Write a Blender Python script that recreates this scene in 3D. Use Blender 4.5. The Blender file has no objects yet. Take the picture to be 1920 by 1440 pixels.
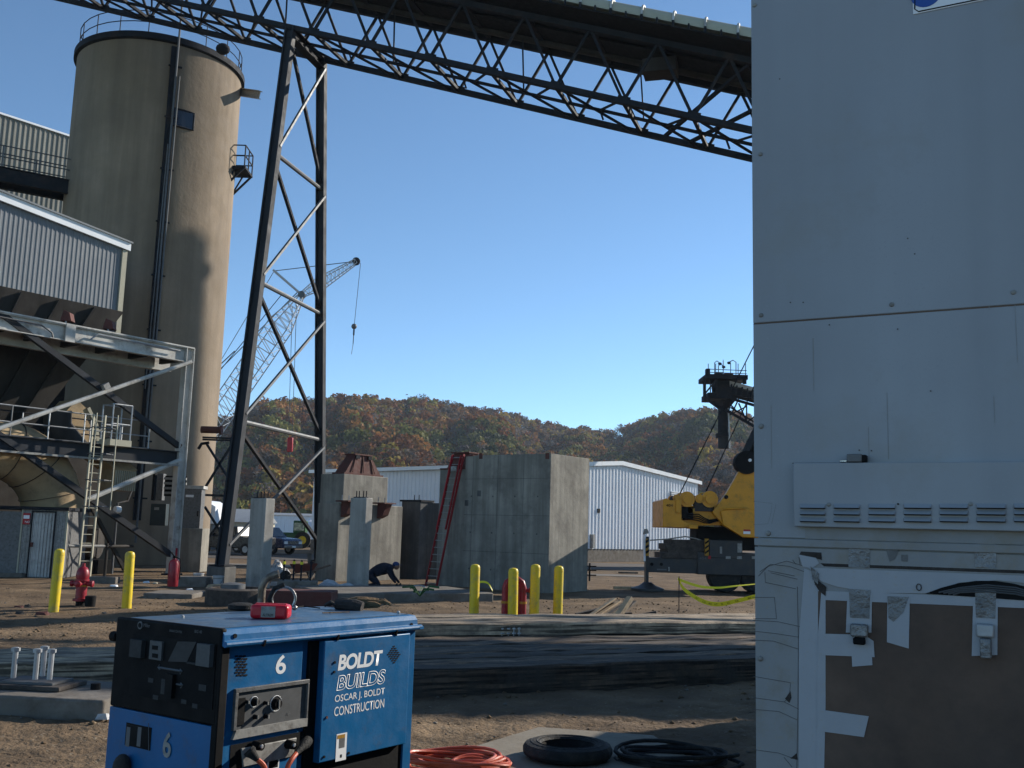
import bpy, bmesh, math, random
import numpy as np
from mathutils import Vector, Matrix
random.seed(7); RNG = np.random.default_rng(7)
SC = bpy.context.scene; COL = SC.collection
R = math.radians
# ------------------------------------------------------------------ camera
F = 1900.0; EYE = 1.9; PT = math.atan(280/1900.0); RL = R(1.65)
cd = bpy.data.cameras.new('camera'); cam = bpy.data.objects.new('camera', cd); COL.objects.link(cam)
cd.sensor_width = 36; cd.lens = 36*F/1920; cd.clip_start = 0.05; cd.clip_end = 9000
cam.location = (0, 0, EYE)
cam.matrix_world = Matrix.Translation((0, 0, EYE)) @ Matrix.Rotation(R(90)+PT, 4, 'X') @ Matrix.Rotation(RL, 4, 'Z')
SC.camera = cam
# ------------------------------------------------------------------ world, sun, exposure
SUN_AZ = (math.cos(R(35)), math.sin(R(35))); SUN_EL = R(25)
w = bpy.data.worlds.new('World'); SC.world = w; w.use_nodes = True
nt = w.node_tree; nt.nodes.clear()
sky = nt.nodes.new('ShaderNodeTexSky'); sky.sky_type = 'NISHITA'; sky.sun_disc = False
sky.sun_elevation = SUN_EL
sky.sun_rotation = math.atan2(SUN_AZ[0], SUN_AZ[1])
sky.altitude = 4000; sky.air_density = 1.0; sky.dust_density = 0.0; sky.ozone_density = 3.0
bg = nt.nodes.new('ShaderNodeBackground'); bg.inputs['Strength'].default_value = 0.135
wo = nt.nodes.new('ShaderNodeOutputWorld')
wb = nt.nodes.new('ShaderNodeMix'); wb.data_type = 'RGBA'; wb.blend_type = 'MULTIPLY'; wb.inputs[0].default_value = 1; wb.inputs[7].default_value = (1.0, 1.1, 1.03, 1)   # camera white balance
nt.links.new(sky.outputs[0], wb.inputs[6]); nt.links.new(wb.outputs[2], bg.inputs[0]); nt.links.new(bg.outputs[0], wo.inputs[0])
sl = bpy.data.lights.new('sun', 'SUN'); sl.energy = 5.0; sl.angle = R(0.55); sl.color = (1, 0.93, 0.82)
so = bpy.data.objects.new('sun', sl); COL.objects.link(so)
sv = Vector((SUN_AZ[0]*math.cos(SUN_EL), SUN_AZ[1]*math.cos(SUN_EL), math.sin(SUN_EL))).normalized()
so.rotation_euler = sv.to_track_quat('Z', 'Y').to_euler()
so.location = (40, 20, 60)
vs = SC.view_settings; vs.view_transform = 'Standard'; vs.look = 'None'; vs.gamma = 1; vs.exposure = 0.47
vs.use_curve_mapping = False

# ------------------------------------------------------------------ geometry helpers
def ray(px, py):
    u = (px-960)/F; v = (720-py)/F
    a = u*math.cos(RL)-v*math.sin(RL); b = u*math.sin(RL)+v*math.cos(RL)
    return Vector((a, math.cos(PT)-b*math.sin(PT), math.sin(PT)+b*math.cos(PT)))
def at(px, py, Y):
    r = ray(px, py); return Vector((0, 0, EYE))+r*(Y/r.y)
def gnd(px, py, z=0.0):
    r = ray(px, py); return Vector((0, 0, EYE))+r*((z-EYE)/r.z)
def zat(px, py, P):                       # height on the vertical line through P seen at that pixel row
    r = ray(px, py); return EYE+r.z/r.y*P[1]
E1 = Vector((0.6, 0.8, 0)); E2 = Vector((-0.8, 0.6, 0)); UP = Vector((0, 0, 1))
def span(P, d, px, py=1000):              # length along d from P (plan) until pixel column px
    r = ray(px, py); k = r.x/r.y
    return (k*P[1]-P[0])/(d[0]-k*d[1])
def frame(o, xd):
    x = Vector((xd[0], xd[1], 0)).normalized(); y = UP.cross(x)
    return Matrix(((x.x, y.x, 0, o[0]), (x.y, y.y, 0, o[1]), (0, 0, 1, o[2] if len(o) > 2 else 0), (0, 0, 0, 1)))

class MB:
    def __init__(s, M=None):
        s.v = []; s.f = []; s.M = M
    def add(s, vs, fs):
        o = len(s.v)
        for p in vs:
            p = Vector(p)
            s.v.append(s.M @ p if s.M else p)
        for f in fs: s.f.append([i+o for i in f])
        return s
    def box(s, x0, x1, y0, y1, z0, z1):
        return s.add([(x0,y0,z0),(x1,y0,z0),(x1,y1,z0),(x0,y1,z0),(x0,y0,z1),(x1,y0,z1),(x1,y1,z1),(x0,y1,z1)],
              [(0,3,2,1),(4,5,6,7),(0,1,5,4),(1,2,6,5),(2,3,7,6),(3,0,4,7)])
    def _ax(s, p, q, up=None):
        d = (q-p).normalized()
        up = Vector(up) if up else UP
        if abs(d.dot(up)) > 0.97: up = Vector((0.31, 0.95, 0)) if abs(d.z) > .9 else UP
        a = d.cross(up).normalized(); b = a.cross(d).normalized()
        return d, a, b
    def bar(s, p, q, w, h=None, up=None):
        p = Vector(p); q = Vector(q); h = h or w
        d, a, b = s._ax(p, q, up); a = a*w/2; b = b*h/2
        return s.add([p-a-b, p+a-b, p+a+b, p-a+b, q-a-b, q+a-b, q+a+b, q-a+b],
              [(0,1,2,3),(4,7,6,5),(0,4,5,1),(1,5,6,2),(2,6,7,3),(3,7,4,0)])
    def ibeam(s, p, q, w, h, t=0.03, up=None):
        p = Vector(p); q = Vector(q); d, a, b = s._ax(p, q, up)
        s.bar(p+b*(h/2-t/2), q+b*(h/2-t/2), w, t, b); s.bar(p-b*(h/2-t/2), q-b*(h/2-t/2), w, t, b)
        return s.bar(p, q, t, h-2*t, b)
    def tube(s, p, q, r, r2=None, n=8):
        p = Vector(p); q = Vector(q); r2 = r if r2 is None else r2
        d, a, b = s._ax(p, q)
        vs = []
        for P, rr in ((p, r), (q, r2)):
            for i in range(n):
                t = 2*math.pi*i/n; vs.append(P+a*math.cos(t)*rr+b*math.sin(t)*rr)
        fs = [(i, (i+1) % n, n+(i+1) % n, n+i) for i in range(n)]
        fs += [tuple(range(n))[::-1], tuple(range(n, 2*n))]
        return s.add(vs, fs)
    def path(s, pts, r, n=6, closed=False):
        pts = [Vector(p) for p in pts]; m = len(pts); vs = []; pa = None
        for i, p in enumerate(pts):
            q0 = pts[i-1] if (i > 0 or closed) else p; q1 = pts[(i+1) % m] if (i < m-1 or closed) else p
            d = (q1-q0).normalized()
            if pa is None:
                a = d.cross(UP)
                if a.length < .1: a = d.cross(Vector((1, 0, 0)))
            else: a = pa - d*pa.dot(d)
            a.normalize(); pa = a; b = a.cross(d)
            rr = r[i] if isinstance(r, (list, tuple)) else r
            for k in range(n):
                t = 2*math.pi*k/n; vs.append(p+a*math.cos(t)*rr+b*math.sin(t)*rr)
        fs = []
        for i in range(m if closed else m-1):
            j = (i+1) % m
            fs += [(i*n+k, i*n+(k+1) % n, j*n+(k+1) % n, j*n+k) for k in range(n)]
        if not closed: fs += [tuple(range(n))[::-1], tuple(range((m-1)*n, m*n))]
        return s.add(vs, fs)
    def prism(s, poly, vec):
        poly = [Vector(p) for p in poly]; vec = Vector(vec); n = len(poly)
        return s.add(poly+[p+vec for p in poly], [tuple(range(n))[::-1], tuple(range(n, 2*n))]+[(i, (i+1) % n, n+(i+1) % n, n+i) for i in range(n)])
    def lathe(s, prof, c=(0, 0, 0), n=20, axis='Z', arc=None):
        c = Vector(c); vs = []; m = len(prof)
        for r_, z in prof:
            for k in range(n):
                t = 2*math.pi*k/n
                p = {'Z': (r_*math.cos(t), r_*math.sin(t), z), 'X': (z, r_*math.cos(t), r_*math.sin(t)), 'Y': (r_*math.sin(t), z, r_*math.cos(t))}[axis]
                vs.append(c+Vector(p))
        fs = []
        for i in range(m-1): fs += [(i*n+k, i*n+(k+1) % n, (i+1)*n+(k+1) % n, (i+1)*n+k) for k in range(n)]
        fs += [tuple(range(n))[::-1], tuple(range((m-1)*n, m*n))]
        return s.add(vs, fs)
    def ell(s, c, rx, ry, rz, n=12, m=8):
        prof = [(max(1e-3, math.sin(math.pi*i/m)), -math.cos(math.pi*i/m)) for i in range(m+1)]
        t = MB().lathe(prof, n=n)
        return s.add([(c[0]+p.x*rx, c[1]+p.y*ry, c[2]+p.z*rz) for p in t.v], t.f)
    def build(s, name, mat, parent=None, bevel=0, smooth=True, kind=None, seg=2):
        root = Vector((0, 0, 0)); p = parent
        while p is not None:
            root += Vector(p.location); p = p.parent
        loc = Vector((0, 0, 0))
        if parent is None and s.v:
            xs = [v.x for v in s.v]; ys = [v.y for v in s.v]
            loc = Vector(((min(xs)+max(xs))/2, (min(ys)+max(ys))/2, min(v.z for v in s.v)))
        off = root+loc
        me = bpy.data.meshes.new(name)
        me.from_pydata([v-off for v in s.v], [], s.f)
        if smooth:
            me.polygons.foreach_set('use_smooth', [True]*len(me.polygons)); me.set_sharp_from_angle(angle=R(32))
        me.materials.append(mat)
        bm = bmesh.new(); bm.from_mesh(me); bmesh.ops.recalc_face_normals(bm, faces=bm.faces); bm.to_mesh(me); bm.free()
        o = bpy.data.objects.new(name, me); COL.objects.link(o); o.location = loc
        if parent is not None: o.parent = parent
        if bevel:
            b = o.modifiers.new('b', 'BEVEL'); b.width = bevel; b.segments = seg; b.limit_method = 'ANGLE'; b.angle_limit = R(40)
        if kind: o['kind'] = kind
        return o
def thing(name, loc, label, cat, group=None):
    o = bpy.data.objects.new(name, None); COL.objects.link(o); o.location = loc; o.empty_display_size = .2
    o['label'] = label; o['category'] = cat
    if group: o['group'] = group
    return o
def tag(o, label, cat, group=None):
    o['label'] = label; o['category'] = cat
    if group: o['group'] = group
    return o
def dup(root, loc, label, rz=0):
    r = root.copy(); COL.objects.link(r); r.location = loc; r['label'] = label; r.rotation_euler = (0, 0, rz)
    def rec(a, b):
        for ch in list(a.children):
            c = ch.copy(); COL.objects.link(c); c.parent = b; rec(ch, c)
    rec(root, r)
    return r
def text(name, s, M, h, mat, parent, wid=None, shear=0, bold=0, outline=0, depth=0.0012, sp=1.0):
    """flat lettering on plane M (x right, y up, z out), h = cap height, wid = total width"""
    cu = bpy.data.curves.new('t', 'FONT'); cu.body = s; cu.shear = shear; cu.offset = bold; cu.space_character = sp
    if outline: cu.fill_mode = 'NONE'; cu.bevel_depth = outline; cu.bevel_resolution = 0
    else: cu.extrude = 0.0
    cu.resolution_u = 4
    ob = bpy.data.objects.new('t', cu); COL.objects.link(ob)
    bpy.context.view_layer.update()
    me = bpy.data.meshes.new_from_object(ob.evaluated_get(bpy.context.evaluated_depsgraph_get()))
    bpy.data.objects.remove(ob); bpy.data.curves.remove(cu)
    co = np.array([v.co[:] for v in me.vertices]); mn = co.min(0); mx = co.max(0)
    sy = h/(mx[1]-mn[1]); sx = (wid/(mx[0]-mn[0])) if wid else sy
    root = Vector((0, 0, 0)); p = parent
    while p is not None: root += Vector(p.location); p = p.parent
    for v in me.vertices:
        q = Vector(((v.co.x-mn[0])*sx, (v.co.y-mn[1])*sy, depth+(v.co.z*sx*.05 if outline else 0)))
        v.co = (M @ q)-root
    me.name = name; me.materials.clear(); me.materials.append(mat)
    o = bpy.data.objects.new(name, me); COL.objects.link(o); o.parent = parent
    return o
def planeM(o, xd, yd):
    x = Vector(xd).normalized(); y = Vector(yd).normalized(); z = x.cross(y)
    return Matrix(((x.x, y.x, z.x, o[0]), (x.y, y.y, z.y, o[1]), (x.z, y.z, z.z, o[2]), (0, 0, 0, 1)))

# ------------------------------------------------------------------ materials
def mat(name, col, rough=0.75, metal=0.0, var=0.2, scale=2.0, bump=0.15, bscale=25, streak=0, dirt=None, dscale=1.5, dthr=0.55, dsoft=.12, spec=0.4, speck=None, spk=60, bdist=.02, kf=.62, grain=0, gang=0):
    col = tuple(c*kf for c in col); dirt = tuple(c*kf for c in dirt) if dirt else None; speck = tuple(c*kf for c in speck) if speck else None
    m = bpy.data.materials.new(name); m.use_nodes = True; t = m.node_tree; N = t.nodes; L = t.links
    b = N['Principled BSDF']; b.inputs['Roughness'].default_value = rough; b.inputs['Metallic'].default_value = metal
    b.inputs['Specular IOR Level'].default_value = spec
    g = N.new('ShaderNodeNewGeometry')
    def noise(sc, zs=1.0, det=5, ro=.6):
        mp = N.new('ShaderNodeMapping'); mp.inputs['Scale'].default_value = (sc, sc, sc*zs)
        L.new(g.outputs['Position'], mp.inputs[0])
        n = N.new('ShaderNodeTexNoise'); n.inputs['Scale'].default_value = 1; n.inputs['Detail'].default_value = det; n.inputs['Roughness'].default_value = ro
        L.new(mp.outputs[0], n.inputs['Vector']); return n.outputs['Fac']
    def ramp(f, a, c, ca, cb):
        r = N.new('ShaderNodeValToRGB'); r.color_ramp.elements[0].position = a; r.color_ramp.elements[1].position = c
        r.color_ramp.elements[0].color = ca; r.color_ramp.elements[1].color = cb; L.new(f, r.inputs[0]); return r.outputs[0]
    def mix(f, A, B, mode='MIX'):
        x = N.new('ShaderNodeMix'); x.data_type = 'RGBA'; x.blend_type = mode
        if isinstance(f, float): x.inputs[0].default_value = f
        else: L.new(f, x.inputs[0])
        for i, s_ in ((6, A), (7, B)):
            if isinstance(s_, tuple): x.inputs[i].default_value = s_
            else: L.new(s_, x.inputs[i])
        return x.outputs[2]
    c4 = lambda c, k=1: (min(1, c[0]*k), min(1, c[1]*k), min(1, c[2]*k), 1)
    c = ramp(noise(scale), .3, .7, c4(col, 1-var), c4(col, 1+var))
    if grain:
        g0 = N.new('ShaderNodeMapping'); g0.inputs['Rotation'].default_value = (0, 0, -gang); L.new(g.outputs['Position'], g0.inputs[0])
        gp = N.new('ShaderNodeMapping'); gp.inputs['Scale'].default_value = (grain*.03, grain, grain)
        L.new(g0.outputs[0], gp.inputs[0]); gn = N.new('ShaderNodeTexNoise'); gn.inputs['Scale'].default_value = 1; gn.inputs['Detail'].default_value = 5; L.new(gp.outputs[0], gn.inputs['Vector'])
        c = mix(1.0, c, ramp(gn.outputs['Fac'], .44, .57, (.22,)*3+(1,), (1.45,)*3+(1,)), 'MULTIPLY')
    if streak:
        s_ = ramp(noise(streak, 0.06, 4), .35, .65, (1-var*1.6,)*3+(1,), (1.1, 1.1, 1.1, 1)); c = mix(1.0, c, s_, 'MULTIPLY')
    if speck: c = mix(ramp(noise(spk, 1, 2), .62, .68, (0, 0, 0, 1), (1, 1, 1, 1)), c, c4(speck))
    if dirt: c = mix(ramp(noise(dscale, 1, 7, .7), dthr-dsoft, dthr+dsoft, (0, 0, 0, 1), (1, 1, 1, 1)), c, c4(dirt))
    L.new(c, b.inputs['Base Color'])
    rr = ramp(noise(scale*3), .3, .7, (max(0, rough-.1),)*3+(1,), (min(1, rough+.1),)*3+(1,)); L.new(rr, b.inputs['Roughness'])
    if bump:
        bp = N.new('ShaderNodeBump'); bp.inputs['Strength'].default_value = bump; bp.inputs['Distance'].default_value = bdist
        L.new(noise(bscale), bp.inputs['Height']); L.new(bp.outputs[0], b.inputs['Normal'])
    return m
M_ = {}
def D(name, *a, **k): M_[name] = mat(name, *a, **k); return M_[name]
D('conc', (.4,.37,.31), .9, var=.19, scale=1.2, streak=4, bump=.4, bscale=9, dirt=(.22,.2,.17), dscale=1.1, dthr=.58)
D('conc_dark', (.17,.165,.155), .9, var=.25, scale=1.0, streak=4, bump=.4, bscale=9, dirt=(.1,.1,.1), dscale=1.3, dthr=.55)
D('conc_new', (.5,.47,.42), .9, var=.1, scale=1.5, streak=6, bump=.3, bscale=12, dirt=(.3,.28,.25), dscale=2, dthr=.63)
D('slab', (.25,.22,.185), .9, var=.2, scale=2, bump=.5, bscale=14, dirt=(.16,.13,.1), dscale=3, dthr=.55)
D('silo', (.37,.285,.2), .92, var=.16, scale=.35, streak=1.4, bump=.3, bscale=4, dirt=(.26,.205,.145), dscale=.25, dthr=.6, dsoft=.2, bdist=.05)
D('steel', (.02,.024,.032), .75, spec=.15, var=.3, scale=1.5, bump=.1, dirt=(.06,.045,.04), dscale=1.2, dthr=.62)
D('steel_b', (.16,.17,.18), .55, .1, var=.25, scale=1.5, bump=.1, dirt=(.1,.07,.05), dscale=1.5, dthr=.6)
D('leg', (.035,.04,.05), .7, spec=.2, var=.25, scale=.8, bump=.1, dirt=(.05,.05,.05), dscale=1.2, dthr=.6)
D('galv', (.42,.43,.44), .5, .5, var=.2, scale=5, bump=.1, kf=0.85)
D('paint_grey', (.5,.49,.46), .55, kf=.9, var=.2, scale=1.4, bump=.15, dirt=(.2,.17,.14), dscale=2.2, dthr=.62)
D('side_blue', (.2,.215,.235), .6, .05, var=.08, scale=1, bump=.05, dirt=(.25,.26,.27), dscale=.6, dthr=.6, kf=0.85)
D('side_tan', (.34,.33,.28), .6, .1, var=.14, scale=.6, streak=1.5, bump=.05)
D('side_white', (.78,.8,.84), .5, var=.05, scale=.5, bump=.03, kf=0.95)
D('side_grey', (.3,.3,.3), .6, var=.1, scale=.5, bump=.03)
D('trim', (.82,.84,.86), .5, var=.06, kf=0.95)
D('roof', (.3,.32,.34), .6, var=.1)
D('cream', (.6,.56,.42), .7, var=.08)
D('duct', (.42,.3,.17), .85, kf=.95, var=.2, scale=1.2, bump=.2, dirt=(.2,.15,.09), dscale=1.2, dthr=.56)  # albedo raised in place of the sunlight that the deck blocks
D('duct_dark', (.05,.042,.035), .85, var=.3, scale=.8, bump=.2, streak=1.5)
D('rust', (.18,.055,.042), .8, var=.25, scale=3, bump=.2, dirt=(.1,.04,.03), dscale=3)
D('black', (.01,.01,.011), .75, spec=.15, var=.2, bump=.1)
D('rubber', (.018,.018,.018), .8, var=.3, scale=6, bump=.5, bscale=60, dirt=(.07,.055,.04), dscale=6, dthr=.62)
D('yellow', (.82,.58,.01), .45, var=.06, scale=3, bump=.05, dirt=(.36,.3,.12), dscale=5, dthr=.62, kf=0.8)
D('cyellow', (.78,.33,.012), .45, var=.12, scale=2, bump=.05, dirt=(.3,.16,.03), dscale=3, dthr=.64, kf=0.8)
D('red', (.42,.012,.03), .4, var=.15, scale=5, bump=.1, dirt=(.15,.02,.02), dscale=8, dthr=.62, kf=.6)
D('redbox', (.6,.015,.03), .35, var=.05, scale=5, bump=.03, kf=0.8)
D('redlad', (.5,.03,.035), .5, var=.1, kf=.5)
D('blue', (.01,.17,.42), .42, var=.1, scale=3, bump=.06, bscale=40, dirt=(.09,.13,.2), dscale=5, dthr=.66, spec=.35)
D('bluetop', (.06,.15,.27), .38, var=.2, scale=5, bump=.08, bscale=60, dirt=(.16,.18,.19), dscale=6, dthr=.58, spec=.5)
D('panel', (.01,.01,.011), .7, spec=.12, var=.3, scale=8, bump=.05, dirt=(.03,.027,.025), dscale=6, dthr=.6)
D('greypl', (.2,.2,.2), .5, var=.15, scale=9, dirt=(.1,.09,.08), dscale=12, dthr=.6)
D('ltgrey', (.42,.41,.38), .55, var=.15, scale=9, dirt=(.18,.16,.14), dscale=14, dthr=.6)
D('white', (.82,.82,.82), .5, var=.03, bump=0, kf=0.95)
D('letter', (.8,.8,.8), .5, var=.03, bump=0, kf=0.95)
D('greylet', (.16,.17,.18), .5, var=.03, bump=0)
D('logoblue', (.03,.12,.5), .5, var=.03, bump=0)
D('van', (.44,.46,.49), .5, var=.05, scale=1.3, streak=3, bump=.25, bscale=5, speck=(.45,.47,.5), spk=210, dirt=(.42,.41,.38), dscale=2.2, dthr=.64, bdist=.012)
D('vandirty', (.38,.385,.39), .55, var=.08, scale=4, bump=.12, bscale=60, speck=(.4,.38,.35), spk=90, dirt=(.33,.29,.23), dscale=7, dthr=.62, bdist=.004)
D('seam', (.2,.13,.09), .7, var=.2, bump=0)
D('scratch', (.14,.13,.13), .7, var=.2, bump=0)
D('tapew', (.49,.51,.55), .5, var=.04, scale=9, speck=(.5,.5,.5), spk=120, bump=.05, bscale=80)
D('foil', (.3,.3,.3), .45, .6, var=.3, scale=14, bump=.5, bscale=40)
D('card', (.19,.125,.09), .85, var=.3, scale=1.8, bump=.3, bscale=30, dirt=(.06,.045,.04), dscale=2.2, dthr=.55, dsoft=.2, bdist=.005)
D('wood', (.27,.22,.17), .9, var=.3, scale=5, bump=.6, bscale=20, dirt=(.1,.085,.07), dscale=4, dthr=.52)
D('wood_dark', (.11,.09,.075), .9, var=.35, scale=6, bump=.6, bscale=20, dirt=(.05,.04,.035), dscale=5, dthr=.54)
D('wood_new', (.55,.4,.24), .8, var=.15, scale=6, bump=.3, dirt=(.3,.2,.12), dscale=8, dthr=.6, kf=0.85)
D('ply', (.33,.285,.215), .85, var=.12, scale=3, bump=.2, dirt=(.26,.21,.15), dscale=4, dthr=.55)
D('plastic', (.6,.6,.6), .35, var=.15, scale=4, bump=.4, bscale=8)
D('orange', (.6,.1,.04), .45, var=.15, scale=8, bump=.1, kf=0.8)
D('leather', (.25,.15,.07), .85, var=.35, scale=18, bump=.5, bscale=50)
D('leather_dark', (.06,.05,.045), .85, var=.35, scale=18, bump=.5, bscale=50)
D('chrome', (.5,.48,.45), .3, .9, var=.3, scale=10)
D('exh', (.3,.25,.2), .5, .6, var=.4, scale=14, dirt=(.15,.09,.05), dscale=12)
D('navy', (.015,.02,.04), .9, var=.3, scale=6, bump=.4, bscale=15)
D('denim', (.06,.065,.075), .9, var=.3, scale=6, bump=.4, bscale=15)
D('bcap', (.03,.07,.2), .8, var=.1)
D('skin', (.35,.18,.12), .6, var=.1)
D('carblue', (.012,.035,.12), .25, var=.05, bump=0, spec=.6)
D('cardark', (.03,.03,.032), .3, var=.05, bump=0, spec=.6)
D('glass', (.03,.035,.04), .1, var=.05, bump=0, spec=.8)
D('green', (.02,.12,.03), .5, var=.1)
D('tape', (.85,.74,.02), .5, var=.05, bump=0, kf=0.8)
D('asphalt', (.1,.09,.08), .9, var=.25, scale=.5, bump=.3, dirt=(.16,.12,.09), dscale=.3, dthr=.5)
D('crane', (.62,.64,.66), .5, var=.1)
D('bluepane', (.03,.05,.09), .4, var=.1, bump=0)
D('redpaint', (.6,.02,.03), .5, var=.05)
D('amber', (.6,.3,.02), .5)

# ------------------------------------------------------------------ ground
def fbm(x, y, seed, octs, base):
    r = np.random.default_rng(seed); z = np.zeros_like(x); a = 1.0; f = base
    for _ in range(octs):
        for _k in range(4):
            th = r.uniform(0, 2*np.pi); ph = r.uniform(0, 2*np.pi)
            z += a*np.sin((x*np.cos(th)+y*np.sin(th))*f+ph+1.7*np.sin((x*np.sin(th)-y*np.cos(th))*f*.63+ph*2))/4
        a *= .55; f *= 1.93
    return z
def gz(x, y):
    x = np.asarray(x, float); y = np.asarray(y, float)
    fade = np.clip((70-y)/40, 0, 1)
    z = fade*(.026*fbm(x, y, 3, 3, .7)+.02*fbm(x, y, 5, 4, 3.1)+.016*fbm(x, y, 9, 3, 11.0)*np.clip((26-y)/8, 0, 1))
    z += .011*fbm(x, y, 31, 2, 23.0)*np.clip((14-y)/3, 0, 1)-.022*np.clip(fbm(x, y, 37, 2, 9.0)-.35, 0, 1)*np.clip((15-y)/3, 0, 1)
    k = np.exp(-((y-21.0-.02*x)/.9)**2)+np.exp(-((y-19.3-.02*x)/.8)**2)      # wheel ruts
    z -= .05*k
    return z-.01
def grid_mesh(name, xs, ys, zf, m, kind='structure'):
    X, Y = np.meshgrid(xs, ys); Z = zf(X, Y)
    co = np.stack([X, Y, Z], -1).reshape(-1, 3); nx = len(xs); ny = len(ys)
    i = np.arange((ny-1)*(nx-1)); a = (i//(nx-1))*nx+i % (nx-1)
    q = np.stack([a, a+1, a+nx+1, a+nx], -1)
    me = bpy.data.meshes.new(name); me.vertices.add(len(co)); me.vertices.foreach_set('co', co.ravel())
    me.loops.add(q.size); me.loops.foreach_set('vertex_index', q.ravel().astype(np.int32))
    me.polygons.add(len(q)); me.polygons.foreach_set('loop_start', np.arange(0, q.size, 4, dtype=np.int32))
    me.polygons.foreach_set('use_smooth', np.ones(len(q), bool))
    me.update(calc_edges=True); me.materials.append(m)
    o = bpy.data.objects.new(name, me); COL.objects.link(o); o['kind'] = kind
    return o
gm = mat('dirt', (.29,.2,.12), .95, var=.42, scale=.9, bump=.9, bscale=13, dirt=(.16,.11,.07), dscale=.55, dthr=.52, dsoft=.14, speck=(.46,.37,.26), spk=24, spec=.15, bdist=.05)
xs = np.concatenate([-np.geomspace(2500, 16, 34), np.linspace(-15.9, 15.9, 380), np.geomspace(16, 2500, 34)])
ys = np.concatenate([np.linspace(-60, 4.4, 8), np.linspace(4.6, 26, 420), np.linspace(26.1, 60, 150), np.geomspace(61, 3500, 40)])
grid_mesh('ground', xs, ys, gz, gm)
# paved yard road
MB(frame((0, 66, 0), (1, -.03))).box(-75, 75, -7, 7, -.2, .012).build('road', M_['asphalt'], kind='structure')
MB(frame((-25, 50.5, 0), (1, .0))).box(-25, 32, -1.2, 1.2, -.2, .016).build('pavement', M_['slab'], kind='structure')

# clods and stones lying about: nobody could count them
def scatter(name, n, xr, yr, smin, smax, m, dens=None, seed=1):
    r = np.random.default_rng(seed); x = r.uniform(*xr, n); y = r.uniform(*yr, n)
    base = np.array([(1,0,0),(0,1,0),(-1,0,0),(0,-1,0),(0,0,.8),(0,0,-.6)], float)
    tri = np.array([(0,1,4),(1,2,4),(2,3,4),(3,0,4),(1,0,5),(2,1,5),(3,2,5),(0,3,5)])
    s = smin*(smax/smin)**(r.random(n)**2.2); ang = r.uniform(0, 6.28, n)
    b = base[None]*(1+r.uniform(-.35, .35, (n, 6, 3)))*s[:, None, None]
    c, q = np.cos(ang)[:, None], np.sin(ang)[:, None]
    V = np.stack([b[..., 0]*c-b[..., 1]*q+x[:, None], b[..., 0]*q+b[..., 1]*c+y[:, None], b[..., 2]*.8+(gz(x, y)+s*.25)[:, None]], -1).reshape(-1, 3)
    T = (tri[None]+(np.arange(n)*6)[:, None, None]).reshape(-1, 3)
    me = bpy.data.meshes.new(name); me.from_pydata(V.tolist(), [], T.tolist()); me.materials.append(m)
    me.polygons.foreach_set('use_smooth', [True]*len(me.polygons))
    o = bpy.data.objects.new(name, me); COL.objects.link(o); o['kind'] = 'stuff'
    tag(o, {'dirt_clods': 'loose dirt clods scattered over the churned brown yard ground', 'gravel': 'small grey stones scattered over the dirt yard'}[name], {'dirt_clods': 'dirt', 'gravel': 'gravel'}[name])
scatter('dirt_clods', 7000, (-9, 9), (5, 32), .006, .045, gm, seed=2)
scatter('gravel', 3500, (-14, 14), (6, 45), .006, .035, M_['slab'], seed=4)

# ------------------------------------------------------------------ wooded bluffs
RP = [(-900,800),(-300,790),(200,812),(380,795),(440,776),(500,755),(560,748),(620,742),(690,748),(740,750),(790,746),(850,758),(930,770),(1000,787),(1060,801),(1110,808),(1160,802),(1210,785),(1270,771),(1330,768),(1390,775),(1450,790),(1600,812),(2000,830),(2600,850)]
_u = []; _e = []
for px, py in RP:
    r = ray(px, py); _u.append(r.x/r.y); _e.append(r.z/r.y)
def ridgeD(u): return 560+60*np.sin(u*9+1)+110*np.exp(-((u-.085)/.05)**2)
def hill_z(x, y):
    y_ = np.maximum(y, 1); u = x/y_
    e = np.interp(u, _u, _e); D = ridgeD(u); top = EYE+e*D-6.5
    d0 = 265+25*np.sin(u*14)
    s = (y-d0)/(D-d0)
    prof = np.where(s < 1, np.clip(s, 0, 1)**1.12, 1-np.clip((s-1)*.35, 0, .6))
    g = (7*np.sin(u*55+y*.006)+5*np.sin(u*91+2-y*.011)+3*np.sin(x*.05+y*.043))*np.clip(s, 0, 1)*np.clip((1-s)*3, 0, 1)
    return np.where(s > 0, top*prof+g, -3)
hm = mat('forest_floor', (.09,.065,.045), .95, var=.3, scale=.05, bump=0)
us = np.linspace(-.62, .6, 150); dsn = np.concatenate([np.linspace(235, 720, 90), np.linspace(740, 1300, 10)])
U, Dd = np.meshgrid(us, dsn)
def hill_mesh():
    X = U*Dd; Y = Dd; Z = hill_z(X, Y)
    co = np.stack([X, Y, Z], -1).reshape(-1, 3); nx = len(us); ny = len(dsn)
    f = [(j*nx+i, j*nx+i+1, (j+1)*nx+i+1, (j+1)*nx+i) for j in range(ny-1) for i in range(nx-1)]
    me = bpy.data.meshes.new('hills'); me.from_pydata(co.tolist(), [], f); me.materials.append(hm)
    o = bpy.data.objects.new('hills', me); COL.objects.link(o); o['kind'] = 'structure'
hill_mesh()
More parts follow.
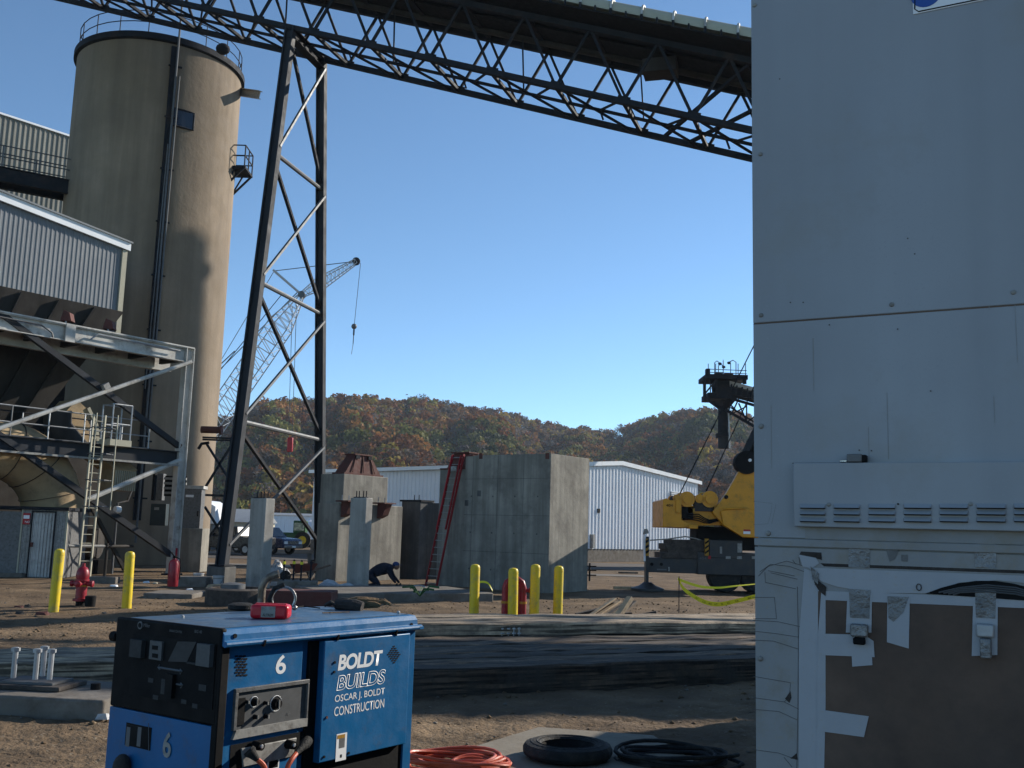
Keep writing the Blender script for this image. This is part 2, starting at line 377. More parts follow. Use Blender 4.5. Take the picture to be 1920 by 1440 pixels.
def forest():
    r = np.random.default_rng(11); n = 12500
    u = r.uniform(-.6, .5, n); d = np.sqrt(r.uniform(238**2, 700**2, n)); D = ridgeD(u)
    k = (d < D+22) & (d > 258+25*np.sin(u*14)); u = u[k]; d = d[k]
    x = u*d; y = d; z = hill_z(x, y); n = len(x)
    pal = np.array([(.17,.065,.025),(.22,.105,.03),(.25,.18,.035),(.14,.135,.035),(.05,.062,.025),(.13,.108,.095),(.14,.085,.05)])
    # kinds clump: sample with a smooth field
    fld = fbm(x, y, 21, 3, .02)+r.normal(0, .45, n)
    hgt = (d-260)/(ridgeD(u)-260)
    kind = np.digitize(fld, [-.95, -.45, -.1, .3, .55, .8])
    kmap = np.array([4, 3, 1, 0, 2, 6, 5]); kind = kmap[kind]
    bare = (r.random(n) < np.clip(.12+.6*(hgt-.72), .06, .5)); kind = np.where(bare, 5, kind)
    col = pal[kind]*r.uniform(.55, 1.35, (n, 1))
    rad = r.uniform(2.2, 4.5, n); hh = rad*r.uniform(.9, 1.25, n)
    Q = 95
    lob = r.normal(size=(n, 6, 3)); lob /= np.linalg.norm(lob, axis=2)[..., None]; lob[..., 2] = np.abs(lob[..., 2])*.8-.15
    li = r.integers(0, 6, (n, Q)); base = np.take_along_axis(lob, li[..., None].repeat(3, 2), 1)*.55
    dd = r.normal(size=(n, Q, 3)); dd /= np.linalg.norm(dd, axis=2)[..., None]
    P = base+dd*r.uniform(.34, .52, (n, Q, 1))
    P[..., 0] *= rad[:, None]; P[..., 1] *= rad[:, None]; P[..., 2] *= hh[:, None]
    P += np.stack([x, y, z+hh*.75+1.5], -1)[:, None]
    s = r.uniform(.45, .85, (n, Q))*np.where(kind == 5, .45, 1)[:, None]*(rad/4.5)[:, None]
    nrm = dd+r.normal(size=dd.shape)*.55; nrm /= np.linalg.norm(nrm, axis=2)[..., None]
    t = np.cross(nrm, r.normal(size=dd.shape)); t /= np.linalg.norm(t, axis=2)[..., None]; b = np.cross(nrm, t)
    el = np.where(kind == 5, 2.6, 1.0)[:, None, None]
    T = t*s[..., None]*el; B = b*s[..., None]
    V = np.stack([P-T*.9-B*.6, P+T-B*.8, P+T*.7+B, P-T+B*.7], 2).reshape(-1, 3).astype(np.float32)
    nq = n*Q
    # trunks
    me = bpy.data.meshes.new('forest'); me.vertices.add(len(V)); me.vertices.foreach_set('co', V.ravel())
    me.loops.add(nq*4); me.loops.foreach_set('vertex_index', np.arange(nq*4, dtype=np.int32))
    me.polygons.add(nq); me.polygons.foreach_set('loop_start', np.arange(0, nq*4, 4, dtype=np.int32))
    me.update(calc_edges=True)
    at_ = me.attributes.new('leafcol', 'FLOAT_COLOR', 'POINT')
    c = (col[:, None, :]*r.uniform(.75, 1.3, (n, Q, 1))).repeat(4, 1).reshape(-1, 3)
    at_.data.foreach_set('color', np.concatenate([c, np.ones((len(c), 1))], 1).astype(np.float32).ravel())
    m = bpy.data.materials.new('autumn_leaves'); m.use_nodes = True; N = m.node_tree.nodes; L = m.node_tree.links
    a = N.new('ShaderNodeAttribute'); a.attribute_name = 'leafcol'
    N['Principled BSDF'].inputs['Roughness'].default_value = .8; N['Principled BSDF'].inputs['Specular IOR Level'].default_value = .2
    L.new(a.outputs['Color'], N['Principled BSDF'].inputs['Base Color'])
    tr = N.new('ShaderNodeBsdfTranslucent'); L.new(a.outputs['Color'], tr.inputs[0])
    mx = N.new('ShaderNodeMixShader'); mx.inputs[0].default_value = .3
    L.new(N['Principled BSDF'].outputs[0], mx.inputs[1]); L.new(tr.outputs[0], mx.inputs[2]); L.new(mx.outputs[0], N['Material Output'].inputs[0])
    me.materials.append(m)
    o = bpy.data.objects.new('forest', me); COL.objects.link(o); o['kind'] = 'stuff'
    tag(o, 'autumn forest of rust, olive and bare grey crowns covering the bluffs', 'forest')
    print('forest quads', nq)
forest()

# ------------------------------------------------------------------ helpers for buildings
def corr(name, P, d, L, z0, tops, m, parent, out, pitch=.3, dep=.03):
    """corrugated sheet wall: tops = [(s, z), ...] along the wall; out = outward unit normal"""
    P = Vector(P); d = Vector(d); out = Vector(out); mb = MB(); pts = []
    prof = ((0, 0), (.55, 0), (.65, 1), (.9, 1))
    k = 0
    while k*pitch < L:
        for a, o in prof:
            s = (k+a)*pitch
            if s < L: pts.append((s, o))
        k += 1
    pts.append((L, 0)); ts = [t[0] for t in tops]; tz = [t[1] for t in tops]
    vs = []
    for s, o in pts:
        q = P+d*s+out*(o*dep+.004); zt = float(np.interp(s, ts, tz))
        vs += [(q.x, q.y, z0), (q.x, q.y, zt)]
    n = len(pts); mb.add(vs, [(2*i, 2*i+2, 2*i+3, 2*i+1) for i in range(n-1)])
    o = mb.build(name, m, parent, smooth=False); return o

# ------------------------------------------------------------------ white warehouse behind the concrete
GK = Vector((1.0, 69.5, 0)); GD = Vector((.665, .747, 0)); GB = Vector((-.747, .665, 0))
wh = thing('warehouse', GK, 'long low white metal warehouse with sunlit gable behind the big concrete block', 'building')
GW = span(GK, GD, 1308); zr = zat(1213, 876, GK+GD*span(GK, GD, 1213)); ze = zat(1308, 903, GK+GD*GW)-.12
sr = GW*.5
zl = zat(720, 881, GK+GB*span(GK, GB, 720)); GL = span(GK, GB, 583)
corr('gable_wall', GK, GD, GW, .95, [(0, zl), (sr, zr), (GW, ze)], M_['side_white'], wh, GD.cross(UP), .42, .05)
corr('side_wall', GK, GB, GL, .95, [(0, zl), (GL, zl)], M_['side_white'], wh, -GD, .42, .05)
fm = frame(GK, GD)
MB(fm).box(.01, GW, .01, GL, 0, .93).build('foundation', M_['slab'], wh)
MB(fm).prism([(.05, .05, .93), (GW-.05, .05, .93), (GW-.05, .05, ze-.1), (sr, .05, zr-.1), (.05, .05, zl-.1)], (0, GL-.1, 0)).build('core', M_['side_grey'], wh)
rf = MB(fm); rf.prism([(-.3, -.15, zl+.0), (sr, -.15, zr+.06), (GW+.3, -.15, ze), (GW+.3, -.15, ze+.1), (sr, -.15, zr+.16), (-.3, -.15, zl+.1)], (0, GL+.3, 0)); rf = rf.build('roof', M_['roof'], wh)
tr = MB(fm); tr.prism([(-.32, -.22, zl-.12), (sr, -.22, zr-.1), (GW+.35, -.22, ze-.12), (GW+.35, -.22, ze+.16), (sr, -.22, zr+.22), (-.32, -.22, zl+.16)], (0, .06, 0)); tr.build('rake_trim', M_['trim'], wh)
MB(fm).box(-.45, -.3, -.22, GL+.2, zl-.1, zl+.16).build('gutter', M_['trim'], wh)
lm = MB(fm)
s0 = span(GK, GD, 1256)
fr = MB(fm).box(s0, s0+1.7, -.12, 0, zat(1262, 932, GK+GD*s0), zat(1262, 922, GK+GD*s0)).build('vent', M_['side_grey'], wh)
for k in range(3):
    z = fr.data.vertices[0].co.z+.1+k*.14
    MB(fm).box(s0-.05, s0+1.75, -.2, -.12, z, z+.08).build('vent_blade', M_['trim'], wh)
MB(fm).box(span(GK, GD, 1118), span(GK, GD, 1122), -.14, -.06, 3.6, 3.9).build('wall_lamp', M_['black'], wh)
MB(fm).box(span(GK, GD, 1106), span(GK, GD, 1110), -.3, 0, 1.0, 2.0).build('meter_box', M_['ltgrey'], wh)

# far pale buildings on the left behind the bent
def shed(name, Y, x0, x1, ytop, ybase, m, label, cat='building', depth=10, rf='roof', ridge=None, win=0):
    A = at(x0, ybase, Y); B = at(x1, ybase, Y); z1 = at(x0, ytop, Y).z
    t = thing(name, (A.x, Y, 0), label, cat); L = B.x-A.x
    corr('wall', (A.x, Y, 0), (1, 0, 0), L, -.3, [(0, z1), (L, z1)], m, t, (0, -1, 0), .6, .05)
    MB().box(A.x+.05, B.x-.05, Y+.05, Y+depth, -.3, z1-.05).build('core', m, t)
    zr_ = z1+(ridge or .4)
    MB().prism([(A.x-.3, Y-.3, z1), (A.x-.3, Y+depth/2, zr_), (A.x-.3, Y+depth, z1)], (L+.6, 0, 0)).build('roof', M_[rf], t)
    for k in range(win):
        xx = A.x+L*(k+.5)/win
        wnd = MB().box(xx-.5, xx+.5, Y-.1, Y-.05, z1-2, z1-1).build('window', M_['trim'], t)
        MB().box(xx-.42, xx+.42, Y-.13, Y-.1, z1-1.92, z1-1.08).build('pane', M_['glass'], wnd)
    return t
shed('white_shed', 150, 425, 592, 963, 1010, M_['side_white'], 'long white corrugated shed seen far off between the first concrete column and the pier', ridge=.4)
shed('cream_shed', 118, 384, 470, 977, 1012, M_['cream'], 'low cream shed with grey roof far behind the tower leg', ridge=1.6, depth=12, win=3)
A = at(384, 960, 80)
t = thing('small_white_building', (A.x-2, 80, 0), 'narrow white building corner with railing just right of the silo base', 'building')
MB().box(A.x-2.5, A.x+.7, 80, 84, -.2, at(392, 982, 80).z).build('wall', M_['side_grey'], t)
MB().prism([(A.x-2.6, 79.7, at(384, 982, 80).z), (A.x+.9, 79.7, at(402, 982, 80).z), (A.x+.9, 79.7, at(402, 950, 80).z), (A.x+.0, 79.7, at(386, 938, 80).z), (A.x-2.6, 79.7, at(384, 938, 80).z)], (0, 4.3, 0)).build('upper_wall', M_['side_white'], t)
for k in range(4):
    MB().bar((A.x-.2+k*.25, 79.6, at(390, 980, 80).z), (A.x-.2+k*.25, 79.6, at(390, 952, 80).z), .06).build('bar', M_['galv'], t)

# ------------------------------------------------------------------ silo
SX, SY, SR = -18.75, 50.0, 4.05; ZT = 25.3
si = thing('silo', (SX, SY, 0), 'tall tan concrete silo with railing round its top, left of the steel bent', 'silo')
MB().lathe([(SR, 0), (SR, ZT*.25), (SR, ZT*.5), (SR, ZT*.75), (SR, ZT-.35)], (SX, SY, 0), 128).build('shell', M_['silo'], si)
MB().lathe([(SR+.02, ZT-.35), (SR+.16, ZT-.3), (SR+.16, ZT), (.1, ZT+.25)], (SX, SY, 0), 96).build('roof_rim', M_['steel'], si)
def onsilo(px, Y=None, off=0.0):          # plan angle on the shell seen at a pixel column
    r = ray(px, 500); k = r.x/r.y; best = None
    for i in range(3600):
        a = math.pi+math.pi*i/3600; X = SX+(SR+off)*math.cos(a); Yy = SY+(SR+off)*math.sin(a)
        e = abs(X/Yy-k)
        if best is None or e < best[0]: best = (e, a, X, Yy)
    return best
def sil(a, off, z): return Vector((SX+(SR+off)*math.cos(a), SY+(SR+off)*math.sin(a), z))
pr_ = [a*math.pi/18 for a in range(36)]
for a in pr_[::2]:
    MB().tube(sil(a, -.05, ZT), sil(a, -.05, ZT+1.15), .025, n=5).build('railing_post', M_['steel'], si)
for zz in (.6, 1.15):
    MB().path([sil(a, -.05, ZT+zz) for a in pr_], .025, 5, True).build('railing_rail', M_['steel'], si)
a0 = onsilo(300)[1]
a_list = [(onsilo(306)[1], 1), (onsilo(298)[1], 0)]
for da, r_, z0, z1 in ((0, .05, 1, ZT+3.2), (-.03, .03, 8, ZT-5.5), (.035, .04, 6, ZT-2.0)):
    MB().tube(sil(a0+da-.03, .22, z0), sil(a0+da-.0, .22, z1), r_, n=8).build('conduit', M_['steel_b'], si)
MB().bar(sil(a0-.03, .06, 2), sil(a0-.03, .06, ZT-.5), .34, .12, up=(math.cos(a0), math.sin(a0), 0)).build('cable_tray', M_['steel'], si)
for k in range(9):
    z = 3+k*2.6; MB().bar(sil(a0-.09, .12, z), sil(a0+.06, .12, z), .07, .07).build('bracket', M_['steel'], si)
aw = onsilo(320)[1]; zw = zat(318, 222, sil(aw, 0, 0))
wd = MB()
wa0, wa1 = onsilo(299)[1], onsilo(341)[1]
wd.prism([sil(wa0+(wa1-wa0)*i/4, .03, zw-.95/1.0) for i in range(5)]+[sil(wa1+(wa0-wa1)*i/4, .03, zw+.95*.6) for i in range(5)], (0, 0, .01))
wd = MB(); n_ = 5
vs_ = []
for i in range(n_):
    a = wa0+(wa1-wa0)*i/(n_-1); vs_ += [sil(a, .05, zw-.45), sil(a, .05, zw+.42)]
wd.add(vs_, [(2*i, 2*i+2, 2*i+3, 2*i+1) for i in range(n_-1)])
wn = wd.build('window', M_['bluepane'], si)
MB().path([vs_[0], vs_[2], vs_[4], vs_[6], vs_[8], vs_[9], vs_[7], vs_[5], vs_[3], vs_[1]], .05, 5, True).build('window_frame', M_['steel'], si)
# davit beam and drop light on the upper right
p0 = sil(onsilo(438)[1]+.25, -.1, 0); p0.z = zat(440, 172, p0); p1 = at(487, 178, p0.y-1.4)
MB().ibeam(p0, p1, .22, .42, .04).build('davit_beam', M_['ltgrey'], si)
q = at(441, 180, p0.y); MB().path([q, q+Vector((.03, 0, -.5)), q+Vector((0, 0, -1.1))], .02, 5).build('hanging_cable', M_['black'], si)
MB().ell(q+Vector((0, 0, -1.2)), .09, .09, .2, 8, 6).build('hook_weight', M_['black'], si)
MB().ell(at(418, 92, 46.6), .35, .3, .28, 12, 6).build('roof_vent', M_['steel'], si)
# side platform
pl0 = sil(onsilo(424)[1]+.3, 0, 0); zpl = zat(430, 325, pl0)
pf = MB(frame((pl0.x-.2, pl0.y-.3, 0), (1, 0)))
pf.box(-.2, 1.05, -.9, .6, zpl-.12, zpl); pf.build('platform', M_['steel'], si)
for (a, b) in (((1.0, -.9), (1.0, .6)), ((0, -.9), (1.0, -.9)), ((0, .6), (1.0, .6))):
    for h_ in (.55, 1.1):
        MB(frame((pl0.x-.2, pl0.y-.3, 0), (1, 0))).bar((a[0], a[1], zpl+h_), (b[0], b[1], zpl+h_), .05).build('platform_rail', M_['steel'], si)
for (a, b) in ((1, -.9), (1, .6), (.1, -.9), (1, -.15), (.1, .6)):
    MB(frame((pl0.x-.2, pl0.y-.3, 0), (1, 0))).bar((a, b, zpl), (a, b, zpl+1.1), .05).build('platform_post', M_['steel'], si)
for yy in (-.9, .5):
    MB(frame((pl0.x-.2, pl0.y-.3, 0), (1, 0))).bar((1.0, yy, zpl-.1), (-.1, yy, zpl-1.3), .09).build('platform_brace', M_['steel'], si)
    MB(frame((pl0.x-.2, pl0.y-.3, 0), (1, 0))).bar((.55, yy, zpl-.1), (.1, yy, zpl-1.0), .07).build('platform_brace', M_['steel'], si)

# ------------------------------------------------------------------ steel bent (tower)
NA = Vector((-9.0, 37.0, 21.1)); NB = Vector((-8.27, 39.6, 21.1))
BA = Vector((-9.5, 34.35, .55)); BB = Vector((-7.7, 42.3, .55))
bent = thing('steel_bent', (-8.6, 38.3, 0), 'tall dark A-shaped steel bent with cross bracing carrying the overhead conveyor', 'tower')
dirL = Vector((.963, -.27, 0)).normalized()
for P, Q in ((NA, BA), (NB, BB)):
    MB().ibeam(Q, P, .28, .37, .05, up=dirL).build('leg', M_['leg'], bent)
    MB().bar(Q-Vector((0, 0, .0)), Q+Vector((0, 0, .05)), .6, .6).build('base_plate', M_['steel'], bent)
lv = [.0, .245, .245, .47, .73, .965]
def lg(a, b, t): return a.lerp(b, t)
def zleg(P, Q, z): t = (z-P.z)/(Q.z-P.z); return P.lerp(Q, t)
hL = [zat(527, 293, NA), zat(487, 535, lg(NA, BA, .5)), zat(458, 793, lg(NA, BA, .75))]
hR = [zat(600, 350, NB), zat(600, 582, lg(NB, BB, .5)), zat(600, 822, lg(NB, BB, .75))]
hL = hR = [(a+b)/2 for a, b in zip(hL, hR)]
levels = [21.0]+hL+[1.0]
for i, z in enumerate(hL):
    MB().tube(zleg(NA, BA, z), zleg(NB, BB, z), .085, n=8).build('strut', M_['steel_b'], bent)
for i in range(4):
    za, zb = levels[i]-.3, levels[i+1]+.25
    MB().bar(zleg(NA, BA, za), zleg(NB, BB, zb), .12).build('brace', M_['steel'], bent)
    MB().bar(zleg(NA, BA, zb)+dirL*.17, zleg(NB, BB, za)+dirL*.17, .09).build('brace', M_['steel_b'], bent)
MB().ibeam(NA+Vector((0, 0, -.2)), NB+Vector((0, 0, -.2)), .35, .45, .04).build('cap_beam', M_['steel'], bent)
for P, lb in ((BA, 'square concrete footing under the near leg of the bent'), (BB, 'square concrete footing under the far leg of the bent')):
    f_ = MB(frame((P.x, P.y, 0), dirL)).box(-.34, .34, -.36, .36, -.3, .53).build('footing', M_['conc_dark'], bevel=.02); tag(f_, lb, 'footing')

# ------------------------------------------------------------------ conveyor bridge
SL = -.323; CV = Vector((.963, -.27, SL)); HT = 2.45
cv = thing('conveyor_bridge', NA, 'dark steel truss conveyor bridge sloping down to the right across the sky', 'conveyor')
st = M_['steel']; T0, T1 = -26.0, 46.0  # far end added unseen past the trailer so its shade reaches the mats
def cvp(side, t, h=0.0, across=None):     # side 0 near, 1 far
    b = NA.lerp(NB, side if across is None else across); return b+CV*t+UP*h
def cmem(name, p, q, w, h=None, m=None): return MB().bar(p, q, w, h or w).build(name, m or st, cv)
for sd in (0, 1):
    for h_, w_ in ((0, .2), (HT, .21)):
        cmem('chord', cvp(sd, T0, h_), cvp(sd, T1, h_), w_)
PN = 2.42
i = 0; t = T0+.35
while t < T1-PN:
    for sd in (0, 1):
        o_ = 0.25 if sd else 0
        cmem('web_member', cvp(sd, t+o_, 0), cvp(sd, t+o_+PN*.5, HT), .095)
        cmem('web_member', cvp(sd, t+o_+PN*.5, HT), cvp(sd, t+o_+PN, 0), .095)
        g_ = MB().bar(cvp(sd, t+o_-.22, .05), cvp(sd, t+o_+.22, .05), .04, .3); g_.build('gusset', st, cv)
    cmem('floor_beam', cvp(0, t), cvp(1, t+.25), .12)
    cmem('lateral_brace', cvp(0, t+.1, -.03), cvp(1, t+PN, -.03), .075)
    cmem('lateral_strut', cvp(0, t+PN*.95, 0), cvp(0, t+PN*.55, 0, .5), .07)
    cmem('top_beam', cvp(0, t+PN*.5, HT+.05), cvp(1, t+.25+PN*.5, HT+.05), .16)
    t += PN
cmem('middle_rail', cvp(0, T0, .02, .5), cvp(0, T1, .02, .5), .1)
# gallery deck above the truss, troughs, covered belt tube
def gal(name, a0_, a1_, h0, h1, m, t0=T0, t1=T1):
    mb = MB(); P = [cvp(0, t0, h0, a0_), cvp(0, t0, h0, a1_), cvp(0, t0, h1, a1_), cvp(0, t0, h1, a0_)]
    mb.prism(P, CV*(t1-t0)); return mb.build(name, m, cv)
gal('deck', -.02, 1.02, HT+.2, HT+.28, M_['black'])
gal('walkway', -.38, -.02, HT+.18, HT+.24, M_['black'])
gal('walkway', .9, 1.28, HT+.18, HT+.24, M_['black'])
gal('belt_trough', .2, .74, HT+.55, HT+1.0, M_['black'])
gal('return_belt', .3, .7, HT+.05, HT+.15, M_['black'])
MB().path([cvp(0, T0, HT-.02, .72), cvp(0, T1, HT-.02, .72)], .14, 10).build('pipe', M_['duct_dark'], cv)
MB().path([cvp(0, T0, HT+.08, .12), cvp(0, T1, HT+.08, .12)], .05, 8).build('conduit', M_['ltgrey'], cv)
pf = []
for k in range(11):
    a = math.pi*k/10; pf.append((.5+.27*math.cos(a), HT+1.18+.62*math.sin(a)))
P = [cvp(0, T0, h_, a_) for a_, h_ in pf]
MB().prism(P, CV*(T1-T0)).build('belt_cover', M_['cream'], cv)
t = T0+.4; k = 0
while t < T1:
    pts = [cvp(0, t, HT+1.18+(h_-HT-1.18)*1.07, .5+(a_-.5)*1.07) for a_, h_ in pf]
    MB().path(pts, .05, 5).build('cover_rib', M_['paint_grey'], cv)
    for a_ in (.2, .8):
        cmem('stand', cvp(0, t, HT+.2, a_), cvp(0, t, HT+1.2, a_), .09)
        cmem('stand', cvp(0, t+.55, HT+.2, a_), cvp(0, t+.55, HT+1.2, a_), .06)
    t += 1.12; k += 1
for t in (-1.2, 3.6, 8.9, 13.4):
    cmem('hanger', cvp(0, t, HT-.2, .62), cvp(0, t+.2, 0, .5), .05)
    p = cvp(0, t+3.1, -.0, .5); cmem('drop_rod', p, p+Vector((.12, 0, -.35)), .06)
cmem('sway_brace', cvp(1, 14.2, .1), cvp(0, 17.3, HT-.2), .12); cmem('sway_brace', cvp(1, 15.0, 0), cvp(0, 19.3, HT-.3), .12)
MB(frame(cvp(0, 14.2, HT-.5, .45), dirL)).box(-.6, .6, -.4, .4, -.15, .35).build('junction_box', M_['duct_dark'], cv)

# ------------------------------------------------------------------ concrete foundations
def block(name, P, L1, L2, z1, m, label, cat='concrete block', group=None, bevel=.015, z0=-.3):
    o = MB(frame((P[0], P[1], 0), E1)).box(0, L1, 0, L2, z0, z1).build(name, m, bevel=bevel)
    return tag(o, label, cat, group)
CB = gnd(1027, 1112)
cL1 = span(CB, E1, 1103); cL2 = span(CB, E2, 868); cZ = zat(1031, 850, CB)
big = thing('concrete_block', CB, 'largest grey concrete block with streaked faces and red ladder leaning on it', 'concrete block')
fB = frame((CB.x, CB.y, 0), E1)
MB(fB).box(0, cL1, 0, cL2, -.3, cZ).build('body', M_['conc'], big, bevel=.015)
cL3 = span(CB, E2, 820); zs = zat(840, 881, CB+E2*cL3)
MB(fB).box(.02, cL1*.9, cL2+.002, cL3, -.3, zs).build('lower_end', M_['conc'], big, bevel=.015)
def onblk(px, py):                      # point on the shaded face plane x=0 of the block
    s = span(CB, E2, px); return s, zat(px, py, CB+E2*s)
for (x, y) in ((897, 855), (1023, 855), (896, 925), (873, 943), (843, 946)):
    s, z = onblk(x, y); MB(fB).box(-.012, .0, s-.075, s+.075, z-.1, z+.1).build('embed_plate', M_['conc_dark'] if y > 900 else M_['rust'], big)
for k, (s_, z_) in enumerate(((.25, .5), (.6, 1.1))): pass
for zz in (1.25, 2.5, 3.75):
    MB(fB).box(-.004, .0, .01, cL2-.01, zz, zz+.012).build('form_seam', M_['conc_dark'], big)
    for k in range(4):
        MB(fB).lathe([(.001, -.006), (.022, -.006), (.03, -.001)], (0, .5+k*.95, zz-.6), 10, 'X').build('tie_hole', M_['conc_dark'], big)
for k in range(3): MB(fB).box(-.004, .0, 1.1*(k+1), 1.1*(k+1)+.012, .0, cZ-.02).build('form_seam', M_['conc_dark'], big)
MB(fB).box(-.035, .0, cL2*.9, cL2-.02, cZ-.02, cZ+.03).build('edge_angle', M_['rust'], big)
# rust pedestal on the lower end
sP = cL2+.01
q = thing('steel_pedestal', fB @ Vector((.4, sP+.3, zs)), 'rust red steel pedestal on top of the big block beside the ladder head', 'steel pedestal')
a, b = sP+.0, cL3-.25
MB(fB).box(.0, .9, a-.02, b+.25, zs, zs+.05).build('base_plate', M_['rust'], q)
mb = MB(fB); zt_ = zat(860, 848, CB+E2*sP)
mb.add([(.1, a, zs+.05), (.8, a, zs+.05), (.8, b, zs+.05), (.1, b, zs+.05), (.25, a+.0, zt_), (.7, a+.0, zt_), (.7, b-.2, zt_), (.25, b-.2, zt_)], [(0,3,2,1),(4,5,6,7),(0,1,5,4),(1,2,6,5),(2,3,7,6),(3,0,4,7)]).build('web_box', M_['rust'], q)
MB(fB).box(.15, .8, a-.04, b-.12, zt_, zt_+.04).build('top_plate', M_['rust'], q)

# red extension ladder
def ladder(name, p0, p1, width, rungs, m, mr, label, wd=None, rail=(.03, .09)):
    p0 = Vector(p0); p1 = Vector(p1); d = (p1-p0).normalized(); wd = Vector(wd).normalized()
    t = thing(name, p0, label, 'ladder')
    for s in (-1, 1): MB().bar(p0+wd*s*width/2, p1+wd*s*width/2, rail[0], rail[1], up=d.cross(wd)).build('rail', m, t)
    for k in range(rungs):
        c = p0.lerp(p1, (k+.5)/rungs); MB().tube(c-wd*width/2, c+wd*width/2, .018, n=6).build('rung', mr, t)
    return t
Lb = gnd(810, 1098); Lb = fB @ Vector((-1.25, (fB.inverted() @ Lb).y, 0))
s_t = span(CB, E2, 857); Lt = fB @ Vector((-.07, s_t, zat(861, 852, CB+E2*s_t)))
s_b = span(CB, E2, 812); Lb = fB @ Vector((-1.0, s_b-.0, 0)); 
# shift base so that it shows at the right column
for _ in range(30):
    r = ray(808, 1098); e = r.x/r.y-Lb.x/Lb.y; Lb += E2*(-e*30)*.5
ladder('extension_ladder', Lb, Lt, .5, 19, M_['redlad'], M_['ltgrey'], 'red fibreglass extension ladder leaning against the big concrete block', wd=E2)
lad = [o for o in bpy.data.objects if o.name == 'extension_ladder'][0]
dl = (Lt-Lb).normalized(); n_ = dl.cross(E2).normalized()
if n_.dot(E1) > 0: n_ = -n_
for s in (-1, 1):
    a = Lb.lerp(Lt, .42)+E2*s*.2+n_*.09; b = Lb.lerp(Lt, .985)+E2*s*.2+n_*.09
    MB().bar(a, b, .03, .08, up=dl.cross(E2)).build('fly_rail', M_['redpaint'] if s > 0 else M_['redlad'], lad)
c = Lb.lerp(Lt, .88)+n_*.1
MB().box(c.x-.1, c.x+.1, c.y-.05, c.y+.05, c.z-.07, c.z+.1).build('rope_lock', M_['ltgrey'], lad)

# piers to the left of the block
P1 = gnd(488, 1102)
c1 = thing('concrete_column', P1, 'slender freestanding pale concrete column farthest left, with anchor bolts on top', 'concrete column')
z1 = zat(490, 934, P1); l1 = span(P1, E1, 512); l2 = span(P1, E2, 466)
MB(frame(P1, E1)).box(0, l1, 0, l2, -.3, z1).build('shaft', M_['conc_new'], c1, bevel=.02)
def bolts(P, L1, L2, z, par, n=2, h=.22, pl=True):
    f = frame((P[0], P[1], 0), E1)
    if pl: MB(f).box(L1*.2, L1*.8, L2*.2, L2*.9, z, z+.03).build('top_plate', M_['steel'], par)
    for i in range(n):
        for j in (.3, .75):
            MB(f).tube((L1*(.3+.4*i/(max(1, n-1))), L2*j, z), (L1*(.3+.4*i/(max(1, n-1))), L2*j, z+h), .018, n=6).build('anchor_bolt', M_['steel'], par)
bolts(P1, l1, l2, z1, c1)
P2 = gnd(678, 1109)
c2 = thing('concrete_column', P2, 'slender pale concrete column standing in front of the stepped pier', 'concrete column')
z2 = zat(680, 933, P2); l1b = span(P2, E1, 696); l2b = span(P2, E2, 654)
MB(frame(P2, E1)).box(0, l1b, 0, l2b, -.3, z2).build('shaft', M_['conc_new'], c2, bevel=.02)
bolts(P2, l1b, l2b, z2, c2)
PW = gnd(628, 1090)
pier = thing('concrete_pier', PW, 'stepped concrete pier carrying a trapezoid rust red steel base', 'concrete pier')
wl1 = span(PW, E1, 753); wl2 = span(PW, E2, 594); zw1 = zat(628, 943, PW); PWb = PW+E1*wl1
MB(frame(PW, E1)).box(0, wl1, 0, wl2, -.3, zw1).build('lower_wall', M_['conc'], pier, bevel=.02)
PU = PW+E1*.35+E2*.1; PUx = PU.copy()
u1 = span(PU, E1, 723); u2 = span(PU, E2, 596); zu = zat(640, 888, PU)
sh = span(PW, Vector((1, 0, 0)), 638)
PU = PW+E1*.45; e_ = ray(639, 950); PU = PU+E2*span(PU, E2, 639) ; u1 = span(PU, E1, 723); u2 = span(PU, E2, 596)
zu = zat(640, 888, PU)
MB(frame(PU, E1)).box(0, u1, 0, max(u2, .8), zw1-.5, zu).build('upper_block', M_['conc'], pier, bevel=.02)
# steel base on the pier
sb = thing('bearing_pedestal', PU+Vector((0, 0, zu)), 'rust red trapezoid steel base bolted on top of the stepped pier', 'steel base')
fU = frame((PU.x, PU.y, 0), E1)
zsb = zat(668, 853, PU+E1*u1*.4)
a0_, a1_ = .1, u1*.92
MB(fU).box(a0_, a1_, .08, .75, zu+.002, zu+.07).build('base_plate', M_['rust'], sb)
am = (a0_+a1_)/2
MB(fU).add([(a0_+.1, .14, zu+.07), (a1_-.1, .14, zu+.07), (a1_-.1, .7, zu+.07), (a0_+.1, .7, zu+.07), (am-.42, .2, zsb), (am+.42, .2, zsb), (am+.42, .64, zsb), (am-.42, .64, zsb)], [(0,3,2,1),(4,5,6,7),(0,1,5,4),(1,2,6,5),(2,3,7,6),(3,0,4,7)]).build('web_box', M_['rust'], sb)
MB(fU).box(am-.48, am+.48, .14, .7, zsb, zsb+.05).build('top_plate', M_['rust'], sb)
for k in (-1, 0, 1):
    MB(fU).prism([(am+k*.36-.02, .18, zsb), (am+k*.36+.02, .18, zsb), (am+k*.6+.02, .08, zu+.09), (am+k*.6-.02, .08, zu+.09)], (0, .03, 0)).build('stiffener', M_['rust'], sb)
for k in (-.33, .33): MB(fU).box(am+k-.1, am+k+.1, .12, .17, zsb-.14, zsb-.01).build('lug', M_['steel'], sb)
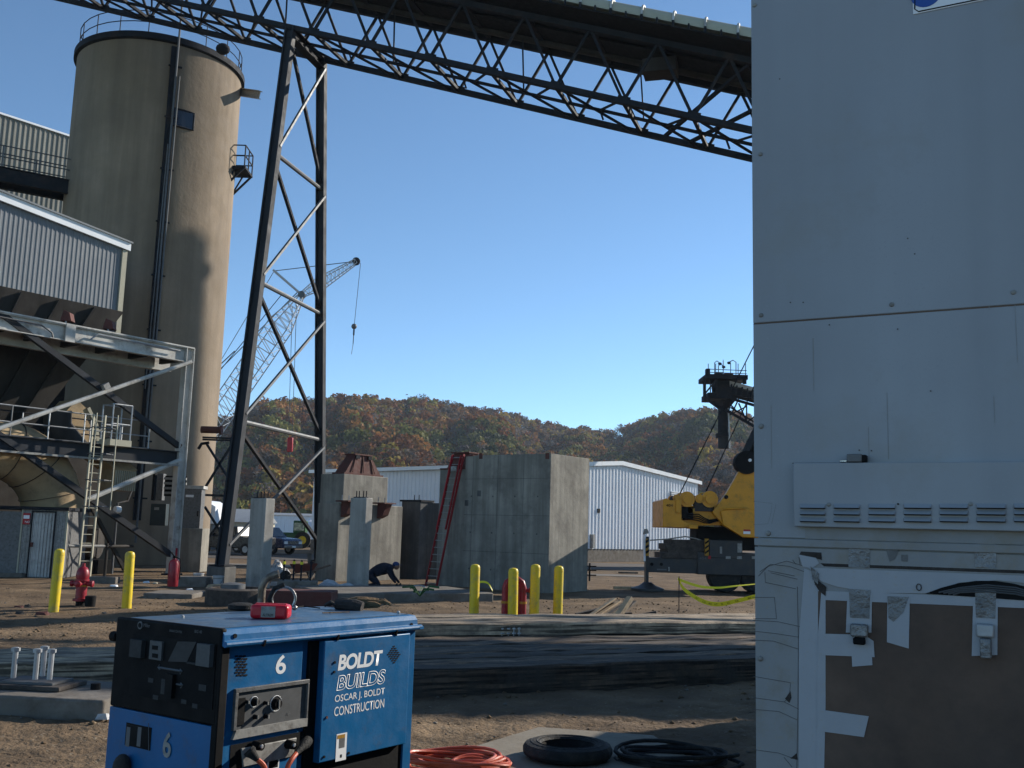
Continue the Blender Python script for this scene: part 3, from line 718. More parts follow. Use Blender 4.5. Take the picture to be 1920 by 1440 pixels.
# hanging rust brackets on the wall head
fW = frame((PW.x, PW.y, 0), E1)
for px in (640, 708):
    s = span(PW, E1, px)
    b_ = thing('steel_bracket', fW @ Vector((s, -.1, zw1)), 'dark rust wedge bracket hung on the pier wall '+('left' if px < 650 else 'right')+' of the front column', 'steel bracket')
    MB(fW).prism([(s-.1, -.02, zw1+.05), (s-.1, -.5, zw1+.05), (s-.1, -.32, zw1-.38), (s-.1, -.02, zw1-.5)], (.3, 0, 0)).build('gusset', M_['rust'], b_)
    MB(fW).box(s-.28, s+.36, -.56, .1, zw1+.05, zw1+.1).build('top_plate', M_['rust'], b_)
    for j in (-.15, .2): MB(fW).tube((s+j, -.1, zw1+.1), (s+j, -.1, zw1+.3), .018, n=6).build('anchor_bolt', M_['galv'], b_)
# recessed corner wall
PX = PWb+E1*.9
PX = PX+E2*span(PX, E2, 786); x1 = span(PX, E2, 751); zx = zat(770, 940, PX)
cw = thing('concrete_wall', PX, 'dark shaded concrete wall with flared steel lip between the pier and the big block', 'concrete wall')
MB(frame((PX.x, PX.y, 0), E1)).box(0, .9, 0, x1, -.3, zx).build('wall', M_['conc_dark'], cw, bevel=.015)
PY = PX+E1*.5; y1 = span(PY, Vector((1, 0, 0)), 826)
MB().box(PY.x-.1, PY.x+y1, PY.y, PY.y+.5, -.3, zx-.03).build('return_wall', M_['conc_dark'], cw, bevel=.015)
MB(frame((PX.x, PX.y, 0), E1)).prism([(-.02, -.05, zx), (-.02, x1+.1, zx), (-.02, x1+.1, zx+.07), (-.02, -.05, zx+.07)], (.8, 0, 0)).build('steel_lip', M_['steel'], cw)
for k in (.35, .6): MB(frame((PX.x, PX.y, 0), E1)).tube((.3, x1*k, zx+.07), (.3, x1*k, zx+.28), .018, n=6).build('anchor_bolt', M_['steel'], cw)

# low slabs and footings on the ground
A = gnd(622, 1130); B = gnd(925, 1128)
d_ = (B-A).normalized()
sl_ = MB(frame((A.x, A.y, 0), d_)).box(0, (B-A).length, 0, 3.4, -.2, .24).build('concrete_pad', M_['slab'], bevel=.03); tag(sl_, 'long low concrete pad in front of the big block', 'concrete pad')
A = gnd(268, 1120)
s2 = MB(frame((A.x, A.y, 0), (1, .05))).box(0, 1.25, 0, 1.6, -.2, .11).build('concrete_pad', M_['slab'], bevel=.03); tag(s2, 'thin concrete pad under the red extinguisher by the frame column', 'concrete pad')
A = gnd(330, 1100)
s3 = MB(frame((A.x, A.y, 0), (1, .0))).box(0, .9, 0, .8, -.2, .3).build('concrete_plinth', M_['slab'], bevel=.03); tag(s3, 'small pale concrete plinth right of the extinguisher pad', 'concrete plinth')
A = gnd(0, 1082)
s4 = MB(frame((A.x-1, A.y, 0), (1, .0))).box(0, 1.7, 0, .5, -.2, .14).build('kerb_block', M_['slab'], bevel=.03); tag(s4, 'low concrete kerb piece in front of the small corrugated shed', 'kerb')
A = gnd(165, 1093)
s4 = MB(frame((A.x, A.y, 0), (1, .0))).box(0, .85, 0, .4, -.2, .2).build('kerb_block', M_['slab'], bevel=.03); tag(s4, 'short concrete kerb piece behind the left hydrant', 'kerb')

# pit ring and round casting beside it
A = gnd(428, 1135)
rg = thing('manhole_ring', (A.x, A.y+.7, 0), 'rusty low round pit ring with lid bolts, left of the exhaust pipe', 'manhole')
MB().lathe([(.75, -.1), (.75, .34), (.66, .38), (.6, .38), (.6, .2), (.05, .2)], (A.x, A.y+.7, 0), 28).build('ring', M_['wood_dark'], rg)
MB().lathe([(.3, .2), (.3, .46), (.12, .5), (.05, .5)], (A.x-.1, A.y+.7, 0), 16).build('lid', M_['steel_b'], rg)
o = MB().box(A.x+.75, A.x+2.4, A.y+.3, A.y+1.3, -.1, .36).build('footing_box', M_['rust'], bevel=.02); tag(o, 'brown formed footing box right of the pit ring', 'footing')
A = gnd(398, 1117); o = MB(frame(A, (1, .2))).box(0, .3, 0, .3, 0, .26).build('black_box', M_['black'], bevel=.01); tag(o, 'small black box on the dirt left of the pit ring', 'box')
A = gnd(165, 1139); o = MB().lathe([(.11, 0), (.12, .24), (.1, .25)], (A.x, A.y+.1, 0), 14).build('valve_box', M_['black']); tag(o, 'stubby black valve box at the foot of the left hydrant', 'valve box')

# anchor bolt block with pale shims
A = gnd(525, 1112)
o = thing('anchor_block', A, 'small concrete block with four upright anchor bolts, right of the exhaust pipe', 'anchor block')
MB(frame(A, (1, .1))).box(-.1, 1.0, 0, .8, -.1, .35).build('block', M_['slab'], o, bevel=.02)
for i, (x, y) in enumerate(((.05, .2), (.3, .5), (.55, .2), (.8, .5))):
    MB(frame(A, (1, .1))).tube((x, y, .35), (x, y, .95), .028, n=8).build('anchor_bolt', M_['steel'], o)
    MB(frame(A, (1, .1))).tube((x, y, .82), (x, y, .9), .05, n=6).build('nut', M_['tape'] if i < 3 else M_['steel'], o)

# ------------------------------------------------------------------ bollards
def bollard(P, h, r=.105):
    t = thing('bollard', P, '', 'bollard')
    MB().lathe([(r, -.2), (r, h-.09), (r*.97, h-.055), (r*.82, h-.02), (r*.5, h), (.01, h+.006)], P, 24).build('sleeve', M_['yellow'], t)
    MB().lathe([(r*1.04, h-.13), (r*1.04, h-.115)], P, 24).build('cap_seam', M_['yellow'], t)
    return t
bl = [(100, 1147, 1029, 'yellow bollard farthest left in the photo, left of the hydrant'), (237, 1142, 1034, 'yellow bollard between the left hydrant and the extinguisher'),
      (888, 1166, 1058, 'leftmost of the four yellow bollards before the big block'), (961, 1171, 1065, 'yellow bollard standing right in front of the dark red standpipe'),
      (1001, 1168, 1058, 'third of the four yellow bollards from the left, just right of the standpipe'), (1045, 1167, 1061, 'rightmost of the four yellow bollards by the sunlit block corner')]
b0 = None
for px, yb, yt, lb in bl:
    P = gnd(px, yb); h = zat(px, yt, P)
    if b0 is None: b0 = bollard(P, 1.32); b0['group'] = 'yellow bollards'; b0['label'] = lb; b = b0
    else: b = dup(b0, P, lb)
    b.location = (P.x, P.y, 0); b.scale = (1, 1, h/1.32); b.rotation_euler = (R(random.uniform(-1, 1)), R(random.uniform(-.9, .9)), random.uniform(0, 6))

# ------------------------------------------------------------------ hydrants, extinguisher
P = gnd(150, 1137); hh = zat(152, 1056, P)
hy = thing('fire_hydrant', P, 'dark red fire hydrant between the two left yellow bollards', 'fire hydrant')
k = hh/.95
def SC_(pts): return [(r_*k, z*k) for r_, z in pts]
MB().lathe(SC_([(.1, -.2), (.1, .12)]), P, 18).build('buried_barrel', M_['black'], hy)
MB().lathe(SC_([(.17, .12), (.17, .17), (.12, .18), (.115, .55), (.15, .56), (.15, .6)]), P, 20).build('barrel', M_['red'], hy)
MB().lathe(SC_([(.13, .6), (.145, .68), (.13, .78), (.09, .85), (.04, .88), (.035, .95), (.01, .95)]), P, 20).build('bonnet', M_['red'], hy)
for ax, sg in (('X', 1), ('X', -1), ('Y', -1)):
    MB().lathe([(.055*k, sg*.1*k), (.055*k, sg*.2*k), (.07*k, sg*.2*k), (.07*k, sg*.25*k), (.02, sg*.27*k)], P+Vector((0, 0, .5*k)), 12, ax).build('outlet', M_['red'], hy)
MB().lathe(SC_([(.123, .44), (.123, .47)]), P, 20).build('band', M_['amber'], hy)
P = gnd(312, 1108)
fx = thing('fire_extinguisher', P, 'red fire extinguisher standing on the thin pad beside the frame column', 'fire extinguisher')
P = P+Vector((.05, .35, .11)); he = .78
MB().lathe([(.14, 0), (.15, .03), (.15, he-.14), (.12, he-.05), (.04, he), (.03, he+.03)], P, 18).build('cylinder', M_['red'], fx)
MB().box(P.x-.04, P.x+.04, P.y-.04, P.y+.04, P.z+he+.02, P.z+he+.1).build('valve', M_['black'], fx)
MB().path([P+Vector((.04, 0, he+.06)), P+Vector((.16, 0, he)), P+Vector((.19, 0, he-.25)), P+Vector((.18, 0, .2))], .018, 6).build('hose', M_['black'], fx)
MB().bar(P+Vector((-.03, 0, he+.1)), P+Vector((-.13, 0, he+.2)), .03).build('handle', M_['black'], fx)
P = gnd(963, 1168)+Vector((0, .5, 0)); hs = zat(963, 1087, P)
sp = thing('standpipe', P, 'dark red two-armed standpipe half hidden behind a yellow bollard', 'standpipe')
MB().path([P+Vector((-.2, 0, -.1)), P+Vector((-.2, 0, hs-.17)), P+Vector((-.16, 0, hs-.05)), P+Vector((-.08, 0, hs)), P+Vector((.08, 0, hs)), P+Vector((.16, 0, hs-.05)), P+Vector((.2, 0, hs-.17)), P+Vector((.2, 0, -.1))], .072, 12).build('arch_pipe', M_['red'], sp)
MB().box(P.x-.14, P.x+.14, P.y-.02, P.y+.05, 0, hs-.1).build('web_plate', M_['red'], sp)
for s in (-1, 1):
    MB().lathe([(.082, hs*.42), (.082, hs*.42+.05)], P+Vector((s*.2, 0, 0)), 14).build('flange', M_['amber'], sp)
MB().lathe([(.04, .02), (.04, .12), (.06, .12), (.06, .17)], P+Vector((.2, 0, hs*.75)), 12, 'X').build('outlet', M_['red'], sp)

# ------------------------------------------------------------------ plant on the left
# far tan building
q0 = at(0, 215, 60); qe = at(145, 262, 64)
fb = thing('mill_building', (-32, 62, 0), 'tall tan corrugated mill building behind the silo at far left', 'building')
dd = (Vector((qe.x, qe.y, 0))-Vector((q0.x, q0.y, 0))).normalized(); Lq = (Vector((qe.x, qe.y, 0))-Vector((q0.x, q0.y, 0))).length
o = Vector((q0.x, q0.y, 0))-dd*14; out = dd.cross(UP)
sl_ = (qe.z-q0.z)/Lq
corr('wall', o, dd, 14+Lq+6, 0, [(0, q0.z-sl_*14), (20+Lq, qe.z+sl_*6)], M_['side_tan'], fb, out, .32, .045)
MB(frame(o, dd)).prism([(0, .06, 0), (20+Lq, .06, 0), (20+Lq, .06, qe.z+sl_*6-.05), (0, .06, q0.z-sl_*14-.05)], (0, 8, 0)).build('core', M_['side_tan'], fb)
MB(frame(o, dd)).prism([(-.2, -.15, q0.z-sl_*14+.0), (20+Lq+.2, -.15, qe.z+sl_*6), (20+Lq+.2, -.15, qe.z+sl_*6+.12), (-.2, -.15, q0.z-sl_*14+.12)], (0, 8, 0)).build('roof_edge', M_['trim'], fb)
# catwalk between the mill and the silo
c0 = at(-150, 320, 44); c1_ = at(142, 326, 47.5); cwd = Vector((c1_.x-c0.x, c1_.y-c0.y, 0)).normalized()
ck = thing('catwalk', c1_, 'dark catwalk with pipe railings running from the left into the silo', 'catwalk')
zc0 = at(0, 312, 45.7).z; zc1 = zc0-.75
pA = Vector((c0.x, c0.y, zc0)); pB = Vector((c1_.x, c1_.y, zc0)); nn = Vector((-cwd.y, cwd.x, 0))
for off in (0, 1.2):
    MB().ibeam(pA+nn*off-UP*.35, pB+nn*off-UP*.35, .25, .7, .04).build('girder', M_['steel'], ck)
    for h_ in (.5, 1.05): MB().tube(pA+nn*off+UP*h_, pB+nn*off+UP*h_, .03, n=6).build('rail', M_['steel_b'], ck)
    L_ = (pB-pA).length; n__ = int(L_/1.5)
    for k in range(n__+1):
        p = pA+nn*off+cwd*(k*L_/n__); MB().tube(p, p+UP*1.05, .03, n=6).build('post', M_['steel_b'], ck)
MB(frame((pA.x, pA.y, 0), cwd)).box(0, L_, .1, 1.1, zc0-.05, zc0).build('deck', M_['black'], ck)
# sunlit corrugated conveyor house
K = at(235, 465, 42); zk = K.z; K = Vector((K.x, K.y, 0))
Lh = 15.0; zb0 = at(222, 622, 42).z
z0_ = zat(0, 395, K-E1*span(K, -E1, 0)); s0_ = span(K, -E1, 0)
gh = thing('gallery_house', K, 'sunlit pale corrugated plant house with white eave trim left of the silo', 'building')
slp = (z0_-zk)/s0_
corr('wall', K-E1*Lh, E1, Lh, zb0-.4, [(0, zk+slp*Lh), (Lh, zk)], M_['side_blue'], gh, -E2, .19, .018)
fK = frame((K.x, K.y, 0), E1)
MB(fK).prism([(-Lh, .05, zb0-.4), (-.01, .05, zb0-.4), (-.01, .05, zk-.05), (-Lh, .05, zk+slp*Lh-.05)], (0, 4, 0)).build('core', M_['side_blue'], gh)
MB(fK).prism([(-Lh, -.18, zk+slp*Lh-.12), (.15, -.18, zk-.12), (.15, -.18, zk+.22), (-Lh, -.18, zk+slp*Lh+.22)], (0, .1, 0)).build('eave_trim', M_['trim'], gh)
MB(fK).prism([(-Lh, -.25, zk+slp*Lh+.2), (.2, -.25, zk+.2), (.2, -.25, zk+.27), (-Lh, -.25, zk+slp*Lh+.27)], (0, 4.5, 0)).build('roof', M_['roof'], gh)
MB(fK).box(-.16, .06, -.1, .02, zb0-.4, zk-.12).build('corner_trim', M_['cream'], gh)

# steel frame: platform, columns, braces
FB = gnd(322, 1078)
FB.z = 0; ff = frame((FB.x, FB.y, 0), E1)      # local -x runs left and towards the camera
def fz(px, py): s = span(FB, E1, px); return s, zat(px, py, FB+E1*s)
fs = thing('platform_structure', FB, 'grey braced steel platform frame with lit outer beam over the left plant yard', 'steel frame')
def fpt(px, py, off=0): s, z = fz(px, py); return ff @ Vector((s, off, z))
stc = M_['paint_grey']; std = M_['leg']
ztop = fz(345, 660)[1]
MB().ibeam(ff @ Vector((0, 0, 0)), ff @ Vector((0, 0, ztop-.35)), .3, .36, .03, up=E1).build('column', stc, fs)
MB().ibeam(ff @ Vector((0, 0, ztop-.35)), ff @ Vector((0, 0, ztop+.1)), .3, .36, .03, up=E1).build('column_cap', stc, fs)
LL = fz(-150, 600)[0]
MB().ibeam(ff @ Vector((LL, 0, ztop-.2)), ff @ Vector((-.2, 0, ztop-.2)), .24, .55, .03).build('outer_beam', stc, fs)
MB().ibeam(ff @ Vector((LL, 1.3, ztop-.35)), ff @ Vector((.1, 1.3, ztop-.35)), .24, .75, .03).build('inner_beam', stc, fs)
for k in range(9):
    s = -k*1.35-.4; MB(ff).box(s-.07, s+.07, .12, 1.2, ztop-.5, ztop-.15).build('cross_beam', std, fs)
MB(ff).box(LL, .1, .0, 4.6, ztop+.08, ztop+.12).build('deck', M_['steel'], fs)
MB(ff).box(LL, .15, -.16, .0, ztop+.08, ztop+.13).build('deck_edge', stc, fs)
# conduit runs on the outer beam
MB().path([ff @ Vector((LL, -.17, ztop-.08)), ff @ Vector((-6.0, -.17, ztop-.1)), ff @ Vector((-5.6, -.17, ztop-.3)), ff @ Vector((-5.55, -.17, ztop-.45))], .03, 6).build('conduit', M_['steel_b'], fs)
MB().path([ff @ Vector((-4.2, -.17, ztop-.3)), ff @ Vector((-3.9, -.17, ztop-.05)), ff @ Vector((-.5, -.17, ztop-.1))], .03, 6).build('conduit', M_['galv'], fs)
MB(ff).box(-5.1, -4.75, -.17, -.1, ztop-.5, ztop+.12).build('splice_plate', stc, fs)
# braces of the upper bay, mid beam, lower bay
zm = fz(325, 848)[1]
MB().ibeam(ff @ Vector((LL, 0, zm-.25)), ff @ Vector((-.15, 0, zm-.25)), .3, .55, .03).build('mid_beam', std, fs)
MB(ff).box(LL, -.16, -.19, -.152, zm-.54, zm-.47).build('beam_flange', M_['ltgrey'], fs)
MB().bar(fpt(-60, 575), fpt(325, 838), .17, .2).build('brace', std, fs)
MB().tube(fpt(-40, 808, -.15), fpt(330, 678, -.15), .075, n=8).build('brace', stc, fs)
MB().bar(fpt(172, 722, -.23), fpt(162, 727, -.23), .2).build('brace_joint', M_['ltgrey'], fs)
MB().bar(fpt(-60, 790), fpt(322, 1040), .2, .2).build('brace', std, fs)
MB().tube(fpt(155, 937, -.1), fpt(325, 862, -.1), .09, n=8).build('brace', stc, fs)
c_ = ff @ Vector((0, 0, 0)); MB().box(c_.x-.3, c_.x+.3, c_.y-.3, c_.y+.3, 0, .06).build('base_plate', M_['steel'], fs)
MB(ff).box(-.05, .02, -.22, -.19, .35, 1.0).build('red_tag', M_['red'], fs)
# deck of the middle level with railings
MB(ff).box(LL, -1.2, .2, 2.0, zm+.02, zm+.08).build('middle_deck', M_['steel_b'], fs)
for off in (.2, 2.0):
    for h_ in (.5, 1.05): MB().tube(ff @ Vector((LL, off, zm+h_)), ff @ Vector((-1.3, off, zm+h_)), .025, n=5).build('rail', M_['galv'] if off < 1 else M_['steel'], fs)
    for k in range(9): s = -1.3-k*1.3; MB().tube(ff @ Vector((s, off, zm)), ff @ Vector((s, off, zm+1.05)), .025, n=5).build('post', M_['galv'] if k < 4 else M_['steel_b'], fs)
# railed access basket on the middle beam
x0b, x1b = fz(176, 800)[0], fz(212, 800)[0]
bk = thing('access_gate', ff @ Vector((x0b, -.5, zm)), 'small galvanised railing basket on the middle beam beside the ladder', 'railing')
for (x, y) in ((x0b, -.55), (x1b, -.55), (x0b, .1), (x1b, .1)): MB().tube(ff @ Vector((x, y, zm)), ff @ Vector((x, y, zm+1.45)), .028, n=6).build('post', M_['galv'], bk)
for h_ in (.75, 1.45):
    MB().path([ff @ Vector((x, y, zm+h_)) for x, y in ((x0b, -.55), (x1b, -.55), (x1b, .1), (x0b, .1))], .028, 6, True).build('rail', M_['galv'], bk)
MB(ff).box(x0b-.05, x1b+.05, -.6, .1, zm-.02, zm+.2).build('toe_box', M_['cream'], bk)
# caged ladder
s_, _z = fz(148, 900); lt = zm+1.0
cl = thing('cage_ladder', ff @ Vector((s_, -.6, 0)), 'tall pale vertical ladder rising to the middle platform', 'ladder')
for j in (-.22, .22): MB().bar(ff @ Vector((s_+j-.03, -.6, 0)), ff @ Vector((s_+j+.03, -.6, lt)), .05, .06).build('rail', M_['cream'], cl)
for k in range(20):
    z = .25+k*.3
    if z < lt: MB().tube(ff @ Vector((s_-.22-.03+.06*z/lt, -.6, z)), ff @ Vector((s_+.22-.03+.06*z/lt, -.6, z)), .016, n=5).build('rung', M_['cream'], cl)
for j in (-.38, .42):
    MB().tube(ff @ Vector((s_+j, -1.1, 2.3)), ff @ Vector((s_+j, -1.1, lt)), .022, n=5).build('cage_bar', M_['cream'], cl)
for z in (2.4, 3.3, 4.2, 5.1): MB().path([ff @ Vector((s_-.3, -.6, z)), ff @ Vector((s_-.42, -1.0, z)), ff @ Vector((s_, -1.25, z)), ff @ Vector((s_+.42, -1.0, z)), ff @ Vector((s_+.3, -.6, z))], .02, 5).build('cage_hoop', M_['steel_b'], cl)
# floodlights on the platform
for px, lb in ((92, 'left brown floodlight standing on the platform edge'), (175, 'right brown floodlight standing on the platform edge')):
    s_, _ = fz(px, 640); p = ff @ Vector((s_, .2, ztop+.12)); g_ = thing('floodlight', p, lb, 'floodlight', 'platform floodlights')
    MB().tube(p, p+UP*.18, .03, n=6).build('stem', M_['galv'], g_)
    MB().prism([p+Vector((-.2, -.05, .15)), p+Vector((.2, -.05, .15)), p+Vector((.12, -.05, .45)), p+Vector((-.1, -.05, .55))], (0, .35, 0)).build('housing', M_['rust'], g_, bevel=.02)

# dark hopper and wall behind the frame
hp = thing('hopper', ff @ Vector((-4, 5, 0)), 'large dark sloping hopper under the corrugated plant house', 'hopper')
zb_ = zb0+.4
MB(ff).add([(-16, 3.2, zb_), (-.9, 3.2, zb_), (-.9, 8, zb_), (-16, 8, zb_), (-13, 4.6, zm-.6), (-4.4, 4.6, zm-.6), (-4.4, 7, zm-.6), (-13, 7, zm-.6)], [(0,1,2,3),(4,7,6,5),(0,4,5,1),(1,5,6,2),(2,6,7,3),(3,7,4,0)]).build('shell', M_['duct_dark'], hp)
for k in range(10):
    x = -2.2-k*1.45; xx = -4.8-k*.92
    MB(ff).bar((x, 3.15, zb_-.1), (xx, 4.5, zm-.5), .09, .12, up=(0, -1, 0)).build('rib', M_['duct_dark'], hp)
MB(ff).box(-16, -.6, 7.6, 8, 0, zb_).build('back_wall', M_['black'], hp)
# fan and duct work, tan
dk = thing('fan_duct', ff @ Vector((-5, 3, 0)), 'bright tan curved fan duct with bands under the middle platform', 'duct')
pts = []
pa = fz(30, 860); pb = fz(165, 870)
cx, cz = -5.9, 3.15
for k in range(6): pts.append(ff @ Vector((-13+k*1.3, 1.6, cz+1.1)))
for k in range(1, 10):
    a = math.pi/2-k*math.pi/2/9; pts.append(ff @ Vector((-6.2+2.2*math.cos(a), 1.6, cz-1.1+2.2*math.sin(a))))
pts.append(ff @ Vector((-4.0, 1.6, .2)))
MB().path(pts, 1.02, 20).build('main_duct', M_['duct'], dk)
for k in (1, 2, 3, 4, 6, 9, 12):
    MB().path([pts[k]+(pts[k+1]-pts[k])*.02, pts[k]+(pts[k+1]-pts[k])*.06], 1.06, 20).build('band', M_['duct_dark'], dk)
MB(ff).add([(-11, .2, 2.6), (-7.7, .2, 2.6), (-7.7, 2.2, 2.6), (-11, 2.2, 2.6), (-11, .6, 4.3), (-8.7, .6, 4.3), (-8.7, 2, 4.3), (-11, 2, 4.3)], [(0,3,2,1),(4,5,6,7),(0,1,5,4),(1,2,6,5),(2,3,7,6),(3,0,4,7)]).build('inlet_box', M_['duct'], dk)
# outlet box with vertical ribs
ox0, ox1 = fz(217, 900)[0], fz(258, 900)[0]
zo0, zo1, zo2 = fz(240, 920)[1], fz(240, 880)[1], fz(220, 845)[1]
fo = thing('fan_outlet', ff @ Vector((ox0, 1, zo0)), 'tan hooded fan outlet with ribbed lower skirt hanging left of the frame column', 'duct')
MB(ff).box(ox0, ox1, -.2+.6, 1.4, zo0, zo1).build('skirt', M_['duct'], fo)
n_ = 11
for k in range(n_):
    x = ox0+(ox1-ox0)*(k+.3)/n_; MB(ff).box(x, x+(ox1-ox0)/n_*.45, .36, .4, zo0+.0, zo1-.05).build('rib', M_['cream'], fo)
MB(ff).add([(ox0-.03, .35, zo1), (ox1+.03, .35, zo1), (ox1+.03, 1.5, zo1), (ox0-.03, 1.5, zo1), (ox0-.9, .8, zo2), (ox1-.6, .8, zo2), (ox1-.6, 1.8, zo2), (ox0-.9, 1.8, zo2)], [(0,3,2,1),(4,5,6,7),(0,1,5,4),(1,2,6,5),(2,3,7,6),(3,0,4,7)]).build('hood', M_['duct'], fo)
MB().path([ff @ Vector((ox0-.9, 1.6, zo2)), ff @ Vector((ox0-1.5, 1.8, zm+.6)), ff @ Vector((ox0-1.6, 1.8, zm+1.2))], .5, 12).build('throat', M_['duct_dark'], fo)
uc = thing('upper_duct', ff @ Vector((-5, 3, zm)), 'tan tapering duct leg rising above the middle platform behind the railing basket', 'duct')
a_, b_ = fz(160, 825)[0], fz(232, 825)[0]; tp = fz(185, 742)
MB(ff).prism([(a_, 2.2, zm-.1), (b_, 2.2, zm-.1), (fz(222, 800)[0], 2.2, fz(222, 790)[1]), (fz(205, 760)[0], 2.2, fz(205, 760)[1]), (tp[0], 2.2, tp[1]), (fz(162, 770)[0], 2.2, fz(162, 770)[1])], (0, 1.2, 0)).build('duct_leg', M_['duct'], uc)
MB(ff).prism([(b_, 2.15, zm-.1), (b_+.14, 2.15, zm-.1), (fz(222, 800)[0]+.14, 2.15, fz(222, 790)[1]), (fz(205, 760)[0]+.1, 2.15, fz(205, 756)[1]), (fz(205, 760)[0], 2.15, fz(205, 760)[1]), (fz(222, 800)[0], 2.15, fz(222, 790)[1])], (0, 1.3, 0)).build('edge_flange', M_['cream'], uc)
# ground level machinery in the dark
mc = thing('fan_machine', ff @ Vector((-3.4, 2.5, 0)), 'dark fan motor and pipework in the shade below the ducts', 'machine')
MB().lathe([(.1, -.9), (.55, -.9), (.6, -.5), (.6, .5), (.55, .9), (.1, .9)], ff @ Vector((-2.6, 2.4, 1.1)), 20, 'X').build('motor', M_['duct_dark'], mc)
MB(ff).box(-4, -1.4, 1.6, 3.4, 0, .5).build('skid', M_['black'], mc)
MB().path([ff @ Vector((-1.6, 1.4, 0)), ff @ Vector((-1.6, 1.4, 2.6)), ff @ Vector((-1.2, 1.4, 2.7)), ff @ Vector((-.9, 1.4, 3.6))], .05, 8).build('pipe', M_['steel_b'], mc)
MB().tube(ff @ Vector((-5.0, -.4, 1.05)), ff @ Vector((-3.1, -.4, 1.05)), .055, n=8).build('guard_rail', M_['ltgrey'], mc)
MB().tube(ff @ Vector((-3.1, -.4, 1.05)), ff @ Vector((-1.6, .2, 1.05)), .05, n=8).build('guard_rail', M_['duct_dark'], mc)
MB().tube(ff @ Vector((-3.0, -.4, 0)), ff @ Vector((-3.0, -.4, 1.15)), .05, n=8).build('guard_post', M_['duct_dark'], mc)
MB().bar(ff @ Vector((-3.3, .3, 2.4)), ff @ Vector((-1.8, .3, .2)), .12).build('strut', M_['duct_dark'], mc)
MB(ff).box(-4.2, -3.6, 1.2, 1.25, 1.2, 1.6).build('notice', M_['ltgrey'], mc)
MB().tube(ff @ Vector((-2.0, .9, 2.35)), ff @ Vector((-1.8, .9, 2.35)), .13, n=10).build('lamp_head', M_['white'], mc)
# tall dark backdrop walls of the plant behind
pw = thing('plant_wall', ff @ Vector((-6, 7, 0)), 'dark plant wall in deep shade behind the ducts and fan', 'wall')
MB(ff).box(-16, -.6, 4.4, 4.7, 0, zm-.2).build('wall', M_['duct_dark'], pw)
# electrical cabinets near the silo base
Q = gnd(335, 1072); Q.z = 0
pl = MB().add([(Q.x, Q.y, 0)]+[], []) if False else None
cb = thing('electrical_cabinet', Q, 'large grey electrical cabinet on a concrete plinth at the silo base', 'electrical cabinet')
Yc = Q.y
def rect(px0, py0, px1, py1, Y, dep):
    a = at(px0, py1, Y); b = at(px1, py0, Y); return MB().box(a.x, b.x, Y, Y+dep, a.z, b.z)
rect(334, 915, 379, 991, Yc, .5).build('door', M_['greypl'], cb, bevel=.02)
rect(331, 991, 380, 1072, Yc-.12, 1.0).build('plinth', M_['conc'], cb, bevel=.02)
rect(348, 928, 363, 932, Yc-.02, .02).build('name_plate', M_['white'], cb)
rect(369, 958, 372, 968, Yc-.08, .08).build('handle', M_['black'], cb)
rect(333, 911, 382, 915.5, Yc-.04, .6).build('rain_cap', M_['paint_grey'], cb)
c3 = thing('switch_box', at(300, 935, Yc+.6), 'narrow teal grey switch box left of the frame column', 'switch box')
rect(291, 888, 307, 938, Yc+.9, .35).build('box', M_['greypl'], c3, bevel=.015); rect(283, 886, 291, 938, Yc+.9, .35).build('side_panel', M_['black'], c3)
c4_ = thing('breaker_panel', at(292, 960, Yc+.6), 'dark green breaker panel low beside the frame column', 'switch box')
rect(280, 945, 312, 985, Yc+1.1, .4).build('box', mat('teal_dark', (.03,.05,.055), .5), c4_, bevel=.015); rect(289, 951, 298, 956, Yc+1.07, .03).build('label_plate', M_['ltgrey'], c4_)
lv_ = thing('louvre', at(322, 905, Yc+1.5), 'black louvred vent opening behind the frame column', 'louvre')
for k in range(4): rect(307, 896+k*9, 349, 899+k*9, Yc+.6, .1).build('blade', M_['ltgrey'], lv_)
rect(307, 893, 350, 930, Yc+.75, .1).build('opening', M_['black'], lv_)
ladder('small_ladder', gnd(334, 1072)+Vector((-.1, -.3, 0)), gnd(334, 1072)+Vector((-.25, .1, 2.2)), .3, 8, M_['black'], M_['black'], 'small black step ladder against the plinth at the silo base', wd=(1, 0, 0), rail=(.03, .05))
# small corrugated shed
SB = gnd(30, 1082); SB.z = 0
shd = thing('pump_shed', SB, 'small galvanised corrugated shed with door at lower far left', 'shed')
sd = Vector((1, .12, 0)).normalized()
ze_ = zat(60, 953, SB)
Ls = span(SB, sd, 124)
corr('front_wall', SB, sd, Ls, 0, [(0, ze_), (Ls, ze_-.03)], M_['ltgrey'], shd, sd.cross(UP), .11, .02)
fS = frame(SB, sd)
MB(fS).box(.02, Ls, .03, 2.4, 0, ze_-.03).build('core', M_['greypl'], shd)
MB(fS).box(-4, .0, -.02, 2.4, 0, ze_-.12).build('side_wall', M_['greypl'], shd)
MB(fS).box(-4, Ls+.05, -.1, 2.6, ze_-.05, ze_+.06).build('roof', M_['steel'], shd)
s0d = span(SB, sd, 59); s1d = span(SB, sd, 101); zd = zat(80, 962, SB)
dr = MB(fS)
corr('door', SB+sd*s0d, sd, s1d-s0d, .03, [(0, zd), (9, zd)], M_['paint_grey'], shd, sd.cross(UP)*1.5, .1, .02)
for x in (s0d-.03, s1d): MB(fS).box(x, x+.03, -.07, .0, 0, zd+.03).build('door_frame', M_['steel'], shd)
MB(fS).box(s0d-.03, s1d+.03, -.07, .0, zd+.03, zd+.07).build('door_head', M_['steel'], shd)
MB(fS).box(s0d+.02, s0d+.1, -.1, -.04, 1.0, 1.15).build('latch', M_['rust'], shd)
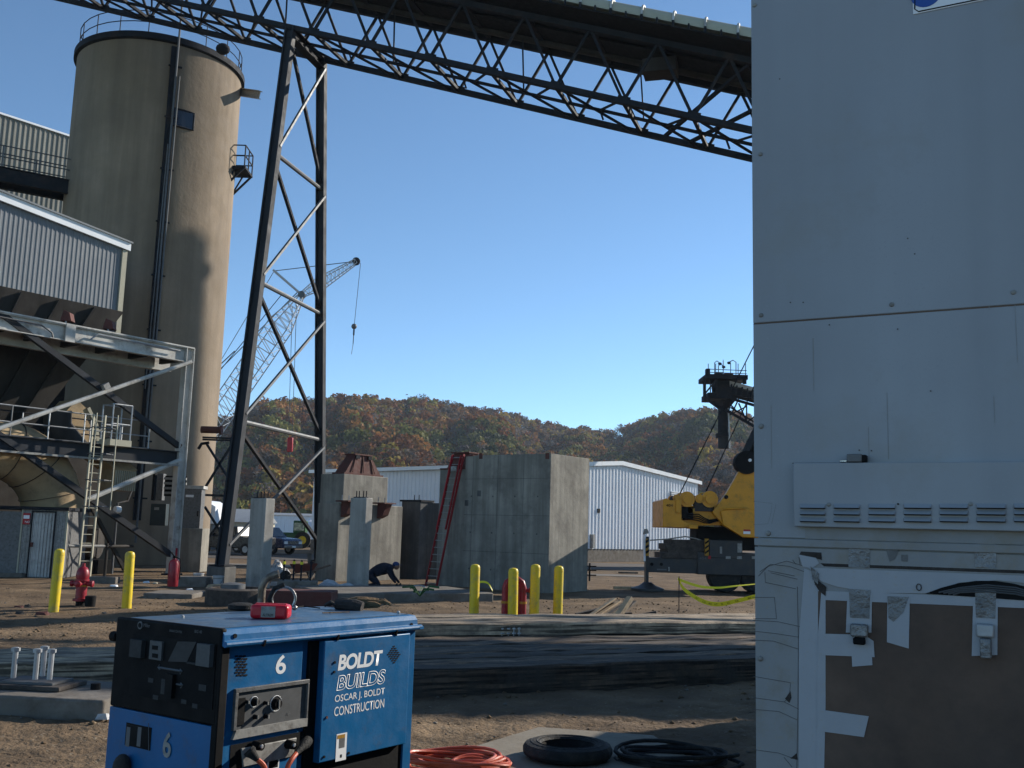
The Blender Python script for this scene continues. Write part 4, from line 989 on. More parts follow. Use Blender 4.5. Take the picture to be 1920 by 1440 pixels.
MB(fS).box(0, .05, -.05, 0, 0, ze_-.05).build('corner_trim', M_['cream'], shd); MB(fS).box(Ls-.03, Ls+.03, -.05, 0, 0, ze_-.05).build('corner_trim', M_['cream'], shd)
sg0, sg1 = span(SB, sd, 41.5), span(SB, sd, 55)
sgn = MB(fS).box(sg0, sg1, -.075, -.055, zat(48, 983, SB), zat(48, 962, SB)).build('sign', M_['redpaint'], shd)
zz = zat(48, 981.5, SB); z9 = zat(48, 971, SB)
MB(fS).box(sg0+.02, sg1-.02, -.079, -.076, zat(48, 972.5, SB), zat(48, 966, SB)).build('sign_panel', M_['white'], sgn)
text('sign_text', 'NO', planeM(fS @ Vector((sg0+.08, -.078, zz+.02)), sd, UP), .07, M_['white'], sgn)
# utility bits right of the silo: pipe on brackets, crossed braces
pb = thing('pipe_rack', at(400, 830, 44), 'low dark pipe rack with crossed braces between the silo and the bent', 'pipe rack')
a = at(388, 800, 46); b = at(410, 806, 46); MB().lathe([(.02, -.5), (.16, -.5), (.16, .35), (.22, .36), (.22, .45), (.02, .46)], at(398, 806, 46), 12, 'X').build('rust_pipe', M_['rust'], pb)
for y0_ in (820, 824): MB().bar(at(380, y0_, 46), at(432, y0_+2, 46), .08).build('beam', M_['steel'], pb)
for (x0, y0, x1, y1) in ((386, 830, 440, 915), (386, 912, 432, 838), (384, 950, 425, 1015), (384, 1018, 430, 955), (384, 928, 425, 930)):
    MB().bar(at(x0, y0, 46), at(x1, y1, 46), .1).build('brace', M_['leg'], pb)
MB().bar(at(436, 820, 46), at(425, 1045, 46), .16).build('post', M_['leg'], pb)
MB().path([at(372, 842, 45.3), at(378, 832, 45.3), at(392, 830, 45.3)], .07, 6).build('bracket', M_['steel'], pb)

# ------------------------------------------------------------------ far lattice crawler crane
def lattice(name, a, b, w0, w1, panels, side, up, m, parent, r=.045):
    a = Vector(a); b = Vector(b); side = Vector(side).normalized(); up = Vector(up).normalized()
    def c(t, i, j): w_ = (w0+(w1-w0)*t)/2; return a.lerp(b, t)+side*w_*i+up*w_*j
    g = MB(); l = MB()
    for i in (-1, 1):
        for j in (-1, 1): g.tube(c(0, i, j), c(1, i, j), r*1.5, n=5)
    for k in range(panels):
        t0 = k/panels; t1 = (k+1)/panels
        for i in (-1, 1):
            l.tube(c(t0, i, -1), c(t1, i, 1), r, n=4); l.tube(c(t1, i, 1), c(t1, i, -1), r*.7, n=4)
        for j in (-1, 1): l.tube(c(t0, -1, j), c(t1, 1, j), r*.8, n=4)
    o = g.build(name+'_chords', m, parent); o2 = l.build(name+'_lacing', m, parent); o2['kind'] = 'stuff'
CY = 112
cr = thing('lattice_crane', at(270, 978, CY), 'tall pale lattice boom crawler crane with luffing jib far off behind the bent', 'crane')
foot = at(272, 985, CY); foot.z = 2; tip = at(566, 553, CY); nose = at(668, 490, CY)
bd = (tip-foot).normalized(); bn = Vector((0, 1, 0)); bu = bd.cross(bn).normalized()
b1 = foot.lerp(tip, .06); b2 = foot.lerp(tip, .86)
lattice('boom_foot', foot, b1, .6, 2.3, 2, bn, bu, M_['crane'], cr); lattice('boom', b1, b2, 2.3, 2.3, 22, bn, bu, M_['crane'], cr); lattice('boom_head', b2, tip, 2.3, .5, 5, bn, bu, M_['crane'], cr)
jd = (nose-tip).normalized(); ju = jd.cross(bn).normalized()
j1 = tip.lerp(nose, .35); lattice('jib_root', tip, j1, .5, 1.2, 4, bn, ju, M_['crane'], cr, .035); lattice('jib', j1, nose, 1.2, .5, 9, bn, ju, M_['crane'], cr, .035)
ms = at(514, 508, CY)
for d_ in (-.5, .5):
    MB().tube(tip+bn*d_*.4, ms+bn*d_, .14, n=6).build('mast_strut', M_['crane'], cr)
for k in range(1, 5): p = tip.lerp(ms, k/5); MB().tube(p-bn*.4, p+bn*.4, .06, n=4).build('strut_tie', M_['crane'], cr)
def cable(name, a, b, m, par, r=.035, sag=0):
    a = Vector(a); b = Vector(b); n = 7 if sag else 2
    return MB().path([a.lerp(b, i/(n-1))-UP*sag*4*(i/(n-1))*(1-i/(n-1)) for i in range(n)], r, 5).build(name, m, par)
cable('pendant', ms, nose, M_['steel_b'], cr, .05); cable('pendant', ms, at(395, 708, CY), M_['steel_b'], cr, .04); cable('pendant', tip+bu*.6, at(380, 725, CY), M_['steel_b'], cr, .06)
cable('pendant', at(440, 658, CY), at(300, 790, CY), M_['steel_b'], cr, .07); cable('pendant', at(530, 550, CY), at(400, 710, CY), M_['steel'], cr, .05)
cable('pendant', at(490, 545, CY), at(470, 700, CY), M_['steel_b'], cr, .025)
cable('hoist_rope', at(548, 575, CY), at(541, 820, CY), M_['steel_b'], cr, .035); cable('hoist_rope', at(556, 572, CY), at(548, 820, CY), M_['steel_b'], cr, .035)
hb = at(544, 832, CY); MB().box(hb.x-.3, hb.x+.3, CY-.2, CY+.2, hb.z-.9, hb.z+.7).build('hook_block', M_['redpaint'], cr, bevel=.1)
MB().tube(at(544, 846, CY), at(544, 852, CY), .12, n=6).build('hook', M_['steel_b'], cr)
cable('jib_line', nose+Vector((.5, 0, -.2)), at(664, 612, CY), M_['steel_b'], cr, .03)
hk = at(664, 612, CY); MB().ell(hk, .32, .32, .32, 12, 8).build('ball', M_['steel_b'], cr); MB().tube(hk-UP*.3, hk-UP*1.0, .1, n=6).build('hook', M_['steel'], cr)
cable('sling', hk-UP*1.0, at(662, 645, CY), M_['steel_b'], cr, .05); cable('sling', at(662, 645, CY), at(659, 664, CY), M_['steel_b'], cr, .03)
MB().lathe([(.02, -.15), (.45, -.15), (.45, .15), (.02, .15)], nose, 12, 'Y').build('sheave', M_['steel'], cr)
MB().lathe([(.02, -.35), (.4, -.35), (.4, .35), (.02, .35)], tip, 12, 'Y').build('sheave', M_['steel_b'], cr)
MB().box(foot.x-6, foot.x+1, CY-1.7, CY+1.7, 1.1, 3.4).build('house', M_['cream'], cr, bevel=.1)
for yy in (-2.6, 1.7): MB().box(foot.x-4.5, foot.x+2.5, CY+yy, CY+yy+.9, 0, 1.1).build('track', M_['steel'], cr, bevel=.3)

# ------------------------------------------------------------------ stacker head behind the yellow crane
TY = 80
sk = thing('stacker', at(1360, 760, TY), 'dark radial stacker head with hanging telescopic chute and floodlights above the yellow crane', 'stacker')
def sbar(n, x0, y0, x1, y1, w, m='steel', dy=0): return MB().bar(at(x0, y0, TY+dy), at(x1, y1, TY+dy), w).build(n, M_[m], sk)
def srect(n, x0, y0, x1, y1, m='steel', d0=0, d1=1.6):
    a = at(x0, y1, TY); b = at(x1, y0, TY); return MB().box(a.x, b.x, TY+d0, TY+d1, a.z, b.z).build(n, M_[m], sk)
srect('top_platform', 1320, 706, 1398, 712, d0=-.8, d1=2.4)
srect('head_box', 1343, 703, 1368, 745, d0=0, d1=1.8)
srect('lower_platform', 1325, 739, 1370, 748, d0=-.6, d1=2.2)
for dy in (-.7, 2.1):
    for a_ in ((1321, 707, 1321, 745, .22), (1322, 738, 1343, 712, .12), (1321, 745, 1352, 768, .2), (1396, 708, 1396, 720, .3), (1332, 712, 1332, 740, .08), (1343, 707, 1343, 742, .1)): sbar('frame_bar', *a_[:4], a_[4], dy=dy)
A = at(1357, 748, TY); B = at(1357, 838, TY)
mb = MB(); c0 = at(1357, 742, TY+.9); c1x = at(1357, 765, TY+.9)
mb.tube(c1x, c0, .45, 1.25, 4).build('funnel', M_['steel'], sk)
A = at(1356, 763, TY+.9); B = at(1356, 812, TY+.9); MB().tube(A, B, .42, n=16).build('chute_upper', M_['steel'], sk)
MB().tube(B, at(1357, 820, TY+.9), .62, n=16).build('chute_collar', M_['steel'], sk); MB().tube(at(1357, 820, TY+.9), at(1357, 841, TY+.9), .46, n=16).build('chute_lower', M_['leg'], sk)
sbar('chute_rail', 1366, 765, 1368, 840, .1, 'galv', dy=.4)
# stacker conveyor to the right
SD = (at(1450, 738, TY)-at(1368, 716, TY))
def slb(n, px0, py0, h, w0, w1, m, L=1.0, dy=0): 
    P = at(px0, py0, TY+dy); MB().prism([P+Vector((0, w0, 0)), P+Vector((0, w1, 0)), P+Vector((0, w1, h)), P+Vector((0, w0, h))], SD*L).build(n, M_[m], sk)
slb('belt_cover', 1368, 722, .35, 0, 1.6, 'paint_grey', 1.6); slb('belt_trough', 1365, 736, .55, .1, 1.5, 'steel', 1.6)
for k in range(9): p0 = at(1372+k*10, 720+k*2.7, TY-.05); MB().bar(p0, p0-UP*.75+Vector((-.12, 0, 0)), .12).build('cover_leg', M_['leg'], sk)
for dy in (0, 1.6):
    sbar('chord', 1366, 746, 1470, 776, .2, dy=dy); sbar('chord', 1360, 768, 1480, 838, .2, dy=dy)
    for a_ in ((1372, 750, 1366, 772), (1385, 748, 1372, 776), (1385, 756, 1400, 790), (1368, 778, 1400, 762), (1400, 758, 1400, 790), (1400, 792, 1430, 770), (1370, 764, 1412, 790), (1382, 772, 1368, 757)): sbar('lacing', *a_, .1, dy=dy)
for k in range(6):
    p = at(1328+k*14, 704, TY-.7); MB().tube(p, p+UP*.95, .03, n=4).build('railing_post', M_['steel'], sk)
for h_ in (692, 698): sbar('railing', 1328, h_, 1400, h_+3, .05, dy=-.7)
for px, top, dx in ((1340, 680, 3), (1347, 686, 3), (1380, 679, -4), (1356, 677, 0)):
    p = at(px, 704, TY); t_ = at(px, top, TY); MB().path([p, t_, t_+Vector((dx*.06, 0, .15)), t_+Vector((dx*.13, 0, .0))], .035, 4).build('light_pole', M_['steel'], sk)
    if dx: MB().ell(t_+Vector((dx*.14, 0, -.08)), .16, .16, .12, 8, 5).build('flood_lamp', M_['steel'], sk)
srect('motor', 1326, 690, 1333, 706, d0=.3, d1=.9); srect('drive', 1344, 697, 1356, 704, 'leg', .2, 1.2); srect('drive', 1360, 699, 1376, 705, 'rust', .2, 1.2)
MB().ell(at(1343, 728, TY+.5), .4, .5, .4, 10, 6).build('pulley', M_['steel'], sk)

# ------------------------------------------------------------------ yellow truck crane
CYD = 37.0
yc = thing('mobile_crane', at(1350, 1100, CYD), 'yellow hydraulic truck crane with black boom set up on outriggers beside the white wall', 'crane')
def crect(n, x0, y0, x1, y1, m, d0, d1, bev=.02, par=None):
    a = at(x0, y1, CYD+d0); b = at(x1, y0, CYD+d0); return MB().box(a.x, b.x, CYD+d0, CYD+d1, a.z, b.z).build(n, M_[m], par or yc, bevel=bev)
def cpoly(n, pts, m, d0, d1, bev=.02, par=None):
    return MB().prism([at(x, y, CYD+d0) for x, y in pts], (0, d1-d0, 0)).build(n, M_[m], par or yc, bevel=bev)
D('ctruck', (.045,.048,.052), .5, var=.2, dirt=(.1,.08,.06), dscale=3, dthr=.6)
cpoly('counterweight', [(1243, 988), (1243, 937), (1250, 934), (1256, 938), (1278, 938), (1278, 975), (1300, 985), (1300, 990)], 'cyellow', -.3, 2.4)
cpoly('deck_frame', [(1266, 986), (1266, 950), (1354, 960), (1354, 985)], 'cyellow', .0, 2.2)
crect('frame_end', 1267, 937, 1277, 962, 'cyellow', -.36, -.3)
crect('toe_plate', 1292, 985, 1309, 991, 'cyellow', -.5, .1)
text('unit_number', '404', planeM(at(1249, 950, CYD-.3-.03), (1, 0, 0), UP), .1, M_['black'], yc, wid=.24)
def winch(px, py, r_):
    c = at(px, py, CYD+.4); o = MB().lathe([(.03, -.6), (r_, -.6), (r_, -.52), (r_*.62, -.5), (r_*.62, .5), (r_, .52), (r_, .6), (.03, .6)], c, 20, 'Y').build('winch', M_['cyellow'], yc)
    MB().lathe([(.03, -.66), (r_*.55, -.66), (r_*.55, -.6)], c, 16, 'Y').build('winch_hub', M_['cyellow'], o)
    MB().lathe([(r_*.5, -.45), (r_*.8, -.45), (r_*.8, .45), (r_*.5, .45)], c, 16, 'Y').build('rope_drum', M_['steel'], o)
winch(1283, 937, .28); winch(1325, 937, .3); winch(1264, 935, .14); winch(1306, 936, .16)
for (x0, y0, x1, y1, m) in ((1290, 948, 1300, 962, 'cyellow'), (1296, 925, 1302, 940, 'white'), (1332, 925, 1340, 948, 'steel_b'), (1336, 946, 1344, 960, 'cyellow'), (1302, 942, 1340, 958, 'leather_dark'), (1275, 950, 1300, 972, 'black'), (1296, 953, 1303, 961, 'amber')):
    crect('winch_gear', x0, y0, x1, y1, m, -.15, .2, .01)
for k in range(4):
    p = [at(1280, 968+k*2, CYD-.1), at(1310, 964+k*4, CYD-.25), at(1330, 975+k*2, CYD-.25), at(1352, 972+k, CYD-.1)]
    MB().path([p[0], p[0].lerp(p[1], .5)+UP*.03, p[1], p[1].lerp(p[2], .5)-UP*.03, p[2], p[3]], .022, 5).build('hose', M_['black'], yc)
cpoly('turret', [(1336, 960), (1362, 925), (1385, 885), (1398, 862), (1470, 862), (1470, 1010), (1395, 1008), (1356, 985)], 'cyellow', -.25, .0)
cpoly('turret', [(1336, 960), (1362, 925), (1385, 885), (1398, 862), (1470, 862), (1470, 1010), (1395, 1008), (1356, 985)], 'cyellow', 1.9, 2.15)
cpoly('turret_core', [(1350, 962), (1375, 930), (1400, 890), (1465, 890), (1465, 1000), (1400, 1000), (1360, 980)], 'black', .01, 1.89)
cpoly('side_plate', [(1352, 958), (1398, 950), (1420, 962), (1420, 1008), (1392, 1007), (1356, 984)], 'cyellow', -.42, -.27)
cpoly('rib', [(1357, 952), (1398, 952), (1398, 955), (1357, 955)], 'cyellow', -.5, -.42)
MB().lathe([(.02, -.1), (.07, -.1), (.07, 0), (.02, 0)], at(1361, 932, CYD-.25), 12, 'Y').build('pivot_pin', M_['black'], yc)
stk = crect('warning_sticker', 1394, 993, 1407, 1001, 'white', -.44, -.421, 0)
crect('sticker_band', 1394, 993, 1407, 996, 'redpaint', -.446, -.441, 0, par=stk)
# boom pivot and black boom with lettering
pv = at(1397, 868, CYD-.1)
MB().lathe([(.05, -.3), (.42, -.3), (.42, .15), (.05, .15)], pv, 24, 'Y').build('boom_pivot', M_['black'], yc); MB().lathe([(.01, -.36), (.06, -.36), (.06, -.3), (.01, -.3)], pv+Vector((.1, 0, .08)), 10, 'Y').build('pin', M_['white'], yc)
bdr = (at(1416, 790, CYD)-at(1400, 868, CYD)).normalized(); bdf = (bdr+Vector((.16, -.5, 0))).normalized()
bx = Vector((bdr.z, 0, -bdr.x)).normalized()
q0_ = at(1402, 868, CYD)+bx*.15-bdr*.3; q1_ = q0_+bdf*14
MB().bar(q0_+Vector((0, .9, 0)), q1_+Vector((0, .9, 0)), 1.0, .62, up=bx).build('boom', M_['black'], yc, bevel=.04)
tm = planeM(at(1398, 850, CYD)+Vector((.36, .9-.55-.012, 0))-bx*.1, bdr, -bx)
text('boom_text', 'BOLDT', planeM(at(1412, 850, CYD+.3)-bdf*.05, bdf, -bx), .22, M_['letter'], yc, wid=1.5, bold=.02)
for (x0, y0, x1, y1) in ((1275, 925, 1413, 649), (1322, 925, 1425, 700)):
    a = at(x0, y0, CYD+.4); b = at(x1, y1, CYD+.4); b = a+(b-a)*1.4; cable('hoist_rope', a, b, M_['steel'], yc, .022)
# carrier
crect('chassis', 1308, 1046, 1700, 1077, 'ctruck', .0, 2.2)
crect('outrigger_beam', 1216, 1048, 1312, 1073, 'ctruck', .1, .6)
crect('deck_box', 1330, 1014, 1392, 1046, 'ctruck', -.02, 2.2); crect('black_mass', 1306, 990, 1420, 1030, 'black', .6, 2.0)
text('carrier_number', '404', planeM(at(1311, 1049, CYD-.02), (1, 0, 0), UP), .09, M_['greylet'], yc, wid=.26)
crect('tail_lamp', 1328, 1042, 1333, 1048, 'redpaint', -.04, -.0, 0); crect('marker', 1350, 1025, 1354, 1038, 'ltgrey', -.06, -.02, 0); crect('marker', 1383, 1019, 1391, 1036, 'ltgrey', -.06, -.02, 0)
for x in (1361, 1382, 1410): crect('decal', x, 1043, x+9, 1048, 'ltgrey', -.03, -.001, 0)
crect('hazard_post', 1322, 1010, 1329, 1042, 'amber', -.1, .0, 0)
for k in range(3): cpoly('hazard_stripe', [(1322, 1017+k*9), (1329, 1012+k*9), (1329, 1016+k*9), (1322, 1021+k*9)], 'black', -.11, -.101, 0)
crect('beam_plate', 1232, 1067, 1250, 1069, 'greylet', .07, .095, 0); crect('beam_mark', 1253, 1063, 1256, 1071, 'ltgrey', .07, .095, 0)
for x in (1222, 1240): MB().lathe([(.02, -.02), (.06, -.02), (.06, .02)], at(x, 1058, CYD+.09), 10, 'Y').build('beam_hole', M_['black'], yc)
crect('jack_housing', 1211, 1006, 1217, 1100, 'ctruck', .1, .6, .01); crect('jack_stripe', 1210.5, 1010, 1217, 1042, 'amber', .05, .095, 0)
for k in range(3): cpoly('jack_mark', [(1210.5, 1014+k*10), (1217, 1010+k*10), (1217, 1015+k*10), (1210.5, 1019+k*10)], 'black', .03, .049, 0)
crect('jack_light', 1207.5, 1002, 1211, 1052, 'side_white', .1, .3, 0); cpoly('jack_cap', [(1207, 1002), (1209, 992), (1214, 991), (1217, 1000)], 'ltgrey', .1, .4)
p = at(1214, 1110, CYD+.2); p.z = 0
MB().lathe([(.6, 0), (.6, .08), (.3, .18), (.14, .3)], (p.x, p.y, 0), 20).build('outrigger_float', M_['ctruck'], yc)
def ctyre(px, Y):
    c = at(px, 1085, Y); r_ = .62; c.z = r_
    o = MB().lathe([(.3, -.28), (r_-.06, -.28), (r_, -.2), (r_, .2), (r_-.06, .28), (.3, .28)], c, 28, 'Y').build('tyre', M_['rubber'], yc)
    MB().lathe([(.02, -.15), (.3, -.15), (.33, -.24), (.3, .2), (.02, .2)], c, 20, 'Y').build('rim', M_['ctruck'], o)
for px in (1357, 1417, 1500): ctyre(px, CYD+.45); ctyre(px, CYD+1.9)
# timber cribbing stack on the crane deck
for k, (x0, x1, y0, y1) in enumerate(((1258, 1324, 1013, 1021), (1248, 1322, 1021, 1031), (1251, 1312, 1031, 1038), (1240, 1312, 1038, 1047))):
    o = MB(); a = at(x0, y1, CYD+.1); b = at(x1, y0, CYD+.1)
    o = MB().box(a.x, b.x, CYD+.05, CYD+1.9, a.z+.01, b.z).build('cribbing_timber', M_['wood_dark'], bevel=.02)
    tag(o, ['topmost weathered timber of the stack on the crane outrigger', 'second timber from the top of the stack on the outrigger', 'third timber down in the stack on the crane outrigger', 'lowest timber of the stack lying on the outrigger beam'][k], 'timber')
o = MB().path([at(1218, 1013, CYD+.1), at(1250, 1011, CYD+.1), at(1285, 1006, CYD+.1), at(1305, 1010, CYD+.1), at(1325, 1017, CYD+.1)], .025, 5).build('air_hose', M_['ltgrey']); tag(o, 'thin pale hose looping above the timber stack on the outrigger', 'hose')

# ------------------------------------------------------------------ vehicles and far yard things
def pickup(name, P, yaw, body, label, L=5.4):
    f = Matrix.Translation(P) @ Matrix.Rotation(yaw, 4, 'Z')
    t = thing(name, P, label, 'pickup truck')
    MB(f).prism([(-L/2, -.95, .45), (L/2, -.95, .45), (L/2, -.95, .95), (L/2-.15, -.95, 1.1), (1.2, -.95, 1.2), (-L/2, -.95, 1.2)], (0, 1.9, 0)).build('body', M_[body], t, bevel=.06)
    MB(f).add([(-.9, -.85, 1.2), (1.4, -.85, 1.15), (.7, -.72, 1.85), (-.7, -.72, 1.85), (-.9, .85, 1.2), (1.4, .85, 1.15), (.7, .72, 1.85), (-.7, .72, 1.85)], [(0,1,2,3),(4,7,6,5),(0,4,5,1),(1,5,6,2),(2,6,7,3),(3,7,4,0)]).build('cab', M_[body], t, bevel=.05)
    MB(f).add([(1.37, -.7, 1.22), (1.37, .7, 1.22), (.78, .62, 1.78), (.78, -.62, 1.78)], [(0,1,2,3)]).build('windscreen', M_['glass'], t)
    for s in (-1, 1): MB(f).add([(-.7, s*.87, 1.24), (1.1, s*.87, 1.24), (.6, s*.76, 1.76), (-.6, s*.76, 1.76)], [(0,1,2,3)]).build('side_window', M_['glass'], t)
    MB(f).box(L/2, L/2+.1, -.9, .9, .45, .65).build('bumper', M_['chrome'], t, bevel=.03); MB(f).box(L/2, L/2+.03, -.5, .5, .72, .95).build('grille', M_['chrome'], t); MB(f).box(L/2+.1, L/2+.12, -.18, .18, .5, .62).build('number_plate', M_['white'], t)
    for s in (-1, 1):
        MB(f).box(L/2, L/2+.04, s*.72-.16, s*.72+.16, .74, .93).build('headlight', M_['white'], t)
        MB(f).box(.9, 1.05, s*1.0-.12, s*1.0+.12, 1.2, 1.38).build('mirror', M_['black'], t)
        for x in (-1.6, 1.65):
            wv = MB(f).lathe([(.2, -.12), (.38, -.12), (.4, 0), (.38, .12), (.2, .12)], (x, s*.86, .4), 20, 'Y').build('wheel', M_['rubber'], t)
            MB(f).lathe([(.02, -.125), (.21, -.13), (.21, .13), (.02, .125)], (x, s*.86, .4), 14, 'Y').build('rim', M_['galv'], wv)
P = gnd(516, 1040); pickup('pickup_truck', Vector((P.x-1.2, P.y+1.5, 0)), R(-30), 'carblue', 'dark blue pickup truck with chrome grille parked facing right behind the first column')
P = gnd(455, 1042); pickup('pickup_truck', Vector((P.x-1.0, P.y+1.5, 0)), R(158), 'cardark', 'dark grey pickup truck parked behind the near tower leg', 5.2)
for px, py, lb, sc in ((552, 1028, 'green farm machine with raised hood parked far behind the pier', 1), (566, 1024, 'green farm machine with small front wheels left of the white tank', .9)):
    P = gnd(px, py); k = sc
    t = thing('tractor', P, lb, 'tractor')
    MB().box(P.x-1.3*k, P.x+1.0*k, P.y, P.y+1.0, .7*k, 1.4*k).build('hood', M_['green'], t, bevel=.08); MB().box(P.x-.2*k, P.x+.9*k, P.y-.1, P.y+1.1, 1.4*k, 2.5*k).build('cab', M_['green'], t, bevel=.06); MB().box(P.x-.1*k, P.x+.8*k, P.y-.13, P.y-.1, 1.6*k, 2.3*k).build('window', M_['glass'], t)
    for x, r_ in ((-.9, .45), (.7, .75)): 
        wv = MB().lathe([(.1, -.2), (r_*k, -.2), (r_*k, .2), (.1, .2)], (P.x+x*k, P.y, r_*k), 16, 'Y').build('wheel', M_['rubber'], t); MB().lathe([(.02, -.24), (r_*.5, -.24), (r_*.5, -.2)], (P.x+x*k, P.y, r_*k), 12, 'Y').build('rim', M_['yellow'], wv)
P = gnd(577, 1026); t = thing('water_tank', P, 'white round tank on dark skid at left edge of the white warehouse', 'tank')
MB().lathe([(.8, .6), (.95, .8), (.95, 2.0), (.6, 2.5), (.25, 2.6), (.25, 2.8), (.05, 2.8)], (P.x, P.y+1, 0), 18).build('tank', M_['side_white'], t); MB().box(P.x-1.2, P.x+1.6, P.y, P.y+2, 0, .6).build('skid', M_['black'], t)
for k, (px, py, c_, lb, hh_) in enumerate(((425, 1030, 'ltgrey', 'pale crate stacked in the far yard left of the near tower leg', 1.2), (532, 1012, 'cream', 'cream pallet load in the far yard behind the blue pickup', 1.0))):
    P = gnd(px, py); o = MB().box(P.x-.6, P.x+.6, P.y, P.y+1, 0, hh_).build('crate', M_[c_], bevel=.03); tag(o, lb, 'crate')

# scrap rack behind the block
P = gnd(1106, 1090); t = thing('steel_rack', P, 'small black steel rack with bolts at the foot of the block, right side', 'rack')
for z in (.25, .45, .62): MB().bar(P+Vector((-.1, .2, z)), P+Vector((.28, .2, z)), .05).build('arm', M_['black'], t)
MB().bar(P+Vector((0, .2, 0)), P+Vector((0, .2, .75)), .07).build('post', M_['black'], t)

# ------------------------------------------------------------------ yard clutter
def plank(A, B, w_, h_, m, label, z=.02, roll=0, name='plank'):
    A = Vector(A); B = Vector(B); o = MB().bar(A+UP*(z), B+UP*(z), w_, h_).build(name, M_[m], bevel=.004); return tag(o, label, 'wood')
P = gnd(1112, 1163)
wl = [('wood_new', 'leftmost pale board of the scrap wood pile'), ('wood_new', 'second pale board from the left in the scrap wood pile'), ('wood', 'grey board in the middle of the scrap wood pile'),
      ('wood_new', 'pale narrow board right of the grey one in the scrap wood pile'), ('wood', 'fifth weathered board of the scrap wood pile'), ('wood_new', 'thick bright stub topmost on the scrap wood pile')]
for k, (m, lb) in enumerate(wl):
    a = P+Vector((.17*k-.15, .12*math.sin(k*2), .02)); b = a+Vector((.72-.05*k, .75+.1*math.sin(k*3), .36+.05*math.cos(k*2)))
    if k == 5: a = P+Vector((.55, -.05, .06)); b = a+Vector((.32, .3, .42))
    plank(a, b, .1 if k < 5 else .14, .035 if k < 5 else .11, m, lb, .03)
for k, (dx, dy, lx, ly, lz, m, lb) in enumerate(((-.35, .5, .55, .2, .12, 'wood_dark', 'dark short board under the scrap wood pile at left'), (.2, .95, .3, -.25, .32, 'wood_dark', 'dark stub sticking up behind the scrap wood pile'),
      (.85, .1, .75, .25, .05, 'wood', 'flat grey board at right end of the scrap wood pile'), (1.0, .5, .5, -.1, .12, 'wood_dark', 'dark board lying low right of the scrap wood pile'), (1.6, .05, .8, .12, .0, 'wood', 'lone thin board on the ground right of the wood pile'), (.45, .6, .5, .1, .05, 'wood_dark', 'dark block filling the middle of the scrap wood pile'))):
    a = P+Vector((dx, dy, .05)); plank(a, a+Vector((lx, ly, lz)), .16, .07, m, lb, .02)
A = gnd(1150, 1105); plank(A, A+Vector((.95, .1, 0)), .12, .1, 'wood_new', 'short pale timber lying before the outrigger foot', .06)
A = gnd(1132, 1052); plank(A, A+Vector((1.3, 0, 0)), .3, .15, 'white', 'white plank lying at the base of the warehouse', .08)
A = gnd(1160, 1075); plank(A, A+Vector((1.0, .1, 0)), .2, .08, 'wood', 'grey board lying on the dirt before the warehouse', .05)

# caution tape on a thin stake
S0 = gnd(1273, 1150); zt = zat(1272, 1082, S0)
t = thing('caution_tape', S0, 'yellow caution tape strung from a thin steel stake toward the white wall', 'caution tape')
MB().tube(S0, (S0.x, S0.y, zt+.02), .012, n=6).build('stake', M_['steel'], t)
def ribbon(name, pts, wd, m, par, tw=0, bow=0):
    mb = MB(); vs = []; fs = []; n = len(pts)
    for i, p in enumerate(pts):
        a = tw*i/(n-1); u = Vector((0, math.sin(a), math.cos(a)))*wd/2; vs += [Vector(p)-u, Vector(p)+u]
    return mb.add(vs, [(2*i, 2*i+2, 2*i+3, 2*i+1) for i in range(n-1)]).build(name, m, par)
def crv(pts, n=28):
    pts = [Vector(p) for p in pts]; out = []
    for i in range(n):
        t_ = i/(n-1)*(len(pts)-1); k = min(int(t_), len(pts)-2); f_ = t_-k
        p0 = pts[max(k-1, 0)]; p1 = pts[k]; p2 = pts[k+1]; p3 = pts[min(k+2, len(pts)-1)]
        out.append(.5*((2*p1)+(p2-p0)*f_+(2*p0-5*p1+4*p2-p3)*f_*f_+(3*p1-p0-3*p2+p3)*f_**3))
    return out
YS = S0.y
tp = crv([at(1271, 1086, YS), at(1310, 1099, YS), at(1345, 1102, YS+.1), at(1385, 1098, YS+.2), at(1450, 1092, YS+.3)]); ribbon('tape_strand', tp, .07, M_['tape'], t, 1.5)
tp2 = crv([at(1272, 1085, YS), at(1283, 1105, YS), at(1315, 1126, YS-.2), at(1345, 1133, YS-.4), at(1380, 1127, YS-.6), at(1440, 1112, YS-.9)], 40); ribbon('tape_strand', tp2, .11, M_['tape'], t, -.3)
for i in range(10, 36, 3):
    p = tp2[i]; d_ = (tp2[i+1]-tp2[i]).normalized()
    text('tape_text', 'CAUTION'[(i//3) % 5:(i//3) % 5+2], planeM(p-Vector((0, .012, .025)), d_, d_.cross(Vector((0, 1, 0)))*-1 if d_.cross(Vector((0, 1, 0))).z < 0 else d_.cross(Vector((0, 1, 0)))), .045, M_['black'], t, depth=-.001)

